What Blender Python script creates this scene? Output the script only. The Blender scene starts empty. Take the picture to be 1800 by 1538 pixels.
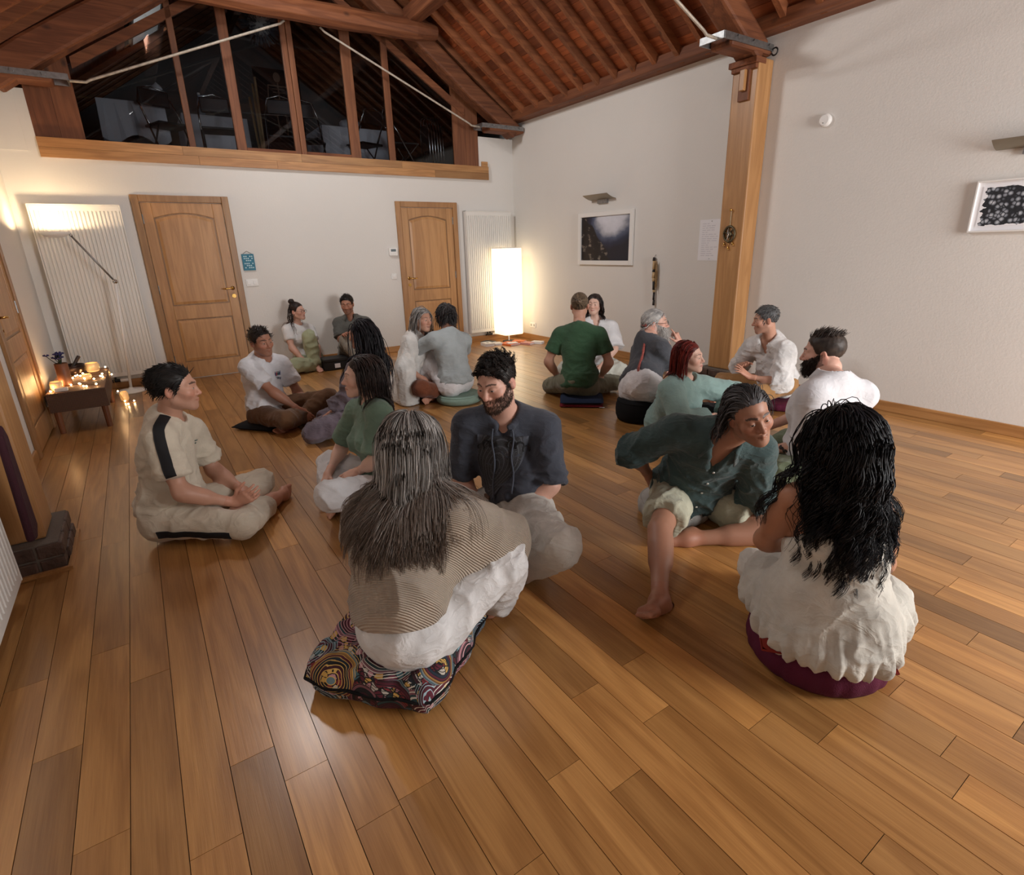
import bpy, bmesh, math, random
import numpy as np
from mathutils import Vector, Matrix
S = bpy.context.scene
C = S.collection
# ------------------------------------------------------------------ camera, world, light
W_, H_ = 1800, 1538
F_PX, CX, CY = 956.06, 912.17, 756.35
cam_d = bpy.data.cameras.new('camera'); cam = bpy.data.objects.new('camera', cam_d); C.objects.link(cam)
cam_d.sensor_fit = 'HORIZONTAL'; cam_d.sensor_width = 36.0
cam_d.lens = F_PX / W_ * 36.0
cam_d.shift_x = -(CX - W_ / 2) / W_
cam_d.shift_y = (CY - H_ / 2) / W_
cam_d.clip_start = 0.05
Rw = ((0.82483031, -0.56486101, -0.02422804), (-0.19872197, -0.24952971, -0.94775762), (0.52930571, 0.78655385, -0.31806996))
cam.matrix_world = Matrix(((Rw[0][0], -Rw[1][0], -Rw[2][0], 0), (Rw[0][1], -Rw[1][1], -Rw[2][1], 0), (Rw[0][2], -Rw[1][2], -Rw[2][2], 1.45), (0, 0, 0, 1)))
S.camera = cam
S.view_settings.view_transform = 'Standard'; S.view_settings.look = 'None'
S.view_settings.gamma = 1.0; S.view_settings.use_curve_mapping = False
S.view_settings.exposure = 0.0
w = bpy.data.worlds.new('sky'); S.world = w; w.use_nodes = True
w.node_tree.nodes['Background'].inputs[0].default_value = (0.75, 0.85, 1.0, 1)
w.node_tree.nodes['Background'].inputs[1].default_value = 1.0

def area(name, loc, to, sx, sy, power, col):
    d = bpy.data.lights.new(name, 'AREA'); d.shape = 'RECTANGLE'; d.size = sx; d.size_y = sy; d.energy = power; d.color = col
    o = bpy.data.objects.new(name, d); C.objects.link(o); o.location = loc
    o.rotation_euler = (Vector(to) - Vector(loc)).to_track_quat('-Z', 'Y').to_euler()
    return o
DAY = (1.0, 0.985, 0.97)
area('roof_window_light_near', (0.76, 2.05, 4.26), (3.2, 2.3, 1.6), 0.55, 0.6, 14, DAY)
area('added_roof_light_far', (0.80, 5.85, 4.28), (4.2, 5.4, 1.8), 0.75, 0.6, 135, DAY)  # invented skylight, added to brighten the right and back walls
area('garden_window_light', (4.15, -2.45, 1.7), (3.9, 3.0, 1.0), 2.0, 2.1, 260, DAY)

# ------------------------------------------------------------------ helpers
def L(r, g, b):
    f = lambda c: (c / 255 / 12.92) if c / 255 <= 0.04045 else ((c / 255 + 0.055) / 1.055) ** 2.4
    return (f(r), f(g), f(b), 1.0)

class MB:
    def __init__(s): s.v = []; s.f = []; s.mi = []; s.m = 0
    def add(s, vs, fs):
        n = len(s.v); s.v += [tuple(map(float, p)) for p in vs]; s.f += [tuple(n + i for i in f) for f in fs]; s.mi += [s.m] * len(fs); return s
    def box(s, x0, x1, y0, y1, z0, z1):
        return s.add([(x0, y0, z0), (x1, y0, z0), (x1, y1, z0), (x0, y1, z0), (x0, y0, z1), (x1, y0, z1), (x1, y1, z1), (x0, y1, z1)],
                     [(0, 3, 2, 1), (4, 5, 6, 7), (0, 1, 5, 4), (1, 2, 6, 5), (2, 3, 7, 6), (3, 0, 4, 7)])
    def obox(s, p, q, wv, hv):
        p, q, wv, hv = map(Vector, (p, q, wv, hv)); a = wv / 2; b = hv / 2
        return s.add([p - a - b, p + a - b, p + a + b, p - a + b, q - a - b, q + a - b, q + a + b, q - a + b],
                     [(0, 1, 2, 3), (4, 7, 6, 5), (0, 4, 5, 1), (1, 5, 6, 2), (2, 6, 7, 3), (3, 7, 4, 0)])
    def tube(s, pts, r, n=8, cap=True):
        pts = [Vector(p) for p in pts]; k = len(pts); rr = r if hasattr(r, '__len__') else [r] * k
        t0 = (pts[1] - pts[0]).normalized(); up = Vector((0, 0, 1)) if abs(t0.z) < 0.9 else Vector((1, 0, 0))
        nx = t0.cross(up).normalized(); vs = []
        for i, p in enumerate(pts):
            t = (pts[min(i + 1, k - 1)] - pts[max(i - 1, 0)]).normalized()
            nx = (nx - t * nx.dot(t)).normalized(); ny = t.cross(nx)
            for j in range(n):
                a = 2 * math.pi * j / n; vs.append(p + (nx * math.cos(a) + ny * math.sin(a)) * rr[i])
        fs = [(i * n + j, i * n + (j + 1) % n, (i + 1) * n + (j + 1) % n, (i + 1) * n + j) for i in range(k - 1) for j in range(n)]
        if cap: fs += [tuple(range(n - 1, -1, -1)), tuple((k - 1) * n + j for j in range(n))]
        return s.add(vs, fs)
    def lathe(s, prof, o=(0, 0, 0), n=24, cap=True):
        vs = [(o[0] + r * math.cos(2 * math.pi * j / n), o[1] + r * math.sin(2 * math.pi * j / n), o[2] + z) for r, z in prof for j in range(n)]
        k = len(prof); fs = [(i * n + j, i * n + (j + 1) % n, (i + 1) * n + (j + 1) % n, (i + 1) * n + j) for i in range(k - 1) for j in range(n)]
        if cap: fs += [tuple(range(n - 1, -1, -1)), tuple((k - 1) * n + j for j in range(n))]
        return s.add(vs, fs)
    def prism(s, poly, f0, f1):
        n = len(poly); return s.add([f0(*p) for p in poly] + [f1(*p) for p in poly],
            [tuple(range(n)), tuple(range(2 * n - 1, n - 1, -1))] + [(i, n + i, n + (i + 1) % n, (i + 1) % n) for i in range(n)])
    def ball(s, c, r, n=10, sq=(1, 1, 1)):
        m = n // 2 + 1
        vs = [(c[0], c[1], c[2] + r * sq[2])] + [(c[0] + r * sq[0] * math.sin(math.pi * i / m) * math.cos(2 * math.pi * j / n), c[1] + r * sq[1] * math.sin(math.pi * i / m) * math.sin(2 * math.pi * j / n), c[2] + r * sq[2] * math.cos(math.pi * i / m)) for i in range(1, m) for j in range(n)] + [(c[0], c[1], c[2] - r * sq[2])]
        fs = [(0, 1 + j, 1 + (j + 1) % n) for j in range(n)] + [(1 + i * n + j, 1 + (i + 1) * n + j, 1 + (i + 1) * n + (j + 1) % n, 1 + i * n + (j + 1) % n) for i in range(m - 2) for j in range(n)]
        fs += [(len(vs) - 1, 1 + (m - 2) * n + (j + 1) % n, 1 + (m - 2) * n + j) for j in range(n)]
        return s.add(vs, fs)
    def obj(s, name, mat, parent=None, o=None, smooth=False, bevel=0, fix=True):
        if o is None: o = parent_origin(parent)
        me = bpy.data.meshes.new(name)
        me.from_pydata([(x - o[0], y - o[1], z - o[2]) for x, y, z in s.v], [], s.f)
        for m in (mat if isinstance(mat, (list, tuple)) else [mat]): me.materials.append(m)
        if s.m: me.polygons.foreach_set('material_index', s.mi)
        if fix:
            bm = bmesh.new(); bm.from_mesh(me); bmesh.ops.recalc_face_normals(bm, faces=bm.faces); bm.to_mesh(me); bm.free()
        if smooth: me.polygons.foreach_set('use_smooth', [True] * len(me.polygons))
        ob = bpy.data.objects.new(name, me); C.objects.link(ob)
        if parent: ob.parent = parent
        else: ob.location = o
        if bevel:
            b = ob.modifiers.new('bevel', 'BEVEL'); b.width = bevel; b.segments = 2; b.limit_method = 'ANGLE'
        return ob
def parent_origin(p):
    o = Vector((0, 0, 0))
    while p: o += p.location; p = p.parent
    return tuple(o)
def thing(name, label, cat, loc=(0, 0, 0), group=None, kind=None):
    o = bpy.data.objects.new(name, None); C.objects.link(o); o.location = loc; o.empty_display_size = 0.1
    tag(o, label, cat, group, kind); return o
def tag(o, label=None, cat=None, group=None, kind=None):
    if label: o['label'] = label
    if cat: o['category'] = cat
    if group: o['group'] = group
    if kind: o['kind'] = kind
    return o
def struct(o): o['kind'] = 'structure'; return o

# ------------------------------------------------------------------ materials
def nodes(name):
    m = bpy.data.materials.new(name); m.use_nodes = True; nt = m.node_tree
    return m, nt, nt.nodes['Principled BSDF']
def N(nt, typ, **kw):
    n = nt.nodes.new(typ)
    for k, v in kw.items():
        if k in n.inputs.keys(): n.inputs[k].default_value = v
        else: setattr(n, k, v)
    return n
def mat(name, col, rough=0.6, metal=0.0, bump=0.0, bscale=200, var=0.0, vscale=6, spec=0.5, sheen=0.0, emit=None, estr=0.0, sss=0.0):
    m, nt, p = nodes(name); lk = nt.links.new
    p.inputs['Base Color'].default_value = col; p.inputs['Roughness'].default_value = rough; p.inputs['Metallic'].default_value = metal
    p.inputs['Specular IOR Level'].default_value = spec
    if sheen: p.inputs['Sheen Weight'].default_value = sheen
    if emit: p.inputs['Emission Color'].default_value = emit; p.inputs['Emission Strength'].default_value = estr
    tc = N(nt, 'ShaderNodeTexCoord')
    if var:
        n = N(nt, 'ShaderNodeTexNoise', Scale=vscale, Detail=5.0); lk(tc.outputs['Object'], n.inputs['Vector'])
        r = N(nt, 'ShaderNodeMapRange'); r.inputs[1].default_value = 0.3; r.inputs[2].default_value = 0.7; r.inputs[3].default_value = 1 - var; r.inputs[4].default_value = 1 + var
        lk(n.outputs[0], r.inputs[0])
        x = N(nt, 'ShaderNodeMix', data_type='RGBA', blend_type='MULTIPLY'); x.inputs[0].default_value = 1; x.inputs[6].default_value = col
        lk(r.outputs[0], x.inputs[7]); lk(x.outputs[2], p.inputs['Base Color'])
    if bump:
        n = N(nt, 'ShaderNodeTexNoise', Scale=bscale, Detail=3.0); lk(tc.outputs['Object'], n.inputs['Vector'])
        b = N(nt, 'ShaderNodeBump', Strength=bump, Distance=0.01); lk(n.outputs[0], b.inputs['Height']); lk(b.outputs[0], p.inputs['Normal'])
    return m
def wood(name, col, axis='Y', rough=0.4, contrast=0.35, coat=0.0, fine=1.0, knots=False):
    """grain runs along AXIS; the object colour multiplies the tone so that boards of one material differ"""
    m, nt, p = nodes(name); lk = nt.links.new
    tc = N(nt, 'ShaderNodeTexCoord'); oi = N(nt, 'ShaderNodeObjectInfo')
    geo = N(nt, 'ShaderNodeNewGeometry')
    off = N(nt, 'ShaderNodeVectorMath', operation='SCALE'); 
    cb = N(nt, 'ShaderNodeCombineXYZ'); lk(oi.outputs['Random'], cb.inputs[0]); lk(oi.outputs['Random'], cb.inputs[1]); lk(oi.outputs['Random'], cb.inputs[2])
    lk(cb.outputs[0], off.inputs[0]); off.inputs['Scale'].default_value = 37.0
    ad = N(nt, 'ShaderNodeVectorMath', operation='ADD'); lk(geo.outputs['Position'], ad.inputs[0]); lk(off.outputs[0], ad.inputs[1])
    mp = N(nt, 'ShaderNodeMapping'); lk(ad.outputs[0], mp.inputs[0])
    sc = [1.0, 1.0, 1.0]; sc['XYZ'.index(axis)] = 0.10; mp.inputs['Scale'].default_value = sc
    wv = N(nt, 'ShaderNodeTexNoise', Scale=9.0 * fine, Detail=2.0, Distortion=0.6); lk(mp.outputs[0], wv.inputs['Vector'])
    ml = N(nt, 'ShaderNodeMath', operation='MULTIPLY'); ml.inputs[1].default_value = 22.0; lk(wv.outputs[0], ml.inputs[0])
    sn = N(nt, 'ShaderNodeMath', operation='SINE'); lk(ml.outputs[0], sn.inputs[0])
    fg = N(nt, 'ShaderNodeTexNoise', Scale=130.0 * fine, Detail=3.0, Roughness=0.7)
    mp2 = N(nt, 'ShaderNodeMapping'); lk(ad.outputs[0], mp2.inputs[0]); sc2 = [1.0, 1.0, 1.0]; sc2['XYZ'.index(axis)] = 0.03; mp2.inputs['Scale'].default_value = sc2
    lk(mp2.outputs[0], fg.inputs['Vector'])
    big = N(nt, 'ShaderNodeTexNoise', Scale=2.5, Detail=2.0); lk(mp.outputs[0], big.inputs['Vector'])
    def comb(a, ka, b, kb):
        x = N(nt, 'ShaderNodeMath', operation='MULTIPLY'); x.inputs[1].default_value = ka; lk(a, x.inputs[0])
        y = N(nt, 'ShaderNodeMath', operation='MULTIPLY_ADD'); y.inputs[1].default_value = kb; lk(b, y.inputs[0]); lk(x.outputs[0], y.inputs[2]); return y.outputs[0]
    t = comb(sn.outputs[0], 0.22, fg.outputs[0], 1.0); t = comb(t, 1.0, big.outputs[0], 0.8)
    mr = N(nt, 'ShaderNodeMapRange'); mr.inputs[1].default_value = 0.45; mr.inputs[2].default_value = 1.35; mr.inputs[3].default_value = 1 - contrast; mr.inputs[4].default_value = 1 + contrast * 0.7
    lk(t, mr.inputs[0])
    x = N(nt, 'ShaderNodeMix', data_type='RGBA', blend_type='MULTIPLY'); x.inputs[0].default_value = 1; x.inputs[6].default_value = col; lk(oi.outputs['Color'], x.inputs[7])
    hs = N(nt, 'ShaderNodeGamma'); lk(mr.outputs[0], hs.inputs[0]); hs.inputs[1].default_value = 1.0
    y = N(nt, 'ShaderNodeMix', data_type='RGBA', blend_type='MULTIPLY'); y.inputs[0].default_value = 1; lk(x.outputs[2], y.inputs[6])
    cr = N(nt, 'ShaderNodeCombineColor'); lk(mr.outputs[0], cr.inputs[0])
    g2 = N(nt, 'ShaderNodeMath', operation='POWER'); g2.inputs[1].default_value = 1.25; lk(mr.outputs[0], g2.inputs[0]); lk(g2.outputs[0], cr.inputs[1])
    g3 = N(nt, 'ShaderNodeMath', operation='POWER'); g3.inputs[1].default_value = 1.5; lk(mr.outputs[0], g3.inputs[0]); lk(g3.outputs[0], cr.inputs[2])
    lk(cr.outputs[0], y.inputs[7]); out = y.outputs[2]
    if knots:
        vo = N(nt, 'ShaderNodeTexVoronoi', Scale=3.3); mp3 = N(nt, 'ShaderNodeMapping'); lk(ad.outputs[0], mp3.inputs[0]); s3 = [1, 1, 1]; s3['XYZ'.index(axis)] = 0.6; mp3.inputs['Scale'].default_value = s3
        lk(mp3.outputs[0], vo.inputs['Vector']); kr = N(nt, 'ShaderNodeMapRange'); kr.inputs[1].default_value = 0.03; kr.inputs[2].default_value = 0.1; kr.inputs[3].default_value = 0.35; kr.inputs[4].default_value = 1.0; lk(vo.outputs['Distance'], kr.inputs[0])
        z = N(nt, 'ShaderNodeMix', data_type='RGBA', blend_type='MULTIPLY'); z.inputs[0].default_value = 1; lk(out, z.inputs[6]); lk(kr.outputs[0], z.inputs[7]); out = z.outputs[2]
    lk(out, p.inputs['Base Color'])
    p.inputs['Roughness'].default_value = rough
    if coat: p.inputs['Coat Weight'].default_value = coat; p.inputs['Coat Roughness'].default_value = 0.22
    b = N(nt, 'ShaderNodeBump', Strength=0.12, Distance=0.004); lk(fg.outputs[0], b.inputs['Height']); lk(b.outputs[0], p.inputs['Normal'])
    return m
M = {}
M['wall'] = mat('white_plaster', L(222, 219, 214), 0.9, bump=0.12, bscale=60, var=0.015, vscale=1.5)
M['floor'] = wood('oak_floor', L(172, 124, 70), 'Y', 0.36, 0.30, coat=0.5)
M['dark_gap'] = mat('dark_joint', L(40, 24, 14), 0.8)
M['pine'] = wood('old_pine_beam', L(120, 70, 40), 'X', 0.7, 0.45, knots=True)
M['pine_rafter'] = wood('old_pine_rafter', L(134, 80, 46), 'X', 0.7, 0.4, knots=True)
M['pine_y'] = wood('old_pine_purlin', L(120, 70, 40), 'Y', 0.7, 0.45, knots=True)
M['ceil'] = wood('roof_boarding', L(140, 72, 36), 'Y', 0.65, 0.4, knots=True)
M['oak_x'] = wood('oak_facing', L(178, 130, 80), 'X', 0.4, 0.3, coat=0.1)
M['oak_y'] = wood('oak_skirting', L(178, 130, 80), 'Y', 0.4, 0.3, coat=0.1)
M['oak_z'] = wood('oak_door', L(178, 132, 84), 'Z', 0.42, 0.22, coat=0.15)
M['pine_z'] = wood('pine_mullion', L(120, 72, 42), 'Z', 0.6, 0.35, knots=True)
M['rad'] = mat('radiator_enamel', L(226, 224, 219), 0.35)
M['brass'] = mat('polished_brass', L(200, 160, 90), 0.25, 1.0)
M['steel'] = mat('dull_steel', L(150, 150, 150), 0.45, 1.0, var=0.2, vscale=30)
M['chrome'] = mat('chrome', L(200, 200, 200), 0.2, 1.0)
M['rod'] = mat('painted_iron_rod', L(186, 176, 162), 0.55, 0.3, var=0.25, vscale=25)
M['black'] = mat('black_plastic', L(20, 20, 22), 0.5)
M['white_p'] = mat('white_plastic', L(232, 231, 228), 0.4)
M['paper'] = mat('white_paper', L(236, 236, 240), 0.8)
M['brick'] = mat('dark_glazed_brick', L(84, 66, 58), 0.55, bump=0.7, bscale=45, var=0.35, vscale=18)
M['mortar'] = mat('mortar', L(108, 100, 92), 0.9, bump=0.4, bscale=80)
def tint(o, lo=0.8, hi=1.15, rng=random):
    k = rng.uniform(lo, hi); q = rng.uniform(-0.04, 0.04); o.color = (k * (1 + q), k, k * (1 - q), 1); return o

# ------------------------------------------------------------------ the room
XL, XR, YB, YN = -0.88, 5.277, 7.828, -2.6
RX, SL = 2.2, 0.69                       # ridge, roof slope
def zr(x): return 3.27 + SL * (5.1 - x) if x > RX else 3.27 + SL * (x + 0.7)   # underside of the rafters
random.seed(7)
# floor: slab and boards
floor = struct(MB().box(XL - 0.2, XR + 0.2, YN - 0.1, YB + 0.2, -0.12, -0.006).obj('floor', M['dark_gap'], o=(0, 0, 0)))
board_me = {}
def board(x0, x1, y0, y1, k):
    me = board_me.get('b')
    if me is None:
        b = bmesh.new(); bmesh.ops.create_cube(b, size=1.0)
        for v in b.verts: v.co.z = v.co.z - 0.5
        e = [e for e in b.edges if e.verts[0].co.z > -0.01 and e.verts[1].co.z > -0.01]
        me = bpy.data.meshes.new('floor_board'); b.to_mesh(me); b.free(); me.materials.append(M['floor']); board_me['b'] = me
    o = bpy.data.objects.new('floor_board', me); C.objects.link(o); o.parent = floor
    o.location = ((x0 + x1) / 2, (y0 + y1) / 2, random.uniform(-0.0006, 0.0)); o.scale = (x1 - x0 - 0.0022, y1 - y0 - 0.0018, 0.02)
    o.color = k
    return o
P_BW = 0.1237; X0 = -0.299
# joints read from the photograph: (pixel-free) row index -> y positions of end joints
JOINTS = {0: [1.5], -1: [1.03], -2: [1.28], 1: [], 2: [1.0], 3: [1.13], 4: [1.72]}
rows = range(int(math.floor((XL - X0) / P_BW)), int(math.ceil((XR - X0) / P_BW)))
def tone():
    r = random.random()
    if r < 0.05: k = random.uniform(0.50, 0.62)
    elif r < 0.25: k = random.uniform(0.70, 0.84)
    elif r < 0.8: k = random.uniform(0.88, 1.12)
    else: k = random.uniform(1.15, 1.35)
    q = random.uniform(-0.05, 0.06); return (k * (1 + q * 0.5), k, k * (1 - q), 1)
NB = 0
SET_ROWS = {0: [2.1, 2.92], -3: [2.31], -2: [1.88], -1: [1.47, 2.36, 3.37], 3: [1.37], 1: [1.28], 4: [1.11, 2.03], 9: [0.8, 1.4], 10: [1.12], 8: [0.93], 12: [0.31, 1.13], 11: [0.91], 6: [0.78], 13: [0.7], 14: [0.55], 16: [0.32], 17: [0.51], 18: [0.22], 38: [1.25], 35: [1.07], 32: [1.01], 33: [0.71], 31: [0.7], 29: [0.6], 26: [0.67], 23: [0.65], 44: [1.28]}
for r in rows:
    a = max(XL, X0 + r * P_BW); b = min(XR, X0 + (r + 1) * P_BW)
    if b - a < 0.02: continue
    ylo = -0.75 if r > 8 else 0.55
    js = sorted(SET_ROWS.get(r, []))
    y = ylo; cuts = [ylo]
    if js:
        while js and js[0] < ylo + 0.2: js.pop(0)
        cuts += js; y = cuts[-1]
    else: y = ylo + random.uniform(0.3, 1.4); cuts.append(y)
    while y < YB - 0.5:
        y += random.choice([1.3, 1.5, 1.75, 1.95, 2.1]) * random.uniform(0.93, 1.07); cuts.append(y)
    cuts = [c for c in cuts if c < YB - 0.35] + [YB]
    for c0, c1 in zip(cuts, cuts[1:]):
        NB += 1; board(a, b, c0, c1, tone())
rest = MB().box(XL, XR, YN, -0.75, -0.02, -0.0005).box(XL, X0 + 9 * P_BW, -0.75, 0.55, -0.02, -0.0005).obj('floor_boards_behind', M['floor'], floor); rest['kind'] = 'stuff'

# walls
def wallbox(name, *a): return struct(MB().box(*a).obj(name, M['wall'], o=(0, 0, 0)))
wb = MB(); wb.box(XL - 0.2, XR + 0.2, YB, YB + 0.2, -0.1, 2.50).box(XL - 0.2, -0.53, YB, YB + 0.2, 2.50, 3.06).box(4.666, XR + 0.2, YB, YB + 0.2, 2.50, 3.04)
wb.box(XL, -0.62, YB - 0.01, YB, 2.5, 3.06)
struct(wb.obj('wall_back', M['wall'], o=(0, 0, 0)))
wallbox('wall_right', XR, XR + 0.2, YN - 0.2, YB + 0.2, -0.1, 3.28)
wl = MB(); wl.box(XL - 0.2, XL, YN - 0.2, 5.36, -0.1, 3.4).box(XL - 0.2, XL, 6.28, YB + 0.2, -0.1, 3.4).box(XL - 0.2, XL, 5.36, 6.28, 2.05, 3.4).box(XL - 0.2, XL - 0.06, 5.36, 6.28, -0.1, 2.05)
struct(wl.obj('wall_left', M['wall'], o=(0, 0, 0)))
nw = MB(); nw.box(XL - 0.2, XR + 0.2, YN - 0.2, YN, -0.1, 0.6).box(XL - 0.2, 2.7, YN - 0.2, YN, 0.6, 5.6).box(5.2, XR + 0.2, YN - 0.2, YN, 0.6, 5.6).box(2.7, 5.2, YN - 0.2, YN, 2.75, 5.6)
struct(nw.obj('wall_near', M['wall'], o=(0, 0, 0)))
wn = struct(thing('window_1', None, None, (3.35, YN, 0.6)))
for x0, x1, z0, z1 in ((2.7, 2.78, 0.6, 2.75), (5.12, 5.2, 0.6, 2.75), (3.91, 3.99, 0.68, 2.67), (2.78, 5.12, 0.6, 0.68), (2.78, 5.12, 2.67, 2.75)):
    MB().box(x0, x1, YN - 0.12, YN - 0.04, z0, z1).obj('window_frame', M['oak_z'], wn)
# skirting boards
for nm, a in (('baseboard_right', (XR - 0.018, XR, YN, 3.32, 0, 0.09)), ('baseboard_right_far', (XR - 0.018, XR, 3.86, YB, 0, 0.09)), ('baseboard_back', (1.13, 3.245, YB - 0.018, YB, 0, 0.09)), ('baseboard_back_corner', (4.235, XR - 0.02, YB - 0.018, YB, 0, 0.09)), ('baseboard_back_left', (XL, 0.138, YB - 0.018, YB, 0, 0.09)), ('baseboard_left', (XL, XL + 0.018, 6.37, YB - 0.02, 0, 0.09)), ('baseboard_left_near', (XL, XL + 0.018, 3.9, 5.26, 0, 0.09))):
    struct(MB().box(*a).obj(nm, M['oak_y'] if 'back' not in nm else M['oak_x'], o=(0, 0, 0), bevel=0.004))

# ceiling: roof boarding above the rafters
ceil = struct(thing('ceiling', None, None, (0, 0, 0)))
RT = 0.085                                # rafter depth
nrm = Vector((SL, 0, 1)).normalized(); dn = Vector((1, 0, -SL)).normalized()
Y0, Y1 = -2.6, 12.2
def roofpt(side, d, y, h):
    """d metres down the slope from the ridge, h above rafter underside"""
    x = dn.x * d; z = zr(RX + 1e-6) + dn.z * d
    p = Vector((RX + x + nrm.x * h, y, z + nrm.z * h))
    if side < 0: p.x = 2 * RX - p.x
    return p
LEN = (5.35 - RX) / dn.x
far_boards = MB()
random.seed(21)
for side in (1, -1):
    d = 0.0
    while d < LEN:
        wd = random.choice([0.10, 0.12, 0.14]); 
        cuts = [Y0]; y = Y0
        near = side > 0
        while y < Y1:
            y += random.uniform(0.9, 2.4) if near else 5.0; cuts.append(min(y, Y1))
        for a, b in zip(cuts, cuts[1:]):
            if side < 0 and d < 1.95 and d > 0.85 and b > 8.9: pass
            ca, cb = a, b
            segs = [(ca, cb)]
            for (s_, dd0, dd1, ya, yb) in ((-1, 1.40, 1.87, 9.05, 10.45), (-1, 1.42, 2.10, 1.70, 2.40), (-1, 1.42, 2.10, 5.42, 6.21)):
                if s_ == side and d + wd > dd0 and d < dd1:
                    ns = []
                    for p, q in segs:
                        if q <= ya or p >= yb: ns.append((p, q))
                        else:
                            if p < ya: ns.append((p, ya))
                            if q > yb: ns.append((yb, q))
                    segs = ns
            for p, q in segs:
                if q - p < 0.02: continue
                away = p > 7.8 or q < 0.4 or (side < 0 and p > 5.1); mb = far_boards if away else MB(); e = min(d + wd - 0.004, LEN)
                mb.add([roofpt(side, dd, yy, hh) for hh in (RT, RT + 0.02) for dd, yy in ((d, p + 0.001), (e, p + 0.001), (e, q - 0.001), (d, q - 0.001))],
                       [(0, 1, 2, 3), (7, 6, 5, 4), (0, 4, 5, 1), (1, 5, 6, 2), (2, 6, 7, 3), (3, 7, 4, 0)])
                if not away: tint(mb.obj('roof_board', M['ceil'], ceil, fix=False), 0.55, 1.25)
        d += wd
fb_ = far_boards.obj('roof_boards_beyond', M['ceil'], ceil, fix=False); fb_['kind'] = 'stuff'; fb_.color = (0.85, 0.85, 0.85, 1)
# felt above, so no sky leaks between boards
for side in (1, -1):
    fb = MB()
    holes = [(-1, 1.40, 1.87, 9.05, 10.45), (-1, 1.42, 2.10, 1.70, 2.40), (-1, 1.42, 2.10, 5.42, 6.21)]
    ds = [0, 1.40, 1.42, 1.87, 2.10, LEN + 0.2]; ys = [Y0 - 0.2, 1.70, 2.40, 5.42, 6.21, 9.05, 10.45, Y1 + 0.2]
    for d0, d1 in zip(ds, ds[1:]):
        for ya, yb in zip(ys, ys[1:]):
            if any(h[0] == side and d0 >= h[1] - 1e-6 and d1 <= h[2] + 1e-6 and ya >= h[3] - 1e-6 and yb <= h[4] + 1e-6 for h in holes): continue
            fb.add([roofpt(side, dd, yy, hh) for hh in (RT + 0.021, RT + 0.05) for dd, yy in ((d0, ya), (d1, ya), (d1, yb), (d0, yb))],
                   [(0, 1, 2, 3), (7, 6, 5, 4), (0, 4, 5, 1), (1, 5, 6, 2), (2, 6, 7, 3), (3, 7, 4, 0)])
    fb.obj('roof_underlay', M['dark_gap'], ceil)
# rafters
ry = [7.56, 7.24, 6.90, 6.57, 6.26, 5.96, 5.66, 5.36, 5.07, 4.76, 4.45, 4.13, 3.80, 3.30, 2.98, 2.66]
ry += [2.34 - 0.32 * i for i in range(15)] + [8.2 + 0.33 * i for i in range(12)]
for side in (1, -1):
    for y in ry:
        mb = MB(); yw = 0.055
        if side < 0 and (9.1 < y < 10.4 or 1.72 < y < 2.38 or 5.45 < y < 6.2): continue
        dA, dB = 0.0, (5.16 - RX) / dn.x
        mb.add([roofpt(side, dd, y + s, hh) for hh in (0, RT) for dd, s in ((dA, -yw / 2), (dB, -yw / 2), (dB, yw / 2), (dA, yw / 2))],
               [(0, 1, 2, 3), (7, 6, 5, 4), (0, 4, 5, 1), (1, 5, 6, 2), (2, 6, 7, 3), (3, 7, 4, 0)])
        tint(mb.obj('rafter', M['pine_rafter'], ceil), 0.75, 1.2)
# wall plates, ridge and purlins
struct(MB().box(5.08, XR + 0.02, YN, YB + 0.1, 3.235, 3.35).obj('trim_1', M['pine_y'], o=(0, 0, 0), bevel=0.008))
struct(MB().box(XL - 0.02, -0.68, YN, YB + 0.1, 3.235, 3.35).obj('trim_2', M['pine_y'], o=(0, 0, 0), bevel=0.008))
for nm, x in (('trim_3', 3.54), ('trim_4', 2 * RX - 3.54)):
    o = MB(); z = zr(x) - 0.10; o.obox((x, YN, z), (x, 7.66, z), (0.17, 0, 0), (0, 0, 0.18)); struct(o.obj(nm, M['pine_y'], o=(0, 0, 0), bevel=0.02))
struct(MB().obox((RX, YN, zr(RX + 1e-6) - 0.08), (RX, 12, zr(RX + 1e-6) - 0.08), (0.1, 0, 0), (0, 0, 0.2)).obj('trim_5', M['pine_y'], o=(0, 0, 0), bevel=0.01))
# roof-window linings
for nm, side, d0, d1, ya, yb in (('window_2', -1, 1.42, 2.10, 1.70, 2.40), ('window_added', -1, 1.42, 2.10, 5.42, 6.21), ('window_3', -1, 1.40, 1.87, 9.05, 10.45)):  # far main-room opening is invented, added for the extra skylight
    wv = struct(thing(nm, None, None, tuple(roofpt(side, d0, ya, 0.1))))
    mw = mat('window_lining_' + nm, L(215, 208, 196), 0.6)
    for (a0, a1, b0, b1) in ((d0, d0 + 0.03, ya, yb), (d1 - 0.03, d1, ya, yb), (d0, d1, ya, ya + 0.03), (d0, d1, yb - 0.03, yb)):
        mb = MB(); mb.add([roofpt(side, dd, yy, hh) for hh in (RT - 0.02, RT + 0.3) for dd, yy in ((a0, b0), (a1, b0), (a1, b1), (a0, b1))],
                          [(0, 1, 2, 3), (7, 6, 5, 4), (0, 4, 5, 1), (1, 5, 6, 2), (2, 6, 7, 3), (3, 7, 4, 0)]); mb.obj('window_frame', mw, wv)

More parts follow.
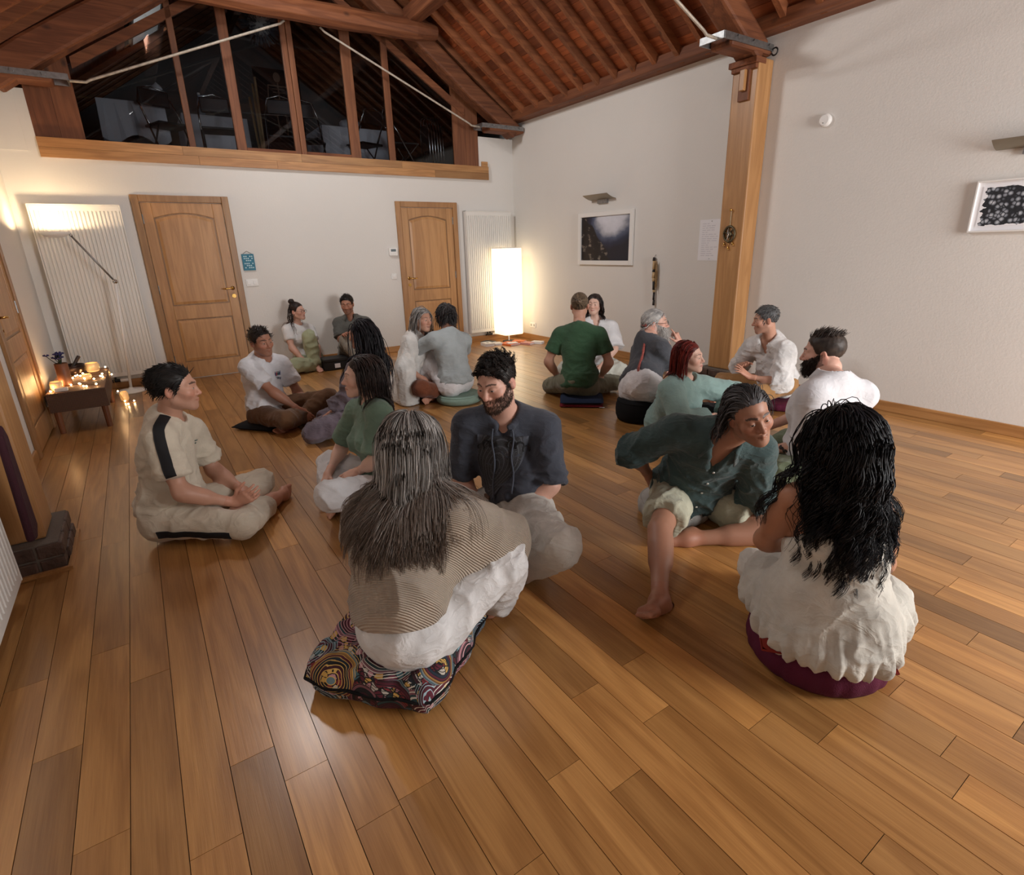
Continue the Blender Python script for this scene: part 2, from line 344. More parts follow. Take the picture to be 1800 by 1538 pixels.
# trusses
def truss(nm, yc, label, full):
    t = thing(nm, label, 'roof truss', (RX, yc, 3.1))
    for s in (1, -1):
        X = lambda x: x if s > 0 else 2 * RX - x
        th = 0.21 if s > 0 else 0.25
        p0 = Vector((5.05, yc, 3.02)); p1 = Vector((RX, yc, 3.02 + 0.665 * (5.05 - RX)))
        u = (p1 - p0).normalized(); n = Vector((-u.z, 0, u.x))
        if n.z < 0: n = -n
        a = p0 - u * 0.05; b = p1
        mb = MB(); pts = []
        for k in range(9):
            q = a.lerp(b, k / 8) + n * (0.10 + 0.012 * math.sin(k * 1.7 + s))
            pts.append(q)
        if s < 0: pts = [Vector((2 * RX - q.x, q.y, q.z)) for q in pts]
        nn = Vector((n.x * s, 0, n.z)); vs = []
        for k, q in enumerate(pts):
            e = nn * th / 2; m_ = 0.11 + 0.008 * math.sin(k * 2.3 + s); vs += [q - e - Vector((0, m_, 0)), q - e + Vector((0, m_, 0)), q + e + Vector((0, m_, 0)), q + e - Vector((0, m_, 0))]
        mb.add(vs, [(4 * k + j, 4 * k + (j + 1) % 4, 4 * k + 4 + (j + 1) % 4, 4 * k + 4 + j) for k in range(8) for j in range(4)] + [(0, 1, 2, 3), (35, 34, 33, 32)])
        tint(mb.obj('principal_rafter', M['pine'], t, bevel=0.03), 0.8, 1.0)
        # foot block, iron strap and tie rod
        f = MB(); f.obox((X(4.66), yc, 3.115), (X(5.272), yc, 3.115), (0, 0.24, 0), (0, 0, 0.10)); f.obj('foot_block', M['pine'], t, bevel=0.03)
        g = MB(); yy = yc - 0.125
        g.obox((X(4.54), yy, 3.125), (X(5.25), yy, 3.125), (0, 0.012, 0), (0, 0, 0.055)); g.obox((X(4.54), yc + 0.125, 3.125), (X(5.2), yc + 0.125, 3.125), (0, 0.012, 0), (0, 0, 0.055))
        g.obox((X(4.54), yc - 0.125, 3.125), (X(4.54), yc + 0.125, 3.125), (0.014, 0, 0), (0, 0, 0.055))
        g.obj('iron_strap', M['steel'], t)
        for bx in (4.72, 4.95, 5.18):
            MB().tube([(X(bx), yy - 0.02, 3.13), (X(bx), yy + 0.01, 3.13)], 0.018, 6).obj('bolt', M['steel'], t)
        r = MB(); r.tube([(X(4.55), yc - 0.05, 3.11), (X(4.40), yc - 0.05, 3.115), (X(4.36), yc - 0.05, 3.14), (X(2.45), yc - 0.05, 3.93), (X(2.40), yc - 0.05, 3.97)], 0.013, 8); r.obj('tie_rod', M['rod'], t, smooth=True)
    mb = MB(); pts = []
    for k in range(13):
        x = 0.25 + (3.86 - 0.25) * k / 12; z = 4.075 + 0.055 * ((x - 1.6) / 2.2) ** 2 * (1 if x > 1.6 else 0.4); pts.append((x, yc - 0.17, z - 0.02))
    rad = [0.085] + [0.118 + 0.006 * math.sin(k * 2.1) for k in range(11)] + [0.088]
    mb.tube(pts, rad, 10); o = mb.obj('collar_beam', M['pine'], t, bevel=0.006); tint(o, 1.0, 1.1)
    MB().obox((RX, yc, 4.1), (RX, yc, 4.98), (0.14, 0, 0), (0, 0.14, 0)).obj('king_post', M['pine_z'], t, bevel=0.01)
    return t
truss('roof_truss', 7.60, 'old pine roof truss with curved collar beam against the mezzanine glazing', True)
truss('roof_truss', 3.60, 'old pine roof truss resting on the oak posts, its foot strapped in iron', True)

# oak posts on brick feet
def post(nm, x0, x1, y0, y1, s, label):
    t = thing(nm, label, 'post', ((x0 + x1) / 2, (y0 + y1) / 2, 0))
    MB().box(x0, x1, y0, y1, 0.155, 3.035).obj('shaft', M['oak_z'], t, bevel=0.012)
    xi = x0 if s > 0 else x1
    c = MB(); c.box(xi - 0.05 if s > 0 else xi - 0.1, xi + 0.1 if s > 0 else xi + 0.05, y0 - 0.005, y1 + 0.02, 2.985, 3.035).box(xi - 0.03 if s > 0 else xi - 0.1, xi + 0.1 if s > 0 else xi + 0.03, y0 + 0.01, y1, 2.945, 2.985); c.obj('capital', M['pine_x'] if 'pine_x' in M else M['pine'], t, bevel=0.006)
    ym = (y0 + y1) / 2
    k = MB(); k.box(min(xi, xi - 0.025 * s), max(xi, xi - 0.025 * s), ym - 0.065, ym + 0.045, 2.70, 2.95); k.obj('corbel_board', M['pine_z'], t, bevel=0.004)
    k = MB(); k.box(min(xi, xi - 0.06 * s), max(xi, xi - 0.06 * s), ym - 0.035, ym + 0.015, 2.78, 2.95); k.obj('corbel', M['oak_z'], t, bevel=0.004)
    if s > 0:
        MB().tube([(5.235, y0 - 0.02 + 0.03 * math.cos(a), 3.09 + 0.03 * math.sin(a)) for a in [i * 0.5 for i in range(13)]], 0.007, 6).obj('iron_ring', M['black'], t)
    # brick foot, two courses
    bx0, bx1, by0, by1 = (4.965, XR - 0.004, 3.375, 3.81) if s > 0 else (XL + 0.004, -0.545, 3.20, 3.64)
    MB().box(bx0 + 0.012, bx1 - 0.012, by0 + 0.012, by1 - 0.012, 0, 0.1535).obj('mortar_bed', M['mortar'], t)
    for cz, z0 in enumerate((0.0, 0.076)):
        n = 4 if cz == 0 else 3
        for j in range(n):
            a = by0 + (by1 - by0) * j / n; b = by0 + (by1 - by0) * (j + 1) / n
            q = random.uniform(-0.008, 0.006)
            xa = (bx0 + q, bx0 + 0.10) if s > 0 else (bx1 - 0.10, bx1 - q)
            o = MB().box(xa[0], xa[1], a + 0.005, b - 0.005, z0 + 0.004, z0 + 0.072).obj('brick', M['brick'], t, bevel=0.008)
            k = random.uniform(0.6, 1.2); o.color = (k, k, k, 1)
        m2 = 2
        for j in range(m2):
            lo, hi = (bx0 + 0.105, bx1) if s > 0 else (bx0, bx1 - 0.105)
            a = lo + (hi - lo) * j / m2; b = lo + (hi - lo) * (j + 1) / m2
            MB().box(a + 0.004, b - 0.004, by0 + random.uniform(-0.006, 0.006), by0 + 0.1, z0 + 0.004, z0 + 0.072).obj('brick', M['brick'], t, bevel=0.008)
            MB().box(a + 0.004, b - 0.004, by1 - 0.1, by1 + random.uniform(-0.006, 0.006), z0 + 0.004, z0 + 0.072).obj('brick', M['brick'], t, bevel=0.008)
    e = MB(); ex = (bx0 - 0.018, bx0) if s > 0 else (bx1, bx1 + 0.018)
    e.box(ex[0], ex[1], by0 - 0.018, by1 + 0.018, 0, 0.02).box(bx0 if s > 0 else XL + 0.004, XR - 0.02 if s > 0 else bx1, by0 - 0.018, by0, 0, 0.02); e.obj('floor_bead', M['oak_y'], t)
    return t
post('oak_post', 5.05, XR - 0.004, 3.465, 3.735, 1, 'tall oak post on a brick foot against the white right wall')
post('oak_post', XL + 0.004, -0.604, 3.28, 3.55, -1, 'dark oak post on a brick foot at the left wall, beside the low radiator')

# mezzanine front: oak facing and glazing
led = struct(thing('trim_6', None, None, (0, YB, 2.6)))
random.seed(5)
for z0, z1, xs in ((2.447, 2.54, (-0.53, 0.9, 1.75, 3.9, 4.81)), (2.54, 2.633, (-0.53, 0.75, 2.05, 3.4, 4.81))):
    for a, b in zip(xs, xs[1:]):
        tint(MB().box(a + 0.001, b - 0.001, YB - 0.035, YB, z0 + 0.001, z1 - 0.001).obj('facing_board', M['oak_x'], led), 0.75, 1.1)
MB().box(4.70, 4.80, YB - 0.03, YB + 0.1, 2.634, 2.70).obj('end_block', M['oak_x'], led)
struct(MB().box(-0.53, 4.81, YB + 0.001, YB + 0.2, 2.501, 2.63).obj('trim_7', M['oak_x'], o=(0, 0, 0)))
gl = struct(thing('window_5', None, None, (2.1, YB + 0.03, 2.633)))
def ztop(x): return min(4.0, zr(x) - 0.02)
for x0, x1 in ((0.835, 0.90), (1.335, 1.44), (2.005, 2.07), (2.075, 2.141), (2.715, 2.845), (3.25, 3.336)):
    tint(MB().box(x0, x1, YB + 0.0, YB + 0.06, 2.633, ztop((x0 + x1) / 2) + 0.3).obj('mullion', M['pine_z'], gl, bevel=0.006), 0.85, 1.15)
for x0, x1 in ((-0.53, -0.32), (-0.318, -0.12), (4.255, 4.46), (4.462, 4.666)):
    MB().box(x0, x1, YB + 0.01, YB + 0.05, 2.633, max(zr(x0) if x0 < 2 else zr(x1), 3.2)).obj('side_board', M['pine_z'], gl)
for s in (1, -1):
    X = lambda x: x if s > 0 else 2 * RX - 0.04 - x
    MB().obox((X(4.45), YB + 0.03, 3.34), (X(2.5), YB + 0.03, 3.34 + 0.62 * 1.95), (0, 0.06, 0), (0, 0, 0.10)).obj('sloping_rail', M['pine'], gl)
MB().box(1.44, 2.005, YB, YB + 0.05, 2.633, 2.67).obj('bottom_rail', M['pine'], gl); MB().box(2.141, 2.715, YB, YB + 0.05, 2.633, 2.67).obj('bottom_rail', M['pine'], gl)
gm, nt, p = nodes('window_glass'); lk = nt.links.new
nt.nodes.remove(p); tr = N(nt, 'ShaderNodeBsdfTransparent'); tr.inputs[0].default_value = (0.72, 0.74, 0.76, 1); gs = N(nt, 'ShaderNodeBsdfGlossy', Roughness=0.0); mx = N(nt, 'ShaderNodeMixShader'); fr_ = N(nt, 'ShaderNodeFresnel', IOR=1.45)
lk(fr_.outputs[0], mx.inputs[0]); lk(tr.outputs[0], mx.inputs[1]); lk(gs.outputs[0], mx.inputs[2]); lk(mx.outputs[0], nt.nodes['Material Output'].inputs[0]); M['glass'] = gm
xs = (-0.12, 0.835, 0.90, 1.335, 1.44, 2.005, 2.141, 2.715, 2.845, 3.25, 3.336, 4.255)
for a, b in zip(xs[::2], xs[1::2]):
    za, zb = [min(3.34 + 0.62 * (4.45 - x) if x > 2.18 else 3.34 + 0.62 * (x + 0.09), 4.75) for x in (a, b)]
    MB().add([(a, YB + 0.03, 2.635), (b, YB + 0.03, 2.635), (b, YB + 0.03, zb), (a, YB + 0.03, za), (a, YB + 0.036, 2.635), (b, YB + 0.036, 2.635), (b, YB + 0.036, zb), (a, YB + 0.036, za)],
             [(0, 1, 2, 3), (4, 7, 6, 5), (0, 4, 5, 1), (1, 5, 6, 2), (2, 6, 7, 3), (3, 7, 4, 0)]).obj('pane', M['glass'], gl)
# the mezzanine room
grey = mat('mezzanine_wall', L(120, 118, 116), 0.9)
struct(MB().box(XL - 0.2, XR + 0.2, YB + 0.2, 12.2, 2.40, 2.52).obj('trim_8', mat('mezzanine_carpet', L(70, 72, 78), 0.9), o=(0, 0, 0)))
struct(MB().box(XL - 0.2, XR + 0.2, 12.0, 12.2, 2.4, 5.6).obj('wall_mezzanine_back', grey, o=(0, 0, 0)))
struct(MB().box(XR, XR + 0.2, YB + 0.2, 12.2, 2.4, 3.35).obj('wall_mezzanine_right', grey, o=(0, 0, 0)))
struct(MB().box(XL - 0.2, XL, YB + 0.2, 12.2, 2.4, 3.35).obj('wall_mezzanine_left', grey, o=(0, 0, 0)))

# ------------------------------------------------------------------ doors
def door(nm, x0, x1, hinge, plane, z1=2.115):
    """plane(u, d, z) -> world point; u along the wall, d out of the wall"""
    t = struct(thing(nm, None, None, tuple(plane((x0 + x1) / 2, 0, 0))))
    P = lambda d: (lambda u, z: plane(u, d, z))
    def pr(name, poly, d0, d1, m, bev=0.0, par=None):
        mb = MB(); mb.prism(poly, P(d0), P(d1)); return mb.obj(name, m, par or t, bevel=bev)
    R = lambda a, b, c, d: [(a, c), (b, c), (b, d), (a, d)]
    fw = 0.075
    fd = M['oak_z']
    k = tint(pr('frame_jamb', R(x0, x0 + fw, 0, z1), 0.0, 0.03, fd, 0.006), 0.7, 0.85); q = k.color[:]
    for part, poly in (('frame_jamb', R(x1 - fw, x1, 0, z1)), ('frame_head', R(x0 + fw, x1 - fw, z1 - fw, z1))):
        pr(part, poly, 0.0, 0.03, fd, 0.006).color = q
    a, b = x0 + fw + 0.004, x1 - fw - 0.004; zt = z1 - fw - 0.004
    leaf = pr('leaf', R(a, b, 0.008, zt), -0.02, 0.004, fd); leaf.color = (1, 1, 1, 1)
    sw = 0.105; pl, prr = a + sw, b - sw
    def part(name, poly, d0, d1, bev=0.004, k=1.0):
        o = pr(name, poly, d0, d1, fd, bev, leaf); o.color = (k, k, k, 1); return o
    part('stile', R(a, pl, 0.008, zt), 0.004, 0.014); part('stile', R(prr, b, 0.008, zt), 0.004, 0.014)
    part('bottom_rail', R(pl, prr, 0.008, 0.205), 0.004, 0.014); part('lock_rail', R(pl, prr, 0.725, 0.885), 0.004, 0.014)
    arch = [(pl + (prr - pl) * i / 14, 1.872 + 0.055 * math.sin(math.pi * i / 14)) for i in range(15)]
    part('top_rail', [(pl, zt)] + arch + [(prr, zt)], 0.004, 0.014)
    def panel(poly_fn):
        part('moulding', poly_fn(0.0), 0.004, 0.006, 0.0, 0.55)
        o = MB(); A = poly_fn(0.016); B = poly_fn(0.045); n = len(A)
        o.add([plane(u, 0.006, z) for u, z in A] + [plane(u, 0.013, z) for u, z in B], [tuple(range(n, 2 * n))] + [(i, (i + 1) % n, n + (i + 1) % n, n + i) for i in range(n)])
        w_ = o.obj('raised_panel', fd, leaf); w_.color = (1.04, 1.04, 1.04, 1)
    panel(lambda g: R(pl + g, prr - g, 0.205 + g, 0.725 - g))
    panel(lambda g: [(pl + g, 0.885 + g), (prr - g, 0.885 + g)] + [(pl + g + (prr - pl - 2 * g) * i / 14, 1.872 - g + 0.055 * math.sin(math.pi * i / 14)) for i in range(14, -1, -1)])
    hx = b - 0.045 if hinge < 0 else a + 0.045; sg = -1 if hinge < 0 else 1
    h = MB(); h.tube([plane(hx, 0.012, 1.06), plane(hx, 0.02, 1.06)], 0.024, 14).tube([plane(hx, 0.02, 1.06), plane(hx, 0.055, 1.06), plane(hx + sg * 0.02, 0.06, 1.062), plane(hx + sg * 0.07, 0.06, 1.055), plane(hx + sg * 0.115, 0.058, 1.06)], [0.009, 0.008, 0.009, 0.010, 0.006], 8)
    h.obj('door_handle', M['brass'], t, smooth=True)
    h = MB(); h.tube([plane(hx, 0.012, 0.965), plane(hx, 0.022, 0.965)], 0.024, 14).tube([plane(hx, 0.02, 0.965), plane(hx, 0.028, 0.965)], 0.009, 8); h.obj('lock_rosette', M['brass'], t)
    gx = a + 0.002 if hinge < 0 else b - 0.002
    for z in (0.25, 1.08, 1.86): MB().tube([plane(gx, 0.016, z - 0.05), plane(gx, 0.016, z + 0.05)], 0.007, 8).obj('hinge', M['steel'], t)
    return t
back = lambda u, d, z: (u, YB - d, z)
left = lambda u, d, z: (XL + d, u, z)
door('door_1', 0.142, 1.125, -1, back)
door('door_2', 3.249, 4.230, 1, back)
door('door_3', 5.30, 6.35, 1, left)
door3 = [o for o in C.objects if o.name == 'door_3'][0]

# ------------------------------------------------------------------ radiators
def radiator(nm, label, p, u, n, width, z0, z1, nfl, depth=0.09):
    """p: wall point at the left end, u: along the wall, n: out of the wall"""
    p, u, n = Vector(p), Vector(u), Vector(n); t = thing(nm, label, 'radiator', p + u * width / 2)
    pt = lambda a, d, z: p + u * a + n * d + Vector((0, 0, z))
    def bx(name, a0, a1, d0, d1, c0, c1, m, bev=0.004):
        mb = MB(); mb.add([pt(a, d, z) for z in (c0, c1) for a, d in ((a0, d0), (a1, d0), (a1, d1), (a0, d1))], [(0, 3, 2, 1), (4, 5, 6, 7), (0, 1, 5, 4), (1, 2, 6, 5), (2, 3, 7, 6), (3, 0, 4, 7)]); return mb.obj(name, m, t, bevel=bev)
    bx('body', 0.01, width - 0.01, 0.035, depth, z0 + 0.01, z1 - 0.01, M['rad'])
    bx('side_cover', 0, 0.012, 0.03, depth + 0.012, z0, z1, M['rad']); bx('side_cover', width - 0.012, width, 0.03, depth + 0.012, z0, z1, M['rad'])
    bx('top_cover', 0, width, 0.03, depth + 0.012, z1 - 0.012, z1, M['rad']); bx('bottom_edge', 0.012, width - 0.012, 0.03, depth + 0.01, z0, z0 + 0.05, M['rad']); bx('top_edge', 0.012, width - 0.012, depth - 0.005, depth + 0.01, z1 - 0.07, z1 - 0.012, M['rad'])
    w_ = (width - 0.024) / nfl
    for i in range(nfl):
        a = 0.012 + w_ * i
        mb = MB(); prof = [(a + 0.004, depth - 0.002), (a + w_ * 0.22, depth + 0.012), (a + w_ * 0.78, depth + 0.012), (a + w_ - 0.004, depth - 0.002)]
        mb.add([pt(x, d, z) for z in (z0 + 0.045, z1 - 0.065) for x, d in prof], [(0, 1, 5, 4), (1, 2, 6, 5), (2, 3, 7, 6), (3, 0, 4, 7), (0, 3, 2, 1), (4, 5, 6, 7)]); mb.obj('flute', M['rad'], t)
    v = MB(); a = width * 0.5; v.tube([pt(a, 0.06, z0 - 0.05), pt(a + 0.10, 0.06, z0 - 0.05)], 0.022, 10); v.obj('valve', M['white_p'], t)
    v = MB(); v.tube([pt(a - 0.10, 0.06, z0 - 0.05), pt(a, 0.06, z0 - 0.05)], 0.016, 8).tube([pt(a - 0.09, 0.06, z0 + 0.02), pt(a - 0.09, 0.06, z0 - 0.05), pt(a - 0.09, 0.01, z0 - 0.07)], 0.011, 8).tube([pt(a - 0.04, 0.06, z0 + 0.02), pt(a - 0.04, 0.06, z0 - 0.05), pt(a - 0.04, 0.01, z0 - 0.07)], 0.011, 8); v.obj('pipe_connection', M['black'], t)
    for q in (0.2, 0.8): bx('wall_bracket', width * q - 0.015, width * q + 0.015, 0.002, 0.035, z1 - 0.2, z1 - 0.12, M['rad'], 0)
    return t
radiator('radiator', 'tall white panel radiator left of the wide oak door, behind the floor uplighter', (-0.755, YB, 0), (1, 0, 0), (0, -1, 0), 0.79, 0.145, 2.0, 22)
radiator('radiator', 'tall white panel radiator in the far corner beside the glowing paper lamp', (4.33, YB, 0), (1, 0, 0), (0, -1, 0), 0.82, 0.155, 2.0, 22)
radiator('radiator', 'low white radiator on the left wall at the picture edge, next to the dark post', (XL, 1.75, 0), (0, 1, 0), (1, 0, 0), 1.2, 0.12, 0.62, 26, depth=0.205)

# ------------------------------------------------------------------ lamps
lamp = thing('floor_lamp', 'white floor uplighter with a bent arm and a shallow bowl, by the left radiator', 'floor lamp', (-0.27, 7.50, 0))
lx, ly = -0.27, 7.50
MB().lathe([(0.0, 0.0), (0.15, 0.0), (0.15, 0.012), (0.13, 0.022), (0.03, 0.03), (0.018, 0.05), (0.0, 0.05)], (lx, ly, 0), 32).obj('base', M['white_p'], lamp, smooth=True)
MB().tube([(lx, ly, 0.03), (lx + 0.1, ly, 1.2)], 0.014, 10).obj('pole', M['white_p'], lamp, smooth=True)
MB().ball((lx + 0.1, ly, 1.21), 0.026).tube([(lx + 0.1, ly - 0.03, 1.21), (lx + 0.1, ly + 0.03, 1.21)], 0.012, 8).obj('knuckle', M['chrome'], lamp, smooth=True)
MB().tube([(lx + 0.1, ly, 1.21), (-0.44, ly - 0.03, 1.68)], 0.010, 10).obj('arm', M['steel'], lamp, smooth=True)
MB().ball((-0.44, ly - 0.03, 1.685), 0.016).obj('bowl_joint', M['chrome'], lamp, smooth=True)
bcx, bcy, bcz = -0.56, ly - 0.05, 1.66
MB().lathe([(0.0, 0.0), (0.05, 0.004), (0.10, 0.022), (0.128, 0.048), (0.124, 0.050), (0.096, 0.028), (0.05, 0.012), (0.0, 0.01)], (bcx, bcy, bcz), 32, cap=False).obj('bowl', M['white_p'], lamp, smooth=True)
M['bulb'] = mat('halogen_bulb', (1, 0.8, 0.5, 1), emit=(1.0, 0.72, 0.40, 1), estr=40)
MB().tube([(bcx - 0.05, bcy, bcz + 0.035), (bcx + 0.05, bcy, bcz + 0.035)], 0.011, 8).obj('halogen_tube', M['bulb'], lamp)
pl_ = bpy.data.lights.new('uplighter_glow', 'SPOT'); pl_.energy = 22; pl_.color = (1.0, 0.72, 0.42); pl_.spot_size = math.radians(172); pl_.spot_blend = 0.08; pl_.shadow_soft_size = 0.05
po = bpy.data.objects.new('uplighter_glow', pl_); C.objects.link(po); po.location = (bcx, bcy, bcz + 0.05); po.rotation_euler = (math.pi, 0, 0)

pm, nt, p = nodes('rice_paper_shade'); lk = nt.links.new
p.inputs['Base Color'].default_value = L(245, 232, 208); p.inputs['Roughness'].default_value = 0.8
p.inputs['Emission Color'].default_value = (1.0, 0.80, 0.52, 1)
tc = N(nt, 'ShaderNodeTexCoord'); sx = N(nt, 'ShaderNodeSeparateXYZ'); lk(tc.outputs['Generated'], sx.inputs[0])
cr = N(nt, 'ShaderNodeValToRGB'); e = cr.color_ramp.elements; e[0].position = 0; e[0].color = (0.5, 0.5, 0.5, 1); e[1].position = 1; e[1].color = (0.55, 0.55, 0.55, 1)
for q, v in ((0.2, 0.75), (0.45, 1.0), (0.7, 0.95), (0.9, 0.7)): n_ = cr.color_ramp.elements.new(q); n_.color = (v, v, v, 1)
lk(sx.outputs[2], cr.inputs[0]); ml = N(nt, 'ShaderNodeMath', operation='MULTIPLY'); ml.inputs[1].default_value = 2.7; lk(cr.outputs[0], ml.inputs[0]); lk(ml.outputs[0], p.inputs['Emission Strength'])
pap = thing('paper_lamp', 'tall glowing white paper floor lamp standing in the far corner', 'floor lamp', (4.885, 7.48, 0))
mb = MB(); hw, hd, ch = 0.18, 0.18, 0.03
ring = [(-hw + ch, -hd), (hw - ch, -hd), (hw, -hd + ch), (hw, hd - ch), (hw - ch, hd), (-hw + ch, hd), (-hw, hd - ch), (-hw, -hd + ch)]
mb.prism([(4.885 + a, 7.48 + b) for a, b in ring], lambda x, y: (x, y, 0.125), lambda x, y: (x, y, 1.455)); mb.obj('shade', pm, pap, bevel=0.01)
mb = MB(); mb.prism([(4.885 + a * 1.01, 7.48 + b * 1.01) for a, b in ring], lambda x, y: (x, y, 1.447), lambda x, y: (x, y, 1.458)); mb.obj('top_ring', M['white_p'], pap)
MB().tube([(4.885, 7.48, 0.0), (4.885, 7.48, 0.13)], 0.012, 8).obj('stem', M['white_p'], pap); MB().lathe([(0, 0), (0.11, 0), (0.10, 0.014), (0, 0.016)], (4.885, 7.48, 0), 20).obj('base', M['black'], pap)

def bevelbox(p, ax, ay, az): pass
M['book'] = [mat('book_cover_%d' % i, c, 0.5) for i, c in enumerate((L(236, 234, 230), L(60, 70, 78), L(226, 222, 220), L(232, 112, 44), L(226, 120, 60), L(214, 150, 140), L(240, 236, 232)))]
def book(name, label, x, y, w_, d_, h, rot, m, z=0.0):
    t = thing(name, label, 'book', (x, y, z), 'books lying around the paper lamp'); t.rotation_euler.z = math.radians(rot)
    for nmp, a in (('cover', (-w_ / 2, w_ / 2, -d_ / 2, d_ / 2, h - 0.003, h)), ('back_cover', (-w_ / 2, w_ / 2, -d_ / 2, d_ / 2, 0, 0.003)), ('pages', (-w_ / 2 + 0.003, w_ / 2 - 0.004, -d_ / 2 + 0.004, d_ / 2 - 0.004, 0.003, h - 0.003)), ('spine', (-w_ / 2 - 0.001, -w_ / 2 + 0.003, -d_ / 2, d_ / 2, 0, h))):
        MB().box(*a).obj(nmp, M['paper'] if nmp == 'pages' else m, t, o=(0, 0, 0))
    return t
B = M['book']
b0 = book('book', 'thick white book with a dark spot on its cover, leftmost by the paper lamp', 4.40, 7.36, 0.15, 0.21, 0.045, -8, B[0]); MB().lathe([(0.022, 0.0451), (0.022, 0.0462)], (0, 0, 0), 16).obj('cover_spot', M['black'], b0, o=(0, 0, 0))
book('book', 'dark grey book lying behind the thick white book', 4.53, 7.55, 0.16, 0.20, 0.03, 24, B[1])
book('book', 'pale slim book between the dark grey book and the orange one', 4.58, 7.35, 0.13, 0.19, 0.025, -15, B[2])
book('book', 'large bright orange book in front of the paper lamp', 4.72, 7.22, 0.22, 0.28, 0.022, 12, B[3])
book('book', 'white booklet lying on the orange book', 4.74, 7.17, 0.16, 0.12, 0.012, -12, B[6], z=0.0225)
book('book', 'small orange book under the right side of the paper lamp', 4.93, 7.25, 0.14, 0.2, 0.035, 35, B[4])
book('book', 'pink and white book second from the right wall', 4.96, 7.06, 0.15, 0.2, 0.026, 20, B[5])
book('book', 'white book nearest to the right wall', 5.11, 6.99, 0.12, 0.18, 0.035, 30, B[0])

# ------------------------------------------------------------------ wall things
def flat(name, label, cat, a, m, bevel=0.0, group=None):
    return tag(MB().box(*a).obj(name, m, o=((a[0] + a[1]) / 2, (a[2] + a[3]) / 2, (a[4] + a[5]) / 2), bevel=bevel), label, cat, group)
M['teal'] = mat('teal_card', L(58, 122, 146), 0.7, var=0.12, vscale=40)
sg = thing('wall_sign', 'small teal hanging sign with two blocks of pale lettering beside the wide door', 'sign', (1.235, YB, 1.36))
MB().box(1.165, 1.305, YB - 0.014, YB - 0.006, 1.262, 1.458).obj('board', M['teal'], sg)
MB().tube([(1.18, YB - 0.01, 1.455), (1.232, YB - 0.012, 1.492), (1.29, YB - 0.01, 1.455)], 0.0025, 6).obj('string', M['black'], sg)
def text(name, body, size, mat_, parent, loc, rot, o=None, align='CENTER', extrude=0.0004, bold=0.0):
    cu = bpy.data.curves.new(name, 'FONT'); cu.body = body; cu.size = size; cu.align_x = align; cu.align_y = 'CENTER'; cu.extrude = extrude; cu.offset = bold; cu.resolution_u = 2
    tmp = bpy.data.objects.new(name, cu); C.objects.link(tmp); bpy.context.view_layer.update(); me = bpy.data.meshes.new_from_object(tmp.evaluated_get(bpy.context.evaluated_depsgraph_get())); bpy.data.objects.remove(tmp)
    ob = bpy.data.objects.new(name, me); C.objects.link(ob); me.materials.clear(); me.materials.append(mat_)
    ob.parent = parent; po_ = parent_origin(parent) if parent else (0, 0, 0); ob.location = Vector(loc) - Vector(po_); ob.rotation_euler = rot; return ob
M['pale'] = mat('pale_print', L(190, 216, 224), 0.8)
for z, s in ((1.425, 'FLOW'), (1.39, 'HERE'), (1.335, 'FLOW'), (1.30, 'NOW')): pass
for z in (1.43, 1.405, 1.38, 1.345, 1.32, 1.295):
    a = 0.045 if z in (1.43, 1.345) else 0.05
    for k in range(5):
        if (k + int(z * 1000)) % 4 == 0: continue
        x = 1.185 + k * 0.022; MB().box(x, x + 0.016, YB - 0.0155, YB - 0.014, z - 0.007, z + 0.007).obj('lettering', M['pale'], sg)
sw = thing('light_switch', 'white double light switch between the wide door and the woman by the wall', 'switch', (1.235, YB, 1.11))
MB().box(1.165, 1.305, YB - 0.010, YB - 0.001, 1.07, 1.155).obj('plate', M['white_p'], sw, bevel=0.003)
for x in (1.2, 1.27): MB().box(x - 0.022, x + 0.022, YB - 0.016, YB - 0.009, 1.09, 1.135).obj('rocker', M['white_p'], sw, bevel=0.003)
s2 = thing('light_switch', 'single white light switch below the thermostat left of the narrow door', 'switch', (3.14, YB, 1.1))
MB().box(3.10, 3.18, YB - 0.010, YB - 0.001, 1.06, 1.135).obj('plate', M['white_p'], s2, bevel=0.003); MB().box(3.12, 3.16, YB - 0.016, YB - 0.009, 1.08, 1.115).obj('rocker', M['white_p'], s2, bevel=0.003)
th = thing('thermostat', 'white wall thermostat with a small grey display left of the narrow door', 'thermostat', (3.16, YB, 1.44))
MB().box(3.095, 3.22, YB - 0.03, YB - 0.001, 1.385, 1.49).obj('housing', M['white_p'], th, bevel=0.006); MB().box(3.12, 3.195, YB - 0.032, YB - 0.029, 1.442, 1.475).obj('display', mat('lcd', L(92, 104, 108), 0.3), th)
for x in (3.125, 3.155, 3.185): MB().box(x - 0.008, x + 0.008, YB - 0.033, YB - 0.029, 1.405, 1.418).obj('button', M['rad'], th)
ol = thing('wall_outlet', 'white double power outlet low on the right wall beside the paper lamp', 'outlet', (XR, 7.35, 0.24))
MB().box(XR - 0.012, XR - 0.001, 7.26, 7.42, 0.2, 0.28).obj('plate', M['white_p'], ol, bevel=0.003)
for y in (7.30, 7.38): MB().tube([(XR - 0.013, y, 0.24), (XR - 0.010, y, 0.24)], 0.02, 12).obj('socket', mat('socket_grey', L(170, 168, 160), 0.6), ol)
sd = thing('smoke_detector', 'round white smoke detector high on the right wall', 'smoke detector', (XR, 2.9, 2.44))
MB().tube([(XR - 0.001, 2.9, 2.44), (XR - 0.012, 2.9, 2.44)], 0.050, 24).obj('base', M['white_p'], sd)
MB().tube([(XR - 0.012, 2.9, 2.44), (XR - 0.03, 2.9, 2.44), (XR - 0.042, 2.9, 2.44)], [0.054, 0.052, 0.040], 24).obj('cover', M['white_p'], sd, bevel=0.002)
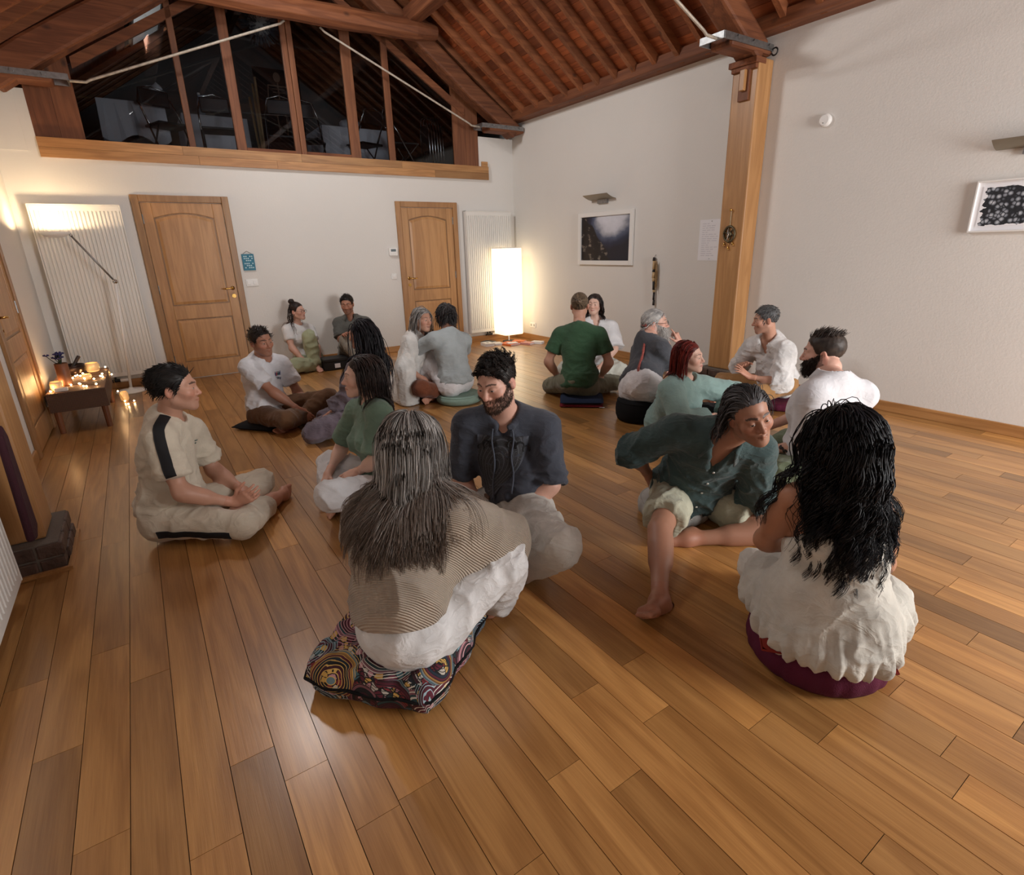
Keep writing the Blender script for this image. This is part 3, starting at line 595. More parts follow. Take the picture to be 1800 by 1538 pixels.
MB().ball((XR - 0.043, 2.905, 2.418), 0.004, 6).obj('led', M['black'], sd)
# pictures
def picture(label, y0, y1, z0, z1, fw, artm, mount=0.0):
    t = thing('framed_picture', label, 'picture', (XR, (y0 + y1) / 2, (z0 + z1) / 2))
    d = 0.035
    for nmp, a in (('frame_side', (XR - d, XR - 0.002, y0, y0 + fw, z0, z1)), ('frame_side', (XR - d, XR - 0.002, y1 - fw, y1, z0, z1)), ('frame_rail', (XR - d, XR - 0.002, y0 + fw, y1 - fw, z0, z0 + fw)), ('frame_rail', (XR - d, XR - 0.002, y0 + fw, y1 - fw, z1 - fw, z1))):
        MB().box(*a).obj(nmp, M['white_p'], t, bevel=0.002)
    if mount: MB().box(XR - 0.012, XR - 0.003, y0 + fw, y1 - fw, z0 + fw, z1 - fw).obj('mount', M['paper'], t)
    MB().box(XR - 0.014 - 0.002 * (mount > 0), XR - 0.004, y0 + fw + mount, y1 - fw - mount, z0 + fw + mount, z1 - fw - mount).obj('print', artm, t)
    return t
def ramp(nt, fac, stops):
    r = N(nt, 'ShaderNodeValToRGB'); el = r.color_ramp.elements; el[0].position, el[0].color = stops[0]; el[1].position, el[1].color = stops[-1]
    for q, c in stops[1:-1]: k = el.new(q); k.color = c
    nt.links.new(fac, r.inputs[0]); return r.outputs[0]
am, nt, p = nodes('mountain_mist_print'); lk = nt.links.new; p.inputs['Roughness'].default_value = 0.35
tc = N(nt, 'ShaderNodeTexCoord'); sx = N(nt, 'ShaderNodeSeparateXYZ'); lk(tc.outputs['Generated'], sx.inputs[0])
nz = N(nt, 'ShaderNodeTexNoise', Scale=3.0, Detail=6.0); lk(tc.outputs['Generated'], nz.inputs['Vector'])
def math_(nt, op, a, b):
    n = N(nt, 'ShaderNodeMath', operation=op)
    for i, q in enumerate((a, b)):
        if q is None: continue
        if isinstance(q, (int, float)): n.inputs[i].default_value = q
        else: nt.links.new(q, n.inputs[i])
    return n.outputs[0]
# cloud: bright, upper middle-right of the print (low y is right of the picture)
gy = math_(nt, 'SUBTRACT', sx.outputs[1], 0.36); gz = math_(nt, 'SUBTRACT', sx.outputs[2], 0.90)
dd = math_(nt, 'ADD', math_(nt, 'MULTIPLY', math_(nt, 'MULTIPLY', gy, gy), 3.2), math_(nt, 'MULTIPLY', math_(nt, 'MULTIPLY', gz, gz), 2.6))
cl = math_(nt, 'SUBTRACT', math_(nt, 'ADD', 0.66, math_(nt, 'MULTIPLY', nz.outputs[0], 0.7)), math_(nt, 'MULTIPLY', dd, 1.05))
sky_ = ramp(nt, cl, [(0.0, L(20, 22, 40)), (0.30, L(34, 42, 68)), (0.55, L(78, 88, 112)), (0.8, L(196, 198, 208)), (1.0, L(214, 216, 226))])
rock = math_(nt, 'SUBTRACT', math_(nt, 'ADD', math_(nt, 'MULTIPLY', sx.outputs[1], 1.15), math_(nt, 'MULTIPLY', nz.outputs[0], 0.35)), math_(nt, 'ADD', math_(nt, 'MULTIPLY', sx.outputs[2], 0.55), 0.62))
rk = N(nt, 'ShaderNodeTexNoise', Scale=8.0, Detail=5.0); lk(tc.outputs['Generated'], rk.inputs['Vector'])
rc = ramp(nt, rk.outputs[0], [(0.3, L(10, 10, 14)), (0.57, L(24, 22, 28)), (0.72, L(150, 140, 128))])
st = N(nt, 'ShaderNodeMapRange'); st.inputs[1].default_value = 0.0; st.inputs[2].default_value = 0.03; lk(rock, st.inputs[0])
mx = N(nt, 'ShaderNodeMix', data_type='RGBA'); lk(st.outputs[0], mx.inputs[0]); lk(sky_, mx.inputs[6]); lk(rc, mx.inputs[7]); lk(mx.outputs[2], p.inputs['Base Color'])
picture('white-framed photo print of dark rocks under a pale cloud, below the small wall lamp', 5.147, 6.19, 1.205, 1.875, 0.055, am)
im, nt, p = nodes('ink_blots_print'); lk = nt.links.new; p.inputs['Roughness'].default_value = 0.6
tc = N(nt, 'ShaderNodeTexCoord'); geo = N(nt, 'ShaderNodeNewGeometry')
vo = N(nt, 'ShaderNodeTexVoronoi', Scale=34.0); lk(geo.outputs['Position'], vo.inputs['Vector']); v2 = N(nt, 'ShaderNodeTexVoronoi', Scale=34.0, feature='DISTANCE_TO_EDGE'); lk(geo.outputs['Position'], v2.inputs['Vector'])
nz = N(nt, 'ShaderNodeTexNoise', Scale=30.0, Detail=3.0); lk(geo.outputs['Position'], nz.inputs['Vector'])
cellc = ramp(nt, math_(nt, 'ADD', vo.outputs['Distance'], math_(nt, 'MULTIPLY', nz.outputs[0], 0.35)), [(0.25, L(196, 200, 206)), (0.5, L(140, 146, 156)), (0.75, L(34, 38, 46))])
edge = N(nt, 'ShaderNodeMapRange'); edge.inputs[1].default_value = 0.03; edge.inputs[2].default_value = 0.10; lk(v2.outputs['Distance'], edge.inputs[0])
ce = N(nt, 'ShaderNodeMix', data_type='RGBA'); lk(edge.outputs[0], ce.inputs[0]); ce.inputs[6].default_value = L(22, 24, 30); lk(cellc, ce.inputs[7])
sx = N(nt, 'ShaderNodeSeparateXYZ'); lk(tc.outputs['Generated'], sx.inputs[0])
rag = N(nt, 'ShaderNodeTexNoise', Scale=9.0, Detail=3.0); lk(tc.outputs['Generated'], rag.inputs['Vector'])
ey = math_(nt, 'ABSOLUTE', math_(nt, 'SUBTRACT', sx.outputs[1], 0.5), None); ez = math_(nt, 'ABSOLUTE', math_(nt, 'SUBTRACT', sx.outputs[2], 0.5), None)
ins = math_(nt, 'LESS_THAN', math_(nt, 'ADD', math_(nt, 'MAXIMUM', ey, ez), math_(nt, 'MULTIPLY', rag.outputs[0], 0.16)), 0.55)
mx = N(nt, 'ShaderNodeMix', data_type='RGBA'); lk(ins, mx.inputs[0]); mx.inputs[6].default_value = L(240, 240, 244); lk(ce.outputs[2], mx.inputs[7]); lk(mx.outputs[2], p.inputs['Base Color'])
picture('white-framed print of crowded black ink blots, at the right picture edge', 0.98, 1.69, 1.475, 1.83, 0.012, im, 0.03)
# wall lamps
def wall_lamp(label, y0, y1, z, proj):
    t = thing('wall_lamp', label, 'wall lamp', (XR, (y0 + y1) / 2, z))
    mb = MB(); n = 7; prof = [(0.004 + proj * i / (n - 1), 0.0 + 0.055 * (i / (n - 1)) ** 1.6) for i in range(n)]
    vs = [(XR - d, y, z - 0.03 + h + e) for e in (0, 0.004) for d, h in prof for y in (y0, y1)]
    fs = [(2 * i, 2 * i + 1, 2 * i + 3, 2 * i + 2) for i in range(n - 1)]; fs += [tuple(2 * n + q for q in f[::-1]) for f in fs]
    fs += [(2 * i, 2 * i + 2, 2 * n + 2 * i + 2, 2 * n + 2 * i) for i in range(n - 1)] + [(2 * i + 1, 2 * n + 2 * i + 1, 2 * n + 2 * i + 3, 2 * i + 3) for i in range(n - 1)] + [(2 * n - 2, 2 * n - 1, 4 * n - 1, 4 * n - 2), (0, 2 * n, 2 * n + 1, 1)]
    mb.add(vs, fs); mb.obj('shade', M['lampmetal'], t)
    MB().box(XR - 0.03, XR - 0.001, y0 + (y1 - y0) * 0.3, y1 - (y1 - y0) * 0.3, z - 0.075, z - 0.01).obj('wall_bracket', M['steel'], t); return t
M['lampmetal'] = mat('brushed_lamp_metal', L(150, 140, 124), 0.4, 0.8)
wall_lamp('curved metal wall lamp above the white-framed rock print', 5.49, 5.95, 2.05, 0.16)
wall_lamp('dark curved metal wall lamp above the ink print at the right edge', 1.1, 1.63, 2.055, 0.13)
# papers on the wall behind the post
pp = thing('wall_paper_sheet', 'white sheet of paper with faint writing pinned to the wall behind the oak post', 'paper', (XR, 4.0, 1.48))
MB().box(XR - 0.004, XR - 0.001, 3.86, 4.155, 1.266, 1.69).obj('sheet', M['paper'], pp)
for z in (1.672, 1.285): MB().ball((XR - 0.005, 4.0, z), 0.006, 6).obj('pin', M['chrome'], pp)
gp = mat('faint_pencil', L(206, 206, 214), 0.9)
random.seed(3)
for k in range(16):
    z = 1.645 - k * 0.022; y = 4.13; 
    for q in range(random.randint(2, 4)):
        w_ = random.uniform(0.02, 0.07); y -= w_ + 0.012
        if y < 3.9: break
        MB().box(XR - 0.0045, XR - 0.0035, y, y + w_, z, z + 0.006).obj('written_line', gp, pp)
# hanging rattle stick with fur and feathers
rs = thing('rattle_stick', 'carved black and tan rattle stick with hanging fur on the right wall', 'wall ornament', (XR, 4.77, 1.02))
tan = mat('tan_leather', L(188, 160, 120), 0.8); dk = mat('dark_wood', L(34, 28, 26), 0.6)
zz = [1.30, 1.26, 1.16, 1.13, 1.06, 1.02, 0.92, 0.89, 0.80, 0.735]; rr_ = [0.016, 0.018, 0.017, 0.021, 0.024, 0.02, 0.015, 0.013, 0.013, 0.015]
for i in range(9):
    y = 4.77 - 0.0035 * i; MB().tube([(XR - 0.03, y, zz[i]), (XR - 0.03, y + 0.003, zz[i + 1])], [rr_[i], rr_[i + 1]], 10).obj('stick_section', (dk, tan, dk, tan, tan, dk, tan, dk, dk)[i], rs, smooth=True)
MB().tube([(XR - 0.03, 4.77, 1.30), (XR - 0.005, 4.77, 1.33)], 0.003, 6).obj('loop', M['steel'], rs)
random.seed(11)
fur = MB()
for k in range(26):
    y = 4.735 + random.uniform(-0.012, 0.01); z = random.uniform(1.1, 1.26); x = XR - random.uniform(0.02, 0.045); l = random.uniform(0.12, 0.24)
    fur.tube([(x, y, z), (x, y - 0.012, z - l * 0.5), (x - 0.004, y - 0.012 + random.uniform(-0.02, 0.02), z - l)], [0.004, 0.005, 0.001], 4)
fur.obj('hanging_fur', mat('fur', L(150, 122, 84), 0.9, var=0.4, vscale=60), rs)
# bell ornament on the oak post
bo = thing('bell_ornament', 'bronze openwork disc with three small bells hanging on the oak post', 'wall ornament', (5.05, 3.60, 1.5))
brz = mat('old_bronze', L(96, 88, 70), 0.45, 0.8, var=0.25, vscale=60)
ox, oy = 5.038, 3.605
MB().tube([(ox + 0.012, oy, 1.755), (ox - 0.01, oy, 1.755)], 0.008, 8).ball((ox - 0.012, oy, 1.755), 0.013, 8).obj('nail', M['brass'], bo)
MB().tube([(ox, oy, 1.75), (ox, oy, 1.605)], 0.0035, 6).obj('chain', brz, bo)
rg = MB(); rg.tube([(ox, oy + 0.062 * math.cos(a), 1.53 + 0.072 * math.sin(a)) for a in [i * math.pi / 12 for i in range(25)]], 0.011, 6)
for a in range(6): rg.tube([(ox, oy + 0.02 * math.cos(a * 1.047), 1.53 + 0.02 * math.sin(a * 1.047)), (ox, oy + 0.06 * math.cos(a * 1.047 + 0.3), 1.53 + 0.07 * math.sin(a * 1.047 + 0.3))], 0.006, 5)
rg.obj('openwork_disc', brz, bo, smooth=True)
MB().ball((ox - 0.004, oy, 1.53), 0.03, 10, (0.5, 1, 1)).obj('disc_boss', brz, bo, smooth=True)
MB().tube([(ox - 0.016, oy + 0.01, 1.575), (ox - 0.02, oy - 0.004, 1.53), (ox - 0.016, oy + 0.012, 1.475)], [0.002, 0.008, 0.002], 6).obj('silver_feather', M['chrome'], bo)
for dy, z in ((0.048, 1.42), (0.0, 1.385), (-0.048, 1.425)):
    MB().tube([(ox, oy + dy, z + 0.07), (ox, oy + dy, z + 0.03)], 0.002, 5).lathe([(0.004, 0.03), (0.009, 0.02), (0.012, 0.004), (0.016, 0.0), (0.0, 0.0)], (ox, oy + dy, z), 12).obj('bell', M['brass'], bo, smooth=True)
tag(MB().prism([(3.10, 0.14), (3.14, 0.40), (3.17, 0.62), (3.22, 0.66), (3.26, 0.60), (3.25, 0.16), (3.18, 0.12)], lambda y, z: (XL + 0.255, y - 0.09, z + 0.12), lambda y, z: (XL + 0.285, y - 0.09, z + 0.12)).obj('hanging_cloth', mat('aubergine_cloth', L(58, 22, 34), 0.9, bump=0.3, bscale=60), o=(XL + 0.27, 3.1, 0.5), bevel=0.012), 'dark aubergine cloth hanging in front of the left post at the picture edge', 'cloth')

# ------------------------------------------------------------------ cushions
def simple_fabric(name, col, bump=0.3): return mat(name, col, 0.9, bump=bump, bscale=250, var=0.08, vscale=14, spec=0.2)
def zafu(label, x, y, r, h, m, pleats=20, dent=0.02, strap=False, z=0.0, sqx=1.0, rot=0.0):
    t = thing('round_cushion', label, 'cushion', (x, y, z)); t.rotation_euler.z = rot
    n = 96; prof = [(0.0, 0.0), (0.80, 0.0), (0.93, 0.06), (1.0, 0.25), (1.02, 0.5), (1.0, 0.72), (0.94, 0.90)]; top = [(0.94, 0.90), (0.90, 0.96), (0.7, 1.0), (0.35, 0.97), (0.0, 0.94)]
    def ring(pr, amp):
        vs = []; fs = []
        for i, (a, b) in enumerate(pr):
            for j in range(n):
                q = 2 * math.pi * j / n; s_ = abs(math.sin(q * pleats / 2)); d = amp * (s_ ** 0.35 - 1) * (1 if 0.2 < b < 0.9 else 0.4) * (a > 0.5)
                vs.append((r * sqx * (a + d) * math.cos(q), r * (a + d) * math.sin(q), h * b - dent * h * max(0, 1 - a * 1.3) * 4 * (b > 0.8)))
        for i in range(len(pr) - 1):
            for j in range(n): fs.append((i * n + j, i * n + (j + 1) % n, (i + 1) * n + (j + 1) % n, (i + 1) * n + j))
        return MB().add(vs, fs)
    ring(prof, 0.05 if pleats else 0).obj('pleated_side', m, t, o=(0, 0, 0), smooth=True); ring(top, 0.02 if pleats else 0).obj('top_panel', m, t, o=(0, 0, 0), smooth=True)
    MB().tube([(0.945 * r * sqx * math.cos(q), 0.945 * r * math.sin(q), 0.90 * h) for q in [i * math.pi / 24 for i in range(49)]], 0.004, 6).obj('piping', m, t, o=(0, 0, 0), smooth=True)
    if strap:
        a = strap if not isinstance(strap, bool) else -0.6; MB().tube([(r * 1.03 * math.cos(a) * k, r * 1.03 * math.sin(a) * k, h * v) for k, v in ((0.9, 0.93), (1.0, 0.75), (1.03, 0.5), (1.0, 0.28))], 0.012, 6).obj('carry_strap', m, t, o=(0, 0, 0), smooth=True)
    return t
def flat_cushion(label, x, y, w_, d_, h, m, z=0.0, rot=0.0, tagc=False, puff=0.7):
    t = thing('square_cushion', label, 'cushion', (x, y, z)); t.rotation_euler.z = math.radians(rot); n = 20; vs = []; fs = []
    for side in (0, 1):
        for i in range(n + 1):
            for j in range(n + 1):
                u, v = 2 * i / n - 1, 2 * j / n - 1; e = ((1 - abs(u) ** 4) * (1 - abs(v) ** 4)) ** 0.45; k = 1 - 0.03 * (1 - abs(u) ** 2) * (abs(v) > 0.95) 
                vs.append((u * w_ / 2 * (1 - 0.04 * (1 - v * v) * abs(u) ** 6 * -1), v * d_ / 2, h / 2 + (1 if side else -1) * h / 2 * (e * puff + (1 - puff) * min(1, e * 3))))
    q = (n + 1) ** 2
    for i in range(n):
        for j in range(n):
            k = i * (n + 1) + j; fs.append((q + k, q + k + n + 1, q + k + n + 2, q + k + 1)); fs.append((k, k + 1, k + n + 2, k + n + 1))
    MB().add(vs, fs).obj('cover', m, t, o=(0, 0, 0), smooth=True)
    MB().tube([(w_ / 2 * a, d_ / 2 * b, h / 2) for a, b in ((-1, -1), (0, -1), (1, -1), (1, 0), (1, 1), (0, 1), (-1, 1), (-1, 0), (-1, -1))], 0.004, 5).obj('piping', m, t, o=(0, 0, 0))
    if tagc: MB().box(w_ / 2 - 0.03, w_ / 2 + 0.02, -d_ / 2 - 0.012, -d_ / 2, h * 0.3, h * 0.34).obj('fabric_tag', M['white_p'], t, o=(0, 0, 0))
    return t
mar = simple_fabric('burgundy_cotton', L(84, 28, 50)); mar2 = simple_fabric('brick_red_cotton', L(122, 40, 32)); navy = simple_fabric('navy_cotton', L(34, 44, 66)); sage = simple_fabric('sage_cotton', L(134, 158, 146)); blk = simple_fabric('black_cotton', L(20, 20, 22)); gry = simple_fabric('pale_grey_cotton', L(176, 174, 170)); red = simple_fabric('dark_red_cotton', L(120, 34, 44))
zafu('burgundy pleated round cushion under the woman in the white dress', 1.80, 0.76, 0.235, 0.125, mar, 22, strap=-1.0)
flat_cushion('thin brick-red square cushion on top of the burgundy round one', 1.79, 0.765, 0.40, 0.40, 0.045, mar2, z=0.115, rot=38)
zafu('pale grey pleated round cushion under the man in shorts', 2.27, 1.82, 0.20, 0.10, gry, 16)
zafu('sage green round cushion under the man in the pale grey top', 2.47, 4.73, 0.225, 0.085, sage, 0)
flat_cushion('flat navy square cushion under the man in the green t-shirt', 3.37, 3.90, 0.40, 0.36, 0.05, navy, z=0.025, rot=-40, tagc=False)
flat_cushion('thin red square mat beneath the navy cushion', 3.37, 3.90, 0.40, 0.36, 0.028, red, rot=-42, tagc=True)
zafu('tall black round cushion under the white-bearded man', 3.42, 3.20, 0.195, 0.19, blk, 0)
zafu('dark red round cushion under the woman in mauve', 1.42, 4.30, 0.17, 0.075, red, 18)
zafu('burgundy round cushion under the man in the charcoal hooded tee', 1.40, 2.08, 0.20, 0.085, mar, 20)
zafu('burgundy round cushion under the man in the white linen shirt', 4.70, 2.66, 0.21, 0.075, mar, 20)
flat_cushion('flat black square cushion under the man in brown trousers', 0.74, 5.14, 0.42, 0.40, 0.05, blk, rot=40)
# the patterned floor cushion
pm_, nt, p = nodes('ornate_printed_cotton'); lk = nt.links.new; p.inputs['Roughness'].default_value = 0.85
tc = N(nt, 'ShaderNodeTexCoord'); ob_ = tc.outputs['Object']
nz = N(nt, 'ShaderNodeTexNoise', Scale=6.0, Detail=1.0); lk(ob_, nz.inputs['Vector']); wa = N(nt, 'ShaderNodeVectorMath', operation='MULTIPLY_ADD'); lk(nz.outputs[1], wa.inputs[0]); wa.inputs[1].default_value = (0.05, 0.05, 0.05); lk(ob_, wa.inputs[2])
big = N(nt, 'ShaderNodeTexVoronoi', Scale=7.0); lk(wa.outputs[0], big.inputs['Vector'])
r1 = math_(nt, 'MULTIPLY', big.outputs['Distance'], 100.0)
bandi = N(nt, 'ShaderNodeMath', operation='FLOOR'); lk(math_(nt, 'MULTIPLY', big.outputs['Distance'], 15.0), bandi.inputs[0])
sp_ = N(nt, 'ShaderNodeSeparateColor'); lk(big.outputs['Color'], sp_.inputs[0])
key = math_(nt, 'FRACT', math_(nt, 'ADD', math_(nt, 'MULTIPLY', sp_.outputs[0], 3.7), math_(nt, 'MULTIPLY', bandi.outputs[0], 0.37)), None)
def const_ramp(fac, cols):
    r = N(nt, 'ShaderNodeValToRGB'); r.color_ramp.interpolation = 'CONSTANT'; el = r.color_ramp.elements; el[0].position = 0; el[0].color = cols[0]; el[1].position = 1 - 1 / len(cols); el[1].color = cols[-1]
    for i, c in enumerate(cols[1:-1]): k = el.new((i + 1) / len(cols)); k.color = c
    lk(fac, r.inputs[0]); return r.outputs[0]
basec = const_ramp(key, [L(58, 16, 30), L(16, 16, 20), L(84, 22, 40), L(34, 62, 66), L(20, 20, 26), L(150, 110, 56), L(70, 20, 34), L(120, 76, 84), L(26, 40, 56), L(96, 118, 126)])
# scale-like small motifs along each band
sm = N(nt, 'ShaderNodeTexVoronoi', Scale=44.0); lk(wa.outputs[0], sm.inputs['Vector'])
sme = N(nt, 'ShaderNodeTexVoronoi', Scale=44.0, feature='DISTANCE_TO_EDGE'); lk(wa.outputs[0], sme.inputs['Vector'])
sp2 = N(nt, 'ShaderNodeSeparateColor'); lk(sm.outputs['Color'], sp2.inputs[0])
smc = const_ramp(sp2.outputs[1], [L(20, 20, 26), L(176, 170, 160), L(60, 92, 100), L(90, 26, 44), L(196, 158, 84), L(178, 130, 136), L(24, 46, 48), L(120, 40, 44)])
use = math_(nt, 'GREATER_THAN', math_(nt, 'FRACT', math_(nt, 'MULTIPLY', key, 5.3), None), 0.55)
mxa = N(nt, 'ShaderNodeMix', data_type='RGBA'); lk(use, mxa.inputs[0]); lk(basec, mxa.inputs[6]); lk(smc, mxa.inputs[7])
oute = math_(nt, 'LESS_THAN', sme.outputs[0], 0.07); mxo = N(nt, 'ShaderNodeMix', data_type='RGBA'); lk(math_(nt, 'MULTIPLY', oute, use), mxo.inputs[0]); lk(mxa.outputs[2], mxo.inputs[6]); mxo.inputs[7].default_value = L(14, 14, 18)
ring_ = math_(nt, 'GREATER_THAN', math_(nt, 'SINE', r1, None), 0.72)
lc = const_ramp(math_(nt, 'FRACT', math_(nt, 'MULTIPLY', sp_.outputs[1], 7.0), None), [L(206, 200, 190), L(204, 166, 90), L(150, 176, 186), L(12, 12, 16), L(196, 150, 156)])
mxb = N(nt, 'ShaderNodeMix', data_type='RGBA'); lk(ring_, mxb.inputs[0]); lk(mxo.outputs[2], mxb.inputs[6]); lk(lc, mxb.inputs[7]); lk(mxb.outputs[2], p.inputs['Base Color'])
b_ = N(nt, 'ShaderNodeBump', Strength=0.25, Distance=0.003); n2 = N(nt, 'ShaderNodeTexNoise', Scale=300.0); lk(ob_, n2.inputs['Vector']); lk(n2.outputs[0], b_.inputs['Height']); lk(b_.outputs[0], p.inputs['Normal'])
fc = thing('floor_cushion', 'large square floor cushion in a colourful ornate print, under the woman in beige', 'cushion', (0.53, 1.62, 0))
cor = [np.array(q) - [0.53, 1.62] for q in ((0.185, 1.665), (0.515, 1.295), (0.885, 1.575), (0.555, 1.965))]; n = 44; vs = []; fs = []; H = 0.15
rngc = np.random.RandomState(4)
def cpos(u, v, side):
    P2 = cor[0] * (1 - u) * (1 - v) + cor[1] * u * (1 - v) + cor[2] * u * v + cor[3] * (1 - u) * v
    a, b = 2 * u - 1, 2 * v - 1; e = max(abs(a), abs(b)); edge = ((1 - abs(a) ** 12) * (1 - abs(b) ** 12)) ** 0.6
    bulge = 1.0 + 0.03 * math.sin(9 * a) * (abs(b) > 0.9) + 0.03 * math.sin(8 * b) * (abs(a) > 0.9)
    z = H * (0.5 + (0.5 if side else -0.5) * edge)
    tuft = 0.010 * (math.sin(13 * a + 2 * b) * math.sin(11 * b - 3 * a)) * edge + 0.006 * math.sin(23 * a) * math.sin(19 * b)
    r = math.hypot(a, b); z += (tuft - 0.012 * math.exp(-(r / 0.55) ** 2)) if side else 0
    bulge *= 1.03 - 0.07 * a * a * b * b; return (P2[0] * bulge, P2[1] * bulge, max(z, 0.001))
for side in (0, 1):
    for i in range(n + 1):
        for j in range(n + 1): vs.append(cpos(i / n, j / n, side))
q = (n + 1) ** 2
for i in range(n):
    for j in range(n): k = i * (n + 1) + j; fs += [(q + k, q + k + n + 1, q + k + n + 2, q + k + 1), (k, k + 1, k + n + 2, k + n + 1)]
MB().add(vs, fs).obj('cover', pm_, fc, o=(0, 0, 0), smooth=True)
MB().tube([cpos(u, v, 0)[:2] + (H * 0.5,) for u, v in [(0, t / 8) for t in range(9)] + [(t / 8, 1) for t in range(1, 9)] + [(1, 1 - t / 8) for t in range(1, 9)] + [(1 - t / 8, 0) for t in range(1, 9)]], 0.006, 6).obj('piping', blk, fc, o=(0, 0, 0), smooth=True)
# ------------------------------------------------------------------ the altar bench in the left corner
wk, nt, p = nodes('woven_wicker'); lk = nt.links.new; tc = N(nt, 'ShaderNodeTexCoord'); w1 = N(nt, 'ShaderNodeTexWave', Scale=28.0, bands_direction='Y'); w2 = N(nt, 'ShaderNodeTexWave', Scale=28.0, bands_direction='X'); w3 = N(nt, 'ShaderNodeTexWave', Scale=28.0, bands_direction='Z')
for q in (w1, w2, w3): lk(tc.outputs['Object'], q.inputs['Vector'])
hh_ = math_(nt, 'MAXIMUM', math_(nt, 'MULTIPLY', w1.outputs[1], w2.outputs[1]), math_(nt, 'MULTIPLY', w3.outputs[1], 0.8)); cc_ = ramp(nt, hh_, [(0.0, L(40, 26, 20)), (0.5, L(84, 58, 42)), (1.0, L(112, 80, 60))]); lk(cc_, p.inputs['Base Color']); p.inputs['Roughness'].default_value = 0.7; b_ = N(nt, 'ShaderNodeBump', Strength=0.7, Distance=0.006); lk(hh_, b_.inputs['Height']); lk(b_.outputs[0], p.inputs['Normal'])
be = thing('wicker_bench', 'dark wicker bench used as an altar, under the floor uplighter', 'bench', (-0.61, 6.55, 0))
bx0, bx1, by0, by1 = -0.815, -0.40, 5.97, 7.10
MB().box(bx0, bx1, by0, by1, 0.345, 0.365).obj('top', wk, be, bevel=0.006)
for a in ((bx0, bx1, by0, by0 + 0.02, 0.20, 0.345), (bx0, bx1, by1 - 0.02, by1, 0.20, 0.345), (bx0, bx0 + 0.02, by0 + 0.02, by1 - 0.02, 0.20, 0.345), (bx1 - 0.02, bx1, by0 + 0.02, by1 - 0.02, 0.20, 0.345)): MB().box(*a).obj('apron', wk, be)
for x in (bx0 + 0.04, bx1 - 0.04):
    for y in (by0 + 0.05, by1 - 0.05): MB().tube([(x, y, 0.0), (x, y, 0.345)], [0.022, 0.030], 10).obj('leg', M['pine_z'], be)
TZ = 0.3655
M['flame'] = mat('candle_flame', (1, 0.6, 0.25, 1), emit=(1.0, 0.55, 0.18, 1), estr=40); M['wax'] = mat('candle_wax', L(240, 200, 140), 0.5, emit=(1.0, 0.5, 0.15, 1), estr=1.2); M['clear'] = mat('tealight_glass', L(220, 190, 150), 0.1, spec=0.6, emit=(1.0, 0.5, 0.15, 1), estr=0.25)
def candle(label, x, y, r, h, body, z=TZ):
    t = thing('candle_holder', label, 'candle', (x, y, z)); MB().lathe([(r * 0.7, 0), (r, h * 0.3), (r, h * 0.75), (r * 0.85, h), (r * 0.80, h), (r * 0.93, h * 0.7), (r * 0.93, h * 0.3), (0, 0.006)], (x, y, z), 20, cap=False).obj('glass', body, t, smooth=True)
    MB().lathe([(0, 0.008), (r * 0.85, 0.008), (r * 0.85, h * 0.5), (0, h * 0.5)], (x, y, z), 16).obj('wax', M['wax'], t); MB().ball((x, y, z + h * 0.62), r * 0.22, 8, (1, 1, 1.8)).obj('flame', M['flame'], t); return t
candle('glowing amber glass candle holder at the far end of the bench', -0.52, 6.92, 0.06, 0.09, M['clear'])
candle('small lit tea light in the middle of the bench', -0.55, 6.50, 0.04, 0.05, M['clear'])
candle('clear glass with a lit candle at the near left corner of the bench', -0.74, 6.10, 0.045, 0.08, M['clear'])
tag(MB().box(-0.755, -0.66, 6.02, 6.07, TZ, TZ + 0.03).obj('white_stone', M['rad'], o=(-0.7, 6.05, TZ), bevel=0.006), 'small pale block in front of the corner candle', 'ornament')
vt = thing('tall_vase', 'brown cylindrical vase holding small dark blue flowers', 'vase', (-0.69, 6.30, TZ))
MB().lathe([(0.045, 0), (0.05, 0.01), (0.05, 0.20), (0.045, 0.205), (0.045, 0.19), (0, 0.19)], (-0.69, 6.30, TZ), 20).obj('body', mat('brown_bamboo', L(118, 74, 48), 0.5, var=0.2, vscale=20), vt, smooth=True)
random.seed(9); blu = mat('blue_petals', L(44, 44, 96), 0.8); grn = mat('stem_green', L(40, 54, 36), 0.8)
for k in range(12):
    a = random.uniform(0, 6.28); r = random.uniform(0.0, 0.09); z = TZ + 0.24 + random.uniform(0, 0.06); e = (-0.69 + r * math.cos(a), 6.30 + r * math.sin(a), z)
    MB().tube([(-0.69, 6.30, TZ + 0.18), ((-0.69 + e[0]) / 2, (6.30 + e[1]) / 2, TZ + 0.22), e], 0.003, 5).obj('stem', grn, vt)
    f = MB()
    for q in range(6): c_ = q * 1.047; f.tube([e, (e[0] + 0.022 * math.cos(c_), e[1] + 0.022 * math.sin(c_), e[2] + 0.010)], [0.003, 0.007], 5)
    f.obj('flower', blu, vt)
sb = thing('singing_bowl', 'dark singing bowl with a wooden mallet resting in it', 'bowl', (-0.68, 6.85, TZ)); dkb = mat('dark_bronze', L(52, 38, 32), 0.35, 0.7)
MB().lathe([(0, 0.0), (0.07, 0.0), (0.105, 0.03), (0.115, 0.07), (0.11, 0.10), (0.104, 0.10), (0.108, 0.07), (0.09, 0.03), (0, 0.012)], (-0.68, 6.85, TZ), 28, cap=False).obj('bowl', dkb, sb, smooth=True)
MB().tube([(-0.70, 6.83, TZ + 0.03), (-0.60, 6.90, TZ + 0.17)], [0.013, 0.017], 8).obj('mallet', mat('dark_mallet', L(40, 28, 24), 0.6), sb)
fl_m = mat('fairy_light', (1, 0.7, 0.4, 1), emit=(1.0, 0.62, 0.28, 1), estr=60)
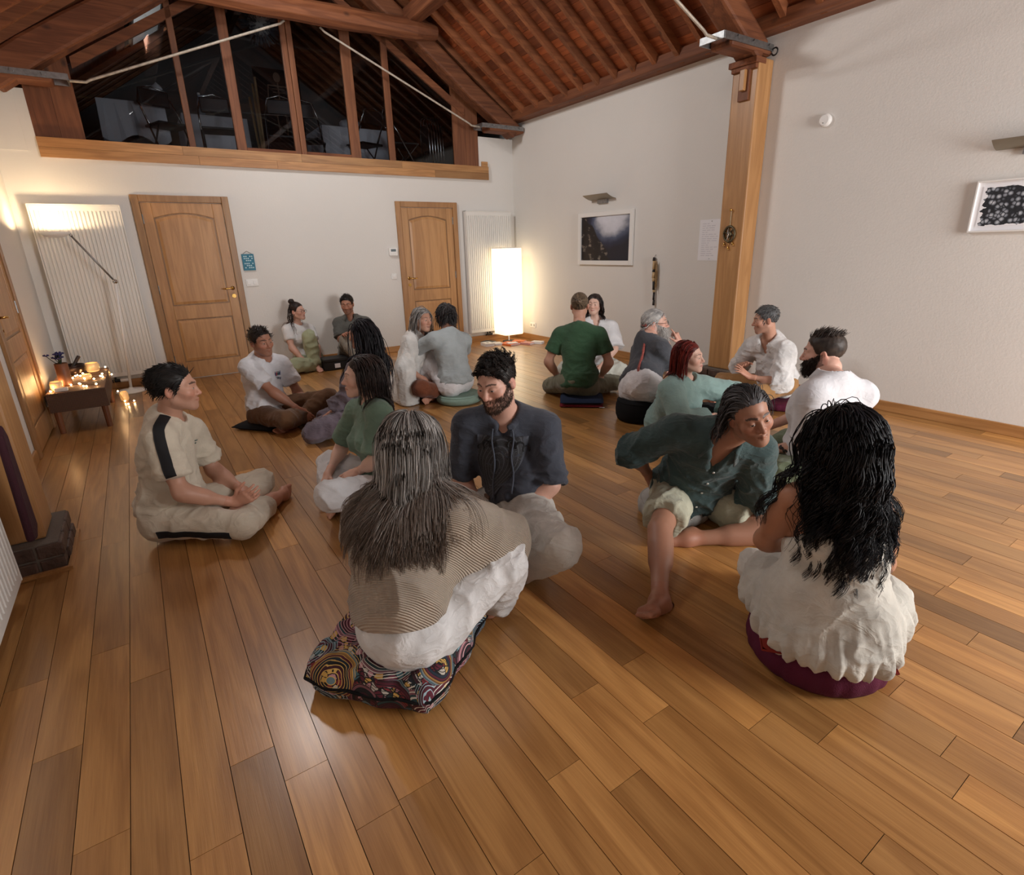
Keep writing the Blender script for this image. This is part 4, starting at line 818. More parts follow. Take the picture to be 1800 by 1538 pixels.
fs_ = thing('fairy_lights', 'string of tiny warm fairy lights spilling over the bench to the floor', 'string lights', (-0.6, 6.4, TZ)); random.seed(12)
pts = [(-0.78, 6.03, TZ + 0.008)] + [(random.uniform(-0.77, -0.43), random.uniform(6.02, 6.95), TZ + random.uniform(0.006, 0.02)) for k in range(34)] + [(-0.42, 6.98, TZ + 0.02), (-0.385, 7.0, 0.30), (-0.37, 6.98, 0.12), (-0.33, 6.95, 0.012), (-0.25, 6.9, 0.012), (-0.30, 6.78, 0.012)]
pts[1:35] = sorted(pts[1:35], key=lambda q: q[1] * 1.0 + 0.2 * q[0])
MB().tube(pts, 0.0012, 4).obj('wire', M['brass'], fs_)
for q in pts: MB().ball((q[0], q[1], q[2] + 0.004), 0.0075, 6).obj('bulb', fl_m, fs_)
for q in pts[::6]:
    pl_ = bpy.data.lights.new('fairy_glow', 'POINT'); pl_.energy = 0.35; pl_.color = (1.0, 0.55, 0.22); pl_.shadow_soft_size = 0.01; po = bpy.data.objects.new('fairy_glow', pl_); C.objects.link(po); po.location = (q[0], q[1], q[2] + 0.03)
for k, (x, y) in enumerate(((-0.33, 7.05),)):
    t = thing('glass_jar', 'small glass jar with fairy lights on the floor behind the bench', 'jar', (x, y, 0)); MB().lathe([(0.03, 0), (0.04, 0.02), (0.04, 0.08), (0.03, 0.10), (0.028, 0.10), (0.036, 0.08), (0.036, 0.02), (0, 0.006)], (x, y, 0), 18, cap=False).obj('glass', M['clear'], t, smooth=True); MB().ball((x, y, 0.04), 0.012, 8).obj('bulb', fl_m, t)
# things by the back wall
ks = thing('black_case', 'black square case with a small white label, on the floor by the back wall', 'case', (1.96, 7.22, 0))
MB().box(1.80, 2.12, 7.10, 7.34, 0.0, 0.11).obj('body', M['black'], ks, bevel=0.008); MB().box(1.795, 2.125, 7.095, 7.345, 0.11, 0.15).obj('lid', M['black'], ks, bevel=0.008); MB().box(1.93, 2.0, 7.092, 7.10, 0.03, 0.085).obj('label_card', M['paper'], ks)
tag(MB().ball((1.76, 7.30, 0.075), 0.075, 14, (1.0, 0.9, 1.0)).obj('orange_ball', mat('orange_felt', L(146, 76, 36), 0.9, var=0.2, vscale=12), o=(1.76, 7.30, 0.0), smooth=True), 'burnt orange round bag between the woman in glasses and the black case', 'bag')
# ------------------------------------------------------------------ the mezzanine's furniture, behind the glass
FZ = 2.52
dks = mat('chair_vinyl', L(26, 26, 28), 0.5)
def folding_chair(label, x, y, rot, group=None):
    t = thing('folding_chair', label, 'chair', (x, y, FZ), group); t.rotation_euler.z = math.radians(rot)
    MB().tube([(-0.2, 0.02, 0.44), (-0.2, 0.2, 0.70), (-0.15, 0.24, 0.86), (0, 0.25, 0.90), (0.15, 0.24, 0.86), (0.2, 0.2, 0.70), (0.2, 0.02, 0.44)], 0.011, 8).obj('back_frame', M['chrome'], t, o=(0, 0, 0), smooth=True)
    for sx_ in (-0.2, 0.2):
        MB().tube([(sx_, 0.12, 0.58), (sx_, -0.2, 0.0)], 0.011, 8).obj('leg', M['chrome'], t, o=(0, 0, 0)); MB().tube([(sx_ * 0.9, -0.18, 0.43), (sx_ * 0.9, 0.22, 0.0)], 0.011, 8).obj('leg', M['chrome'], t, o=(0, 0, 0))
    MB().box(-0.19, 0.19, -0.2, 0.18, 0.42, 0.45).obj('seat', dks, t, o=(0, 0, 0), bevel=0.01); MB().box(-0.17, 0.17, 0.205, 0.235, 0.68, 0.86).obj('backrest', dks, t, o=(0, 0, 0), bevel=0.02)
    return t
for lab, x, y, r in (('black folding chair behind the leftmost pane, turned to the left table', 0.72, 8.55, 20), ('black folding chair behind the second pane', 1.28, 8.6, -8), ('black folding chair behind the middle pane beside the blue mat', 2.10, 8.75, 170), ('black folding chair to the right of the double mullion', 2.45, 8.8, 150), ('black folding chair in front of the right-hand white table', 3.25, 8.75, 200), ('black folding chair turned sideways right of the white table', 3.75, 8.5, 80)):
    folding_chair(lab, x, y, r)
for k in range(6):
    st = thing('stacked_chair_frame', ('leftmost', 'second', 'third', 'fourth', 'fifth', 'rightmost')[k] + ' folded chair of the leaning row behind the rightmost pane', 'chair', (4.05 + k * 0.045, 8.35, FZ), 'folded chairs leaning in a row')
    MB().tube([(x + 4.05 + k * 0.045 if False else 4.05 + k * 0.045 + 0.004 * (yy > 8.35), yy, zz_) for x, yy, zz_ in ((0, 8.2, FZ), (0, 8.22, FZ + 0.6), (0, 8.28, FZ + 0.8), (0, 8.44, FZ + 0.8), (0, 8.5, FZ + 0.6), (0, 8.52, FZ))], 0.010, 8).obj('frame', M['chrome'], st, smooth=True); MB().box(4.05 + k * 0.045 - 0.008, 4.05 + k * 0.045 + 0.008, 8.25, 8.47, FZ + 0.35, FZ + 0.7).obj('backrest', dks, st)
clm = mat('white_tablecloth', L(214, 214, 220), 0.9)
def clothed_table(label, x0, x1, y0, y1, z, drop):
    t = thing('table', label, 'table', ((x0 + x1) / 2, (y0 + y1) / 2, FZ)); MB().box(x0 + 0.03, x1 - 0.03, y0 + 0.03, y1 - 0.03, FZ + z - 0.03, FZ + z).obj('tabletop', M['oak_x'], t)
    for x in (x0 + 0.08, x1 - 0.08):
        for y in (y0 + 0.08, y1 - 0.08): MB().tube([(x, y, FZ), (x, y, FZ + z - 0.03)], 0.02, 8).obj('leg', M['steel'], t)
    c = MB(); n = 12; per = []; cx, cy = (x0 + x1) / 2, (y0 + y1) / 2
    for i in range(4 * n):
        e, q = divmod(i, n); q /= n; per.append(((x0 + (x1 - x0) * q, y0), (x1, y0 + (y1 - y0) * q), (x1 - (x1 - x0) * q, y1), (x0, y1 - (y1 - y0) * q))[e])
    m_ = len(per); vs = [(x, y, FZ + z + 0.005) for x, y in per] + [(x + (x - cx) * 0.04 * (1 + 0.7 * math.sin(i * 1.9)), y + (y - cy) * 0.04 * (1 + 0.7 * math.sin(i * 1.9)), FZ + z - drop * (1 + 0.12 * math.sin(i * 0.8))) for i, (x, y) in enumerate(per)]
    c.add(vs, [tuple(range(m_))] + [(i, (i + 1) % m_, m_ + (i + 1) % m_, m_ + i) for i in range(m_)]); o = c.obj('tablecloth', clm, t)
    return t
clothed_table('left mezzanine table under a hanging white cloth', 0.05, 0.75, 8.9, 9.9, 0.74, 0.42)
clothed_table('right mezzanine table under a white cloth', 2.75, 3.75, 9.1, 10.0, 0.72, 0.5)
clothed_table('middle mezzanine table covered in a dark-lit white cloth', 0.95, 1.75, 9.2, 9.9, 0.72, 0.6)
tag(MB().ball((3.25, 9.3, FZ + 0.80), 0.16, 12, (1.1, 0.8, 0.5)).obj('white_bundle', clm, o=(3.25, 9.3, FZ + 0.73), smooth=True), 'white folded bundle on the right mezzanine table', 'bundle')
bt_ = thing('water_bottle', 'clear bottle standing on the middle mezzanine table', 'bottle', (1.22, 9.35, FZ + 0.73)); MB().lathe([(0, 0), (0.04, 0), (0.042, 0.17), (0.015, 0.23), (0.015, 0.26), (0, 0.26)], (1.22, 9.35, FZ + 0.73), 16).obj('body', mat('bottle_plastic', L(150, 160, 170), 0.15), bt_, smooth=True); MB().lathe([(0, 0.26), (0.017, 0.26), (0.017, 0.285), (0, 0.285)], (1.22, 9.35, FZ + 0.73), 12).obj('cap', M['white_p'], bt_)
rp = thing('paper_roll', 'rolled white paper leaning on the left mezzanine table', 'paper roll', (0.62, 9.2, FZ + 0.78)); MB().tube([(0.52, 9.25, FZ + 0.79), (0.76, 9.15, FZ + 1.0)], 0.05, 14).obj('roll', M['paper'], rp); MB().tube([(0.755, 9.153, FZ + 0.995), (0.762, 9.149, FZ + 1.002)], 0.03, 12).obj('inner_roll', M['rad'], rp)
po_ = thing('skeleton_poster', 'dark anatomical poster of a pale skeleton on the mezzanine back wall', 'poster', (2.9, 11.98, 4.05)); MB().box(2.5, 3.3, 11.985, 11.998, 3.45, 4.65).obj('sheet', mat('poster_black', L(34, 24, 24), 0.7), po_)
bn = mat('bone_print', L(170, 140, 120), 0.8); sk = MB(); Yp = 11.98
def bl(x0, z0, x1, z1, r): sk.tube([(2.9 + x0, Yp, 4.05 + z0), (2.9 + x1, Yp, 4.05 + z1)], r, 6)
sk.ball((2.9, Yp, 4.52), 0.075, 10, (0.85, 0.1, 1.1)); bl(0, 0.38, 0, -0.12, 0.014); bl(-0.17, 0.33, 0.17, 0.33, 0.012)
for k in range(6): bl(-0.11 + 0.008 * k, 0.28 - 0.055 * k, 0.11 - 0.008 * k, 0.28 - 0.055 * k, 0.007)
for s_ in (-1, 1): bl(0.17 * s_, 0.33, 0.2 * s_, 0.08, 0.011); bl(0.2 * s_, 0.08, 0.19 * s_, -0.14, 0.009); bl(0.03 * s_, -0.1, 0.1 * s_, -0.16, 0.025); bl(0.08 * s_, -0.16, 0.07 * s_, -0.4, 0.013); bl(0.07 * s_, -0.4, 0.07 * s_, -0.56, 0.010)
sk.obj('skeleton_print', bn, po_)
for k, (dx, top_) in enumerate(((0, 1.55), (0.05, 1.75), (-0.05, 1.4), (0.02, 1.65))): tag(MB().tube([(1.86 + dx * 0.5, 9.0 + k * 0.03, FZ), (1.86 + dx, 9.05 + k * 0.03, FZ + top_ * 0.7)], 0.016, 8).obj('bamboo_pole', tan, o=(1.86, 9.0, FZ)), ('bamboo pole of middling height', 'tallest bamboo pole', 'shortest bamboo pole', 'second tallest bamboo pole')[k] + ' standing behind the third pane', 'pole', 'bamboo poles behind the glass')
tag(MB().tube([(2.0, 8.45, FZ + 0.07), (2.45, 8.5, FZ + 0.07)], 0.07, 16).obj('rolled_mat', mat('blue_foam', L(34, 92, 130), 0.8), o=(2.2, 8.47, FZ)), 'rolled blue foam mat on the mezzanine floor', 'mat')
gp_ = thing('pendant_lamp', 'spiky grey ball pendant lamp under the mezzanine roof', 'pendant lamp', (2.1, 9.2, 4.5)); sp_m = MB(); random.seed(2)
for k in range(420):
    z = random.uniform(-1, 1); a = random.uniform(0, 6.28); r = math.sqrt(1 - z * z); d = (r * math.cos(a), r * math.sin(a), z); sp_m.tube([tuple(c + 0.14 * q for c, q in zip((2.1, 9.2, 4.42), d)), tuple(c + 0.27 * q for c, q in zip((2.1, 9.2, 4.42), d))], [0.006, 0.002], 3)
o = sp_m.obj('spikes', mat('grey_feather', L(120, 120, 126), 0.8), gp_, fix=False); o['kind'] = 'stuff'; MB().ball((2.1, 9.2, 4.42), 0.15, 12).obj('core', M['rad'], gp_, smooth=True); MB().tube([(2.1, 9.2, 4.55), (2.1, 9.2, 5.2)], 0.004, 6).obj('cable', M['black'], gp_)

# ------------------------------------------------------------------ figures: implicit surfaces, polygonised
f32 = np.float32
def nv(a): a = np.asarray(a, float); return a / (np.linalg.norm(a) + 1e-9)
class P_:                                   # one primitive
    def __init__(s, kind, a, b=None, ra=0, rb=0, k=0.02, op='u', cut=None, R=None):
        s.kind, s.a, s.b, s.ra, s.rb, s.k, s.op, s.cut, s.R = kind, np.asarray(a, float), (None if b is None else np.asarray(b, float)), ra, rb, k, op, cut, R
        if kind == 'c': m = max(ra, rb); s.lo = np.minimum(s.a, s.b) - m; s.hi = np.maximum(s.a, s.b) + m
        elif kind == 'e': m = max(ra); s.lo = s.a - m; s.hi = s.a + m
        else: s.lo = np.full(3, -1e9); s.hi = np.full(3, 1e9)
    def d(s, X, Y, Z):
        if s.kind == 'c':
            ab = s.b - s.a; L2 = float(ab @ ab) + 1e-12
            x, y, z = X - s.a[0], Y - s.a[1], Z - s.a[2]
            t = np.clip((x * ab[0] + y * ab[1] + z * ab[2]) / L2, 0, 1)
            q = np.sqrt((x - t * ab[0]) ** 2 + (y - t * ab[1]) ** 2 + (z - t * ab[2]) ** 2) - (s.ra + t * (s.rb - s.ra))
        elif s.kind == 'e':
            x, y, z = X - s.a[0], Y - s.a[1], Z - s.a[2]; k0 = 0; k1 = 0
            for i in range(3):
                u = (x * s.R[i][0] + y * s.R[i][1] + z * s.R[i][2]) / s.ra[i]; k0 = k0 + u * u; k1 = k1 + (u / s.ra[i]) ** 2
            k0 = np.sqrt(k0); k1 = np.sqrt(k1) + 1e-9; q = k0 * (k0 - 1) / k1
        else:                               # half space: inside where (p-a).b < 0
            q = (X - s.a[0]) * s.b[0] + (Y - s.a[1]) * s.b[1] + (Z - s.a[2]) * s.b[2]
        if s.cut is not None:
            for p, n in s.cut: q = np.maximum(q, (X - p[0]) * n[0] + (Y - p[1]) * n[1] + (Z - p[2]) * n[2])
        return q
def cone(a, b, ra, rb=None, k=0.02, op='u', cut=None): return P_('c', a, b, ra, ra if rb is None else rb, k, op, cut)
def sph(a, r, k=0.02, op='u'): return P_('c', a, np.asarray(a, float) + [0, 0, 1e-6], r, r, k, op)
def ell(a, R, radii, k=0.02, op='u', cut=None): return P_('e', a, None, radii, 0, k, op, cut, R)
def half(p, n, k=0.01, op='i'): return P_('h', p, n, 0, 0, k, op)
def smin(a, b, k): h = np.clip(0.5 + 0.5 * (b - a) / k, 0, 1); return b * (1 - h) + a * h - k * h * (1 - h)
def ev(prims, pts):
    X, Y, Z = pts[:, 0], pts[:, 1], pts[:, 2]; D = np.full(len(pts), 9.0)
    for p in prims:
        q = p.d(X, Y, Z); D = smin(D, q, p.k) if p.op == 'u' else (-smin(-D, q, p.k) if p.op == 's' else -smin(-D, -q, p.k))
    return D
EDG = [((a), tuple(np.add(a, d))) for d in ((1, 0, 0), (0, 1, 0), (0, 0, 1)) for a in [(i, j, k) for i in (0, 1) for j in (0, 1) for k in (0, 1)] if not any(x and y for x, y in zip(a, d))]
def polygonise(prims, h, box=None):
    us = [p for p in prims if p.op == 'u']
    lo = np.min([p.lo for p in us], 0) - 3 * h; hi = np.max([p.hi for p in us], 0) + 3 * h
    if box is not None: lo = np.maximum(lo, box[0]); hi = np.minimum(hi, box[1])
    n = np.ceil((hi - lo) / h).astype(int) + 1
    ax = [(lo[i] + h * np.arange(n[i])).astype(f32) for i in range(3)]
    D = np.full(n, 0.5, f32)
    for p in prims:
        pad = p.k + 2 * h
        i0 = np.clip(np.floor((p.lo - pad - lo) / h).astype(int), 0, n); i1 = np.clip(np.ceil((p.hi + pad - lo) / h).astype(int) + 1, 0, n)
        if np.any(i1 <= i0): continue
        sl = tuple(slice(a, b) for a, b in zip(i0, i1))
        q = p.d(ax[0][sl[0]][:, None, None], ax[1][sl[1]][None, :, None], ax[2][sl[2]][None, None, :])
        A = D[sl]
        D[sl] = smin(A, q, p.k) if p.op == 'u' else (-smin(-A, q, p.k) if p.op == 's' else -smin(-A, -q, p.k))
    # closed at the grid border
    for i in range(3):
        s0 = [slice(None)] * 3; s0[i] = 0; D[tuple(s0)] = np.maximum(D[tuple(s0)], 1e-4); s0[i] = -1; D[tuple(s0)] = np.maximum(D[tuple(s0)], 1e-4)
    S_ = D < 0
    cnt = sum(S_[i:n[0] - 1 + i, j:n[1] - 1 + j, k:n[2] - 1 + k].astype(np.int8) for i in (0, 1) for j in (0, 1) for k in (0, 1))
    act = (cnt > 0) & (cnt < 8); I = np.argwhere(act); m = len(I)
    idx = np.full(act.shape, -1, np.int64); idx[act] = np.arange(m)
    acc = np.zeros((m, 3)); w_ = np.zeros(m)
    for a, b in EDG:
        A = I + a; Bq = I + b; da = D[A[:, 0], A[:, 1], A[:, 2]].astype(float); db = D[Bq[:, 0], Bq[:, 1], Bq[:, 2]].astype(float)
        c = (da < 0) != (db < 0); t = np.where(c, da / np.where(c, da - db, 1), 0)
        acc += np.where(c[:, None], np.array(a) + t[:, None] * (np.array(b) - np.array(a)), 0); w_ += c
    V = (I + acc / w_[:, None]) * h + lo
    F = []
    for axis in range(3):
        o1, o2 = [(1, 2), (2, 0), (0, 1)][axis]
        a = [slice(None)] * 3; b = [slice(None)] * 3; a[axis] = slice(0, -1); b[axis] = slice(1, None)
        cr = S_[tuple(a)] != S_[tuple(b)]; E_ = np.argwhere(cr)
        E_ = E_[(E_[:, o1] > 0) & (E_[:, o2] > 0) & (E_[:, o1] < n[o1] - 1) & (E_[:, o2] < n[o2] - 1)]
        if len(E_) == 0: continue
        def cid(d1, d2):
            q = E_.copy(); q[:, o1] += d1; q[:, o2] += d2; return idx[q[:, 0], q[:, 1], q[:, 2]]
        Q = np.stack([cid(-1, -1), cid(0, -1), cid(0, 0), cid(-1, 0)], 1)
        fl_ = ~S_[E_[:, 0], E_[:, 1], E_[:, 2]]; Q[fl_] = Q[fl_][:, ::-1]; F.append(Q)
    F = np.concatenate(F); F = F[(F >= 0).all(1)]
    return V, F
def smooth(V, F, it=1, lam=0.5):
    e = np.concatenate([F[:, [0, 1]], F[:, [1, 2]], F[:, [2, 3]], F[:, [3, 0]]]); e = np.concatenate([e, e[:, ::-1]])
    c = np.bincount(e[:, 0], minlength=len(V))[:, None] + 1e-9
    for _ in range(it):
        A = np.stack([np.bincount(e[:, 0], V[e[:, 1], i], len(V)) for i in range(3)], 1) / c; V = V + lam * (A - V)
    return V
def vnormals(V, F):
    n = np.cross(V[F[:, 2]] - V[F[:, 0]], V[F[:, 3]] - V[F[:, 1]]); N_ = np.zeros_like(V)
    for j in range(4):
        for i in range(3): N_[:, i] += np.bincount(F[:, j], n[:, i], len(V))
    return N_ / (np.linalg.norm(N_, axis=1)[:, None] + 1e-12)
_rs = np.random.RandomState(5); _T = _rs.rand(64, 64, 64)
def vnoise(p):
    i = np.floor(p).astype(int); f = p - i; f = f * f * (3 - 2 * f); r = 0
    for a in (0, 1):
        for b in (0, 1):
            for c in (0, 1):
                r = r + _T[(i[:, 0] + a) % 64, (i[:, 1] + b) % 64, (i[:, 2] + c) % 64] * (f[:, 0] if a else 1 - f[:, 0]) * (f[:, 1] if b else 1 - f[:, 1]) * (f[:, 2] if c else 1 - f[:, 2])
    return r
def folds(p, fr, seed=0.0):
    q = p * fr + seed; w_ = np.stack([vnoise(q * 0.5 + 7), vnoise(q * 0.5 + 19), vnoise(q * 0.5 + 31)], 1) - 0.5
    a = 1 - np.abs(2 * vnoise(q + 1.6 * w_) - 1); b = 1 - np.abs(2 * vnoise(2.1 * q + 1.2 * w_ + 50) - 1)
    return 1.5 * (a ** 4 - 0.22) + 0.55 * (b ** 3 - 0.28)
def mesh_np(name, V, F, m, parent, cols=None, o=None, smooth_=True):
    o = parent_origin(parent) if o is None else o
    me = bpy.data.meshes.new(name); V = np.asarray(V, float) - np.asarray(o); k = F.shape[1]
    me.vertices.add(len(V)); me.vertices.foreach_set('co', V.astype(f32).ravel())
    me.loops.add(F.size); me.loops.foreach_set('vertex_index', F.astype(np.int32).ravel())
    me.polygons.add(len(F)); me.polygons.foreach_set('loop_start', (np.arange(len(F)) * k).astype(np.int32)); me.polygons.foreach_set('loop_total', np.full(len(F), k, np.int32))
    me.polygons.foreach_set('use_smooth', np.full(len(F), smooth_))
    me.update(calc_edges=True)
    if cols is not None:
        a = me.color_attributes.new('col', 'FLOAT_COLOR', 'POINT'); c = np.ones((len(V), 4), f32); c[:, :3] = cols; a.data.foreach_set('color', c.ravel())
    me.materials.append(m); me.validate()
    ob = bpy.data.objects.new(name, me); C.objects.link(ob); ob.parent = parent
    return ob
def attr_mat(name, rough=0.5, spec=0.4, bump=0.0, bscale=300, sheen=0.0, sss=0.0, aniso=0.0):
    m, nt, p = nodes(name); a = N(nt, 'ShaderNodeVertexColor', layer_name='col'); nt.links.new(a.outputs[0], p.inputs['Base Color'])
    p.inputs['Roughness'].default_value = rough; p.inputs['Specular IOR Level'].default_value = spec
    if sss: p.inputs['Subsurface Weight'].default_value = sss; p.inputs['Subsurface Radius'].default_value = (0.8, 0.3, 0.15); p.inputs['Subsurface Scale'].default_value = 0.012
    if bump:
        tc = N(nt, 'ShaderNodeTexCoord'); n = N(nt, 'ShaderNodeTexNoise', Scale=bscale, Detail=2.0); nt.links.new(tc.outputs['Object'], n.inputs['Vector'])
        b = N(nt, 'ShaderNodeBump', Strength=bump, Distance=0.002); nt.links.new(n.outputs[0], b.inputs['Height']); nt.links.new(b.outputs[0], p.inputs['Normal'])
    return m
M['skin'] = attr_mat('skin', 0.48, 0.4, 0.15, 500)
M['hair'] = attr_mat('hair', 0.5, 0.3)
M['eye'] = attr_mat('eye', 0.1, 0.6)
def lin(r, g, b): return np.array(L(r, g, b)[:3])
_fab = {}
def fabric(col, kind='cotton', rough=0.85):
    key = (tuple(col), kind)
    if key in _fab: return _fab[key]
    m, nt, p = nodes(kind + '_fabric'); lk = nt.links.new; p.inputs['Roughness'].default_value = rough; p.inputs['Specular IOR Level'].default_value = 0.25; p.inputs['Sheen Weight'].default_value = 0.15
    tc = N(nt, 'ShaderNodeTexCoord'); n = N(nt, 'ShaderNodeTexNoise', Scale=9.0, Detail=4.0); lk(tc.outputs['Object'], n.inputs['Vector'])
    mr = N(nt, 'ShaderNodeMapRange'); mr.inputs[1].default_value = 0.3; mr.inputs[2].default_value = 0.7; v = 0.10 if kind != 'linen' else 0.16; mr.inputs[3].default_value = 1 - v; mr.inputs[4].default_value = 1 + v; lk(n.outputs[0], mr.inputs[0])
    x = N(nt, 'ShaderNodeMix', data_type='RGBA', blend_type='MULTIPLY'); x.inputs[0].default_value = 1; x.inputs[6].default_value = L(*col); lk(mr.outputs[0], x.inputs[7]); lk(x.outputs[2], p.inputs['Base Color'])
    if kind == 'knit':
        wv = N(nt, 'ShaderNodeTexWave', Scale=58.0, Distortion=0.8, bands_direction='DIAGONAL'); lk(tc.outputs['Object'], wv.inputs['Vector']); hsrc, st, ds = wv.outputs[1], 0.9, 0.005
    else:
        n2 = N(nt, 'ShaderNodeTexNoise', Scale={'cotton': 350.0, 'linen': 220.0}.get(kind, 300.0), Detail=2.0); lk(tc.outputs['Object'], n2.inputs['Vector']); hsrc, st, ds = n2.outputs[0], 0.3, 0.002
    b = N(nt, 'ShaderNodeBump', Strength=st, Distance=ds); lk(hsrc, b.inputs['Height'])
    cn = N(nt, 'ShaderNodeTexNoise', Scale=11.0 if kind != 'knit' else 6.0, Detail=3.0, Roughness=0.45, Distortion=0.9); mp = N(nt, 'ShaderNodeMapping'); mp.inputs['Scale'].default_value = (1.0, 1.0, 1.7); mp.inputs['Rotation'].default_value = (0.5, 0.4, 0.3); lk(tc.outputs['Object'], mp.inputs[0]); lk(mp.outputs[0], cn.inputs['Vector'])
    q1 = N(nt, 'ShaderNodeMath', operation='MULTIPLY_ADD'); q1.inputs[1].default_value = 2.0; q1.inputs[2].default_value = -1.0; lk(cn.outputs[0], q1.inputs[0]); q2 = N(nt, 'ShaderNodeMath', operation='ABSOLUTE'); lk(q1.outputs[0], q2.inputs[0])
    q3 = N(nt, 'ShaderNodeMath', operation='SUBTRACT'); q3.inputs[0].default_value = 1.0; lk(q2.outputs[0], q3.inputs[1]); q4 = N(nt, 'ShaderNodeMath', operation='POWER'); q4.inputs[1].default_value = 5.0; lk(q3.outputs[0], q4.inputs[0])
    b2 = N(nt, 'ShaderNodeBump', Strength={'linen': 0.26, 'knit': 0.08}.get(kind, 0.17), Distance=0.012); lk(q4.outputs[0], b2.inputs['Height']); lk(b.outputs[0], b2.inputs['Normal']); lk(b2.outputs[0], p.inputs['Normal'])
    _fab[key] = m; return m
# ---- skeleton
JN = ['pv', 'ch', 'nk', 'hd', 'sL', 'sR', 'eL', 'eR', 'wL', 'wR', 'hL', 'hR', 'kL', 'kR', 'aL', 'aR', 'tL', 'tR']
SKIN = dict(fair=(202, 158, 140), light=(190, 144, 122), tan=(164, 116, 94), brown=(140, 94, 72), pale=(214, 176, 158))
def hand_prims(w_, d, n, side, curl, s, spread=0.0, point=False):
    d = nv(d); n = nv(n - d * np.dot(n, d)); t = np.cross(d, n) * side; out = []
    w_ = np.asarray(w_, float); lens = (0.070, 0.078, 0.073, 0.056); offs = (0.029, 0.0095, -0.010, -0.028)
    for i in range(4):
        kn = w_ + (d * 0.088 + t * offs[i] - n * 0.002 * abs(i - 1.5)) * s
        out.append(cone(w_ + t * offs[i] * 0.55 * s + d * 0.008 * s, kn, 0.0155 * s, 0.0125 * s, 0.012))
    out.append(cone(w_ + (d * 0.03 + t * 0.018 - n * 0.006) * s, w_ + (d * 0.06 + t * 0.014 - n * 0.008) * s, 0.017 * s, 0.014 * s, 0.012))
    for i in range(4):
        p = w_ + (d * 0.088 + t * offs[i]) * s; ang = 0.0; L_ = lens[i] * s
        cc = curl * (0.15 if (point and i == 0) else (1.5 if point else 1.0)) * (1 + 0.12 * (i - 1))
        for q, (fr_, bend) in enumerate(((0.46, 0.55), (0.30, 0.95), (0.24, 0.7))):
            ang += cc * bend; dd = nv(d * math.cos(ang) - n * math.sin(ang) + t * spread * (1.5 - i) * 0.5)
            r0 = (0.0088, 0.0078, 0.0070)[q] * s; nx = p + dd * L_ * fr_
            out.append(cone(p, nx, r0, r0 * 0.9, 0.004)); p = nx
    b = w_ + (d * 0.022 + t * 0.022 - n * 0.006) * s; d1 = nv(d * 0.75 + t * 0.75 - n * 0.35); d2 = nv(d * 0.95 + t * 0.25 - n * (0.25 + 0.3 * curl))
    out += [cone(b, b + d1 * 0.044 * s, 0.0135 * s, 0.0105 * s, 0.008), cone(b + d1 * 0.044 * s, b + (d1 * 0.044 + d2 * 0.034) * s, 0.0102 * s, 0.0088 * s, 0.005), cone(b + (d1 * 0.044 + d2 * 0.034) * s, b + (d1 * 0.044 + d2 * 0.058) * s, 0.0088 * s, 0.0072 * s, 0.004)]
    return out
def foot_prims(a, t, up, s, side):
    """a ankle, t toe tip; side +1 right foot, -1 left"""
    d = nv(t - a); up = nv(up - d * np.dot(up, d)); lat = np.cross(d, up) * side           # towards the little toe
    L_ = 0.19 * s; heel = a - d * 0.045 * s - up * 0.028 * s; ball = a + d * 0.125 * s - up * 0.030 * s
    out = [cone(heel, a + d * 0.02 * s, 0.033 * s, 0.036 * s, 0.03), cone(a, ball + up * 0.010 * s - lat * 0.01 * s, 0.036 * s, 0.024 * s, 0.03), cone(heel, ball + lat * 0.025 * s, 0.026 * s, 0.020 * s, 0.03), cone(ball - lat * 0.026 * s, ball + lat * 0.03 * s, 0.021 * s, 0.017 * s, 0.02)]
    for i, (o, l, r) in enumerate(((-0.030, 0.050, 0.0135), (-0.010, 0.050, 0.0095), (0.006, 0.044, 0.009), (0.021, 0.037, 0.0085), (0.034, 0.029, 0.008))):
        b = ball + lat * o * s + d * 0.012 * s; e = b + (d * l - up * 0.006) * s; out.append(cone(b, e, r * s * 0.95, r * s, 0.004))
    return out
def head_frame(hd, face, pitch, roll):
    f = nv([face[0], face[1], 0]); r = np.array([f[1], -f[0], 0.0]); u = np.array([0, 0, 1.0])
    p = math.radians(pitch); f2 = f * math.cos(p) + u * math.sin(p); u2 = -f * math.sin(p) + u * math.cos(p)
    q = math.radians(roll); r3 = r * math.cos(q) - u2 * math.sin(q); u3 = u2 * math.cos(q) + r * math.sin(q)
    return np.stack([r3, f2, u3])          # rows: right, forward, up
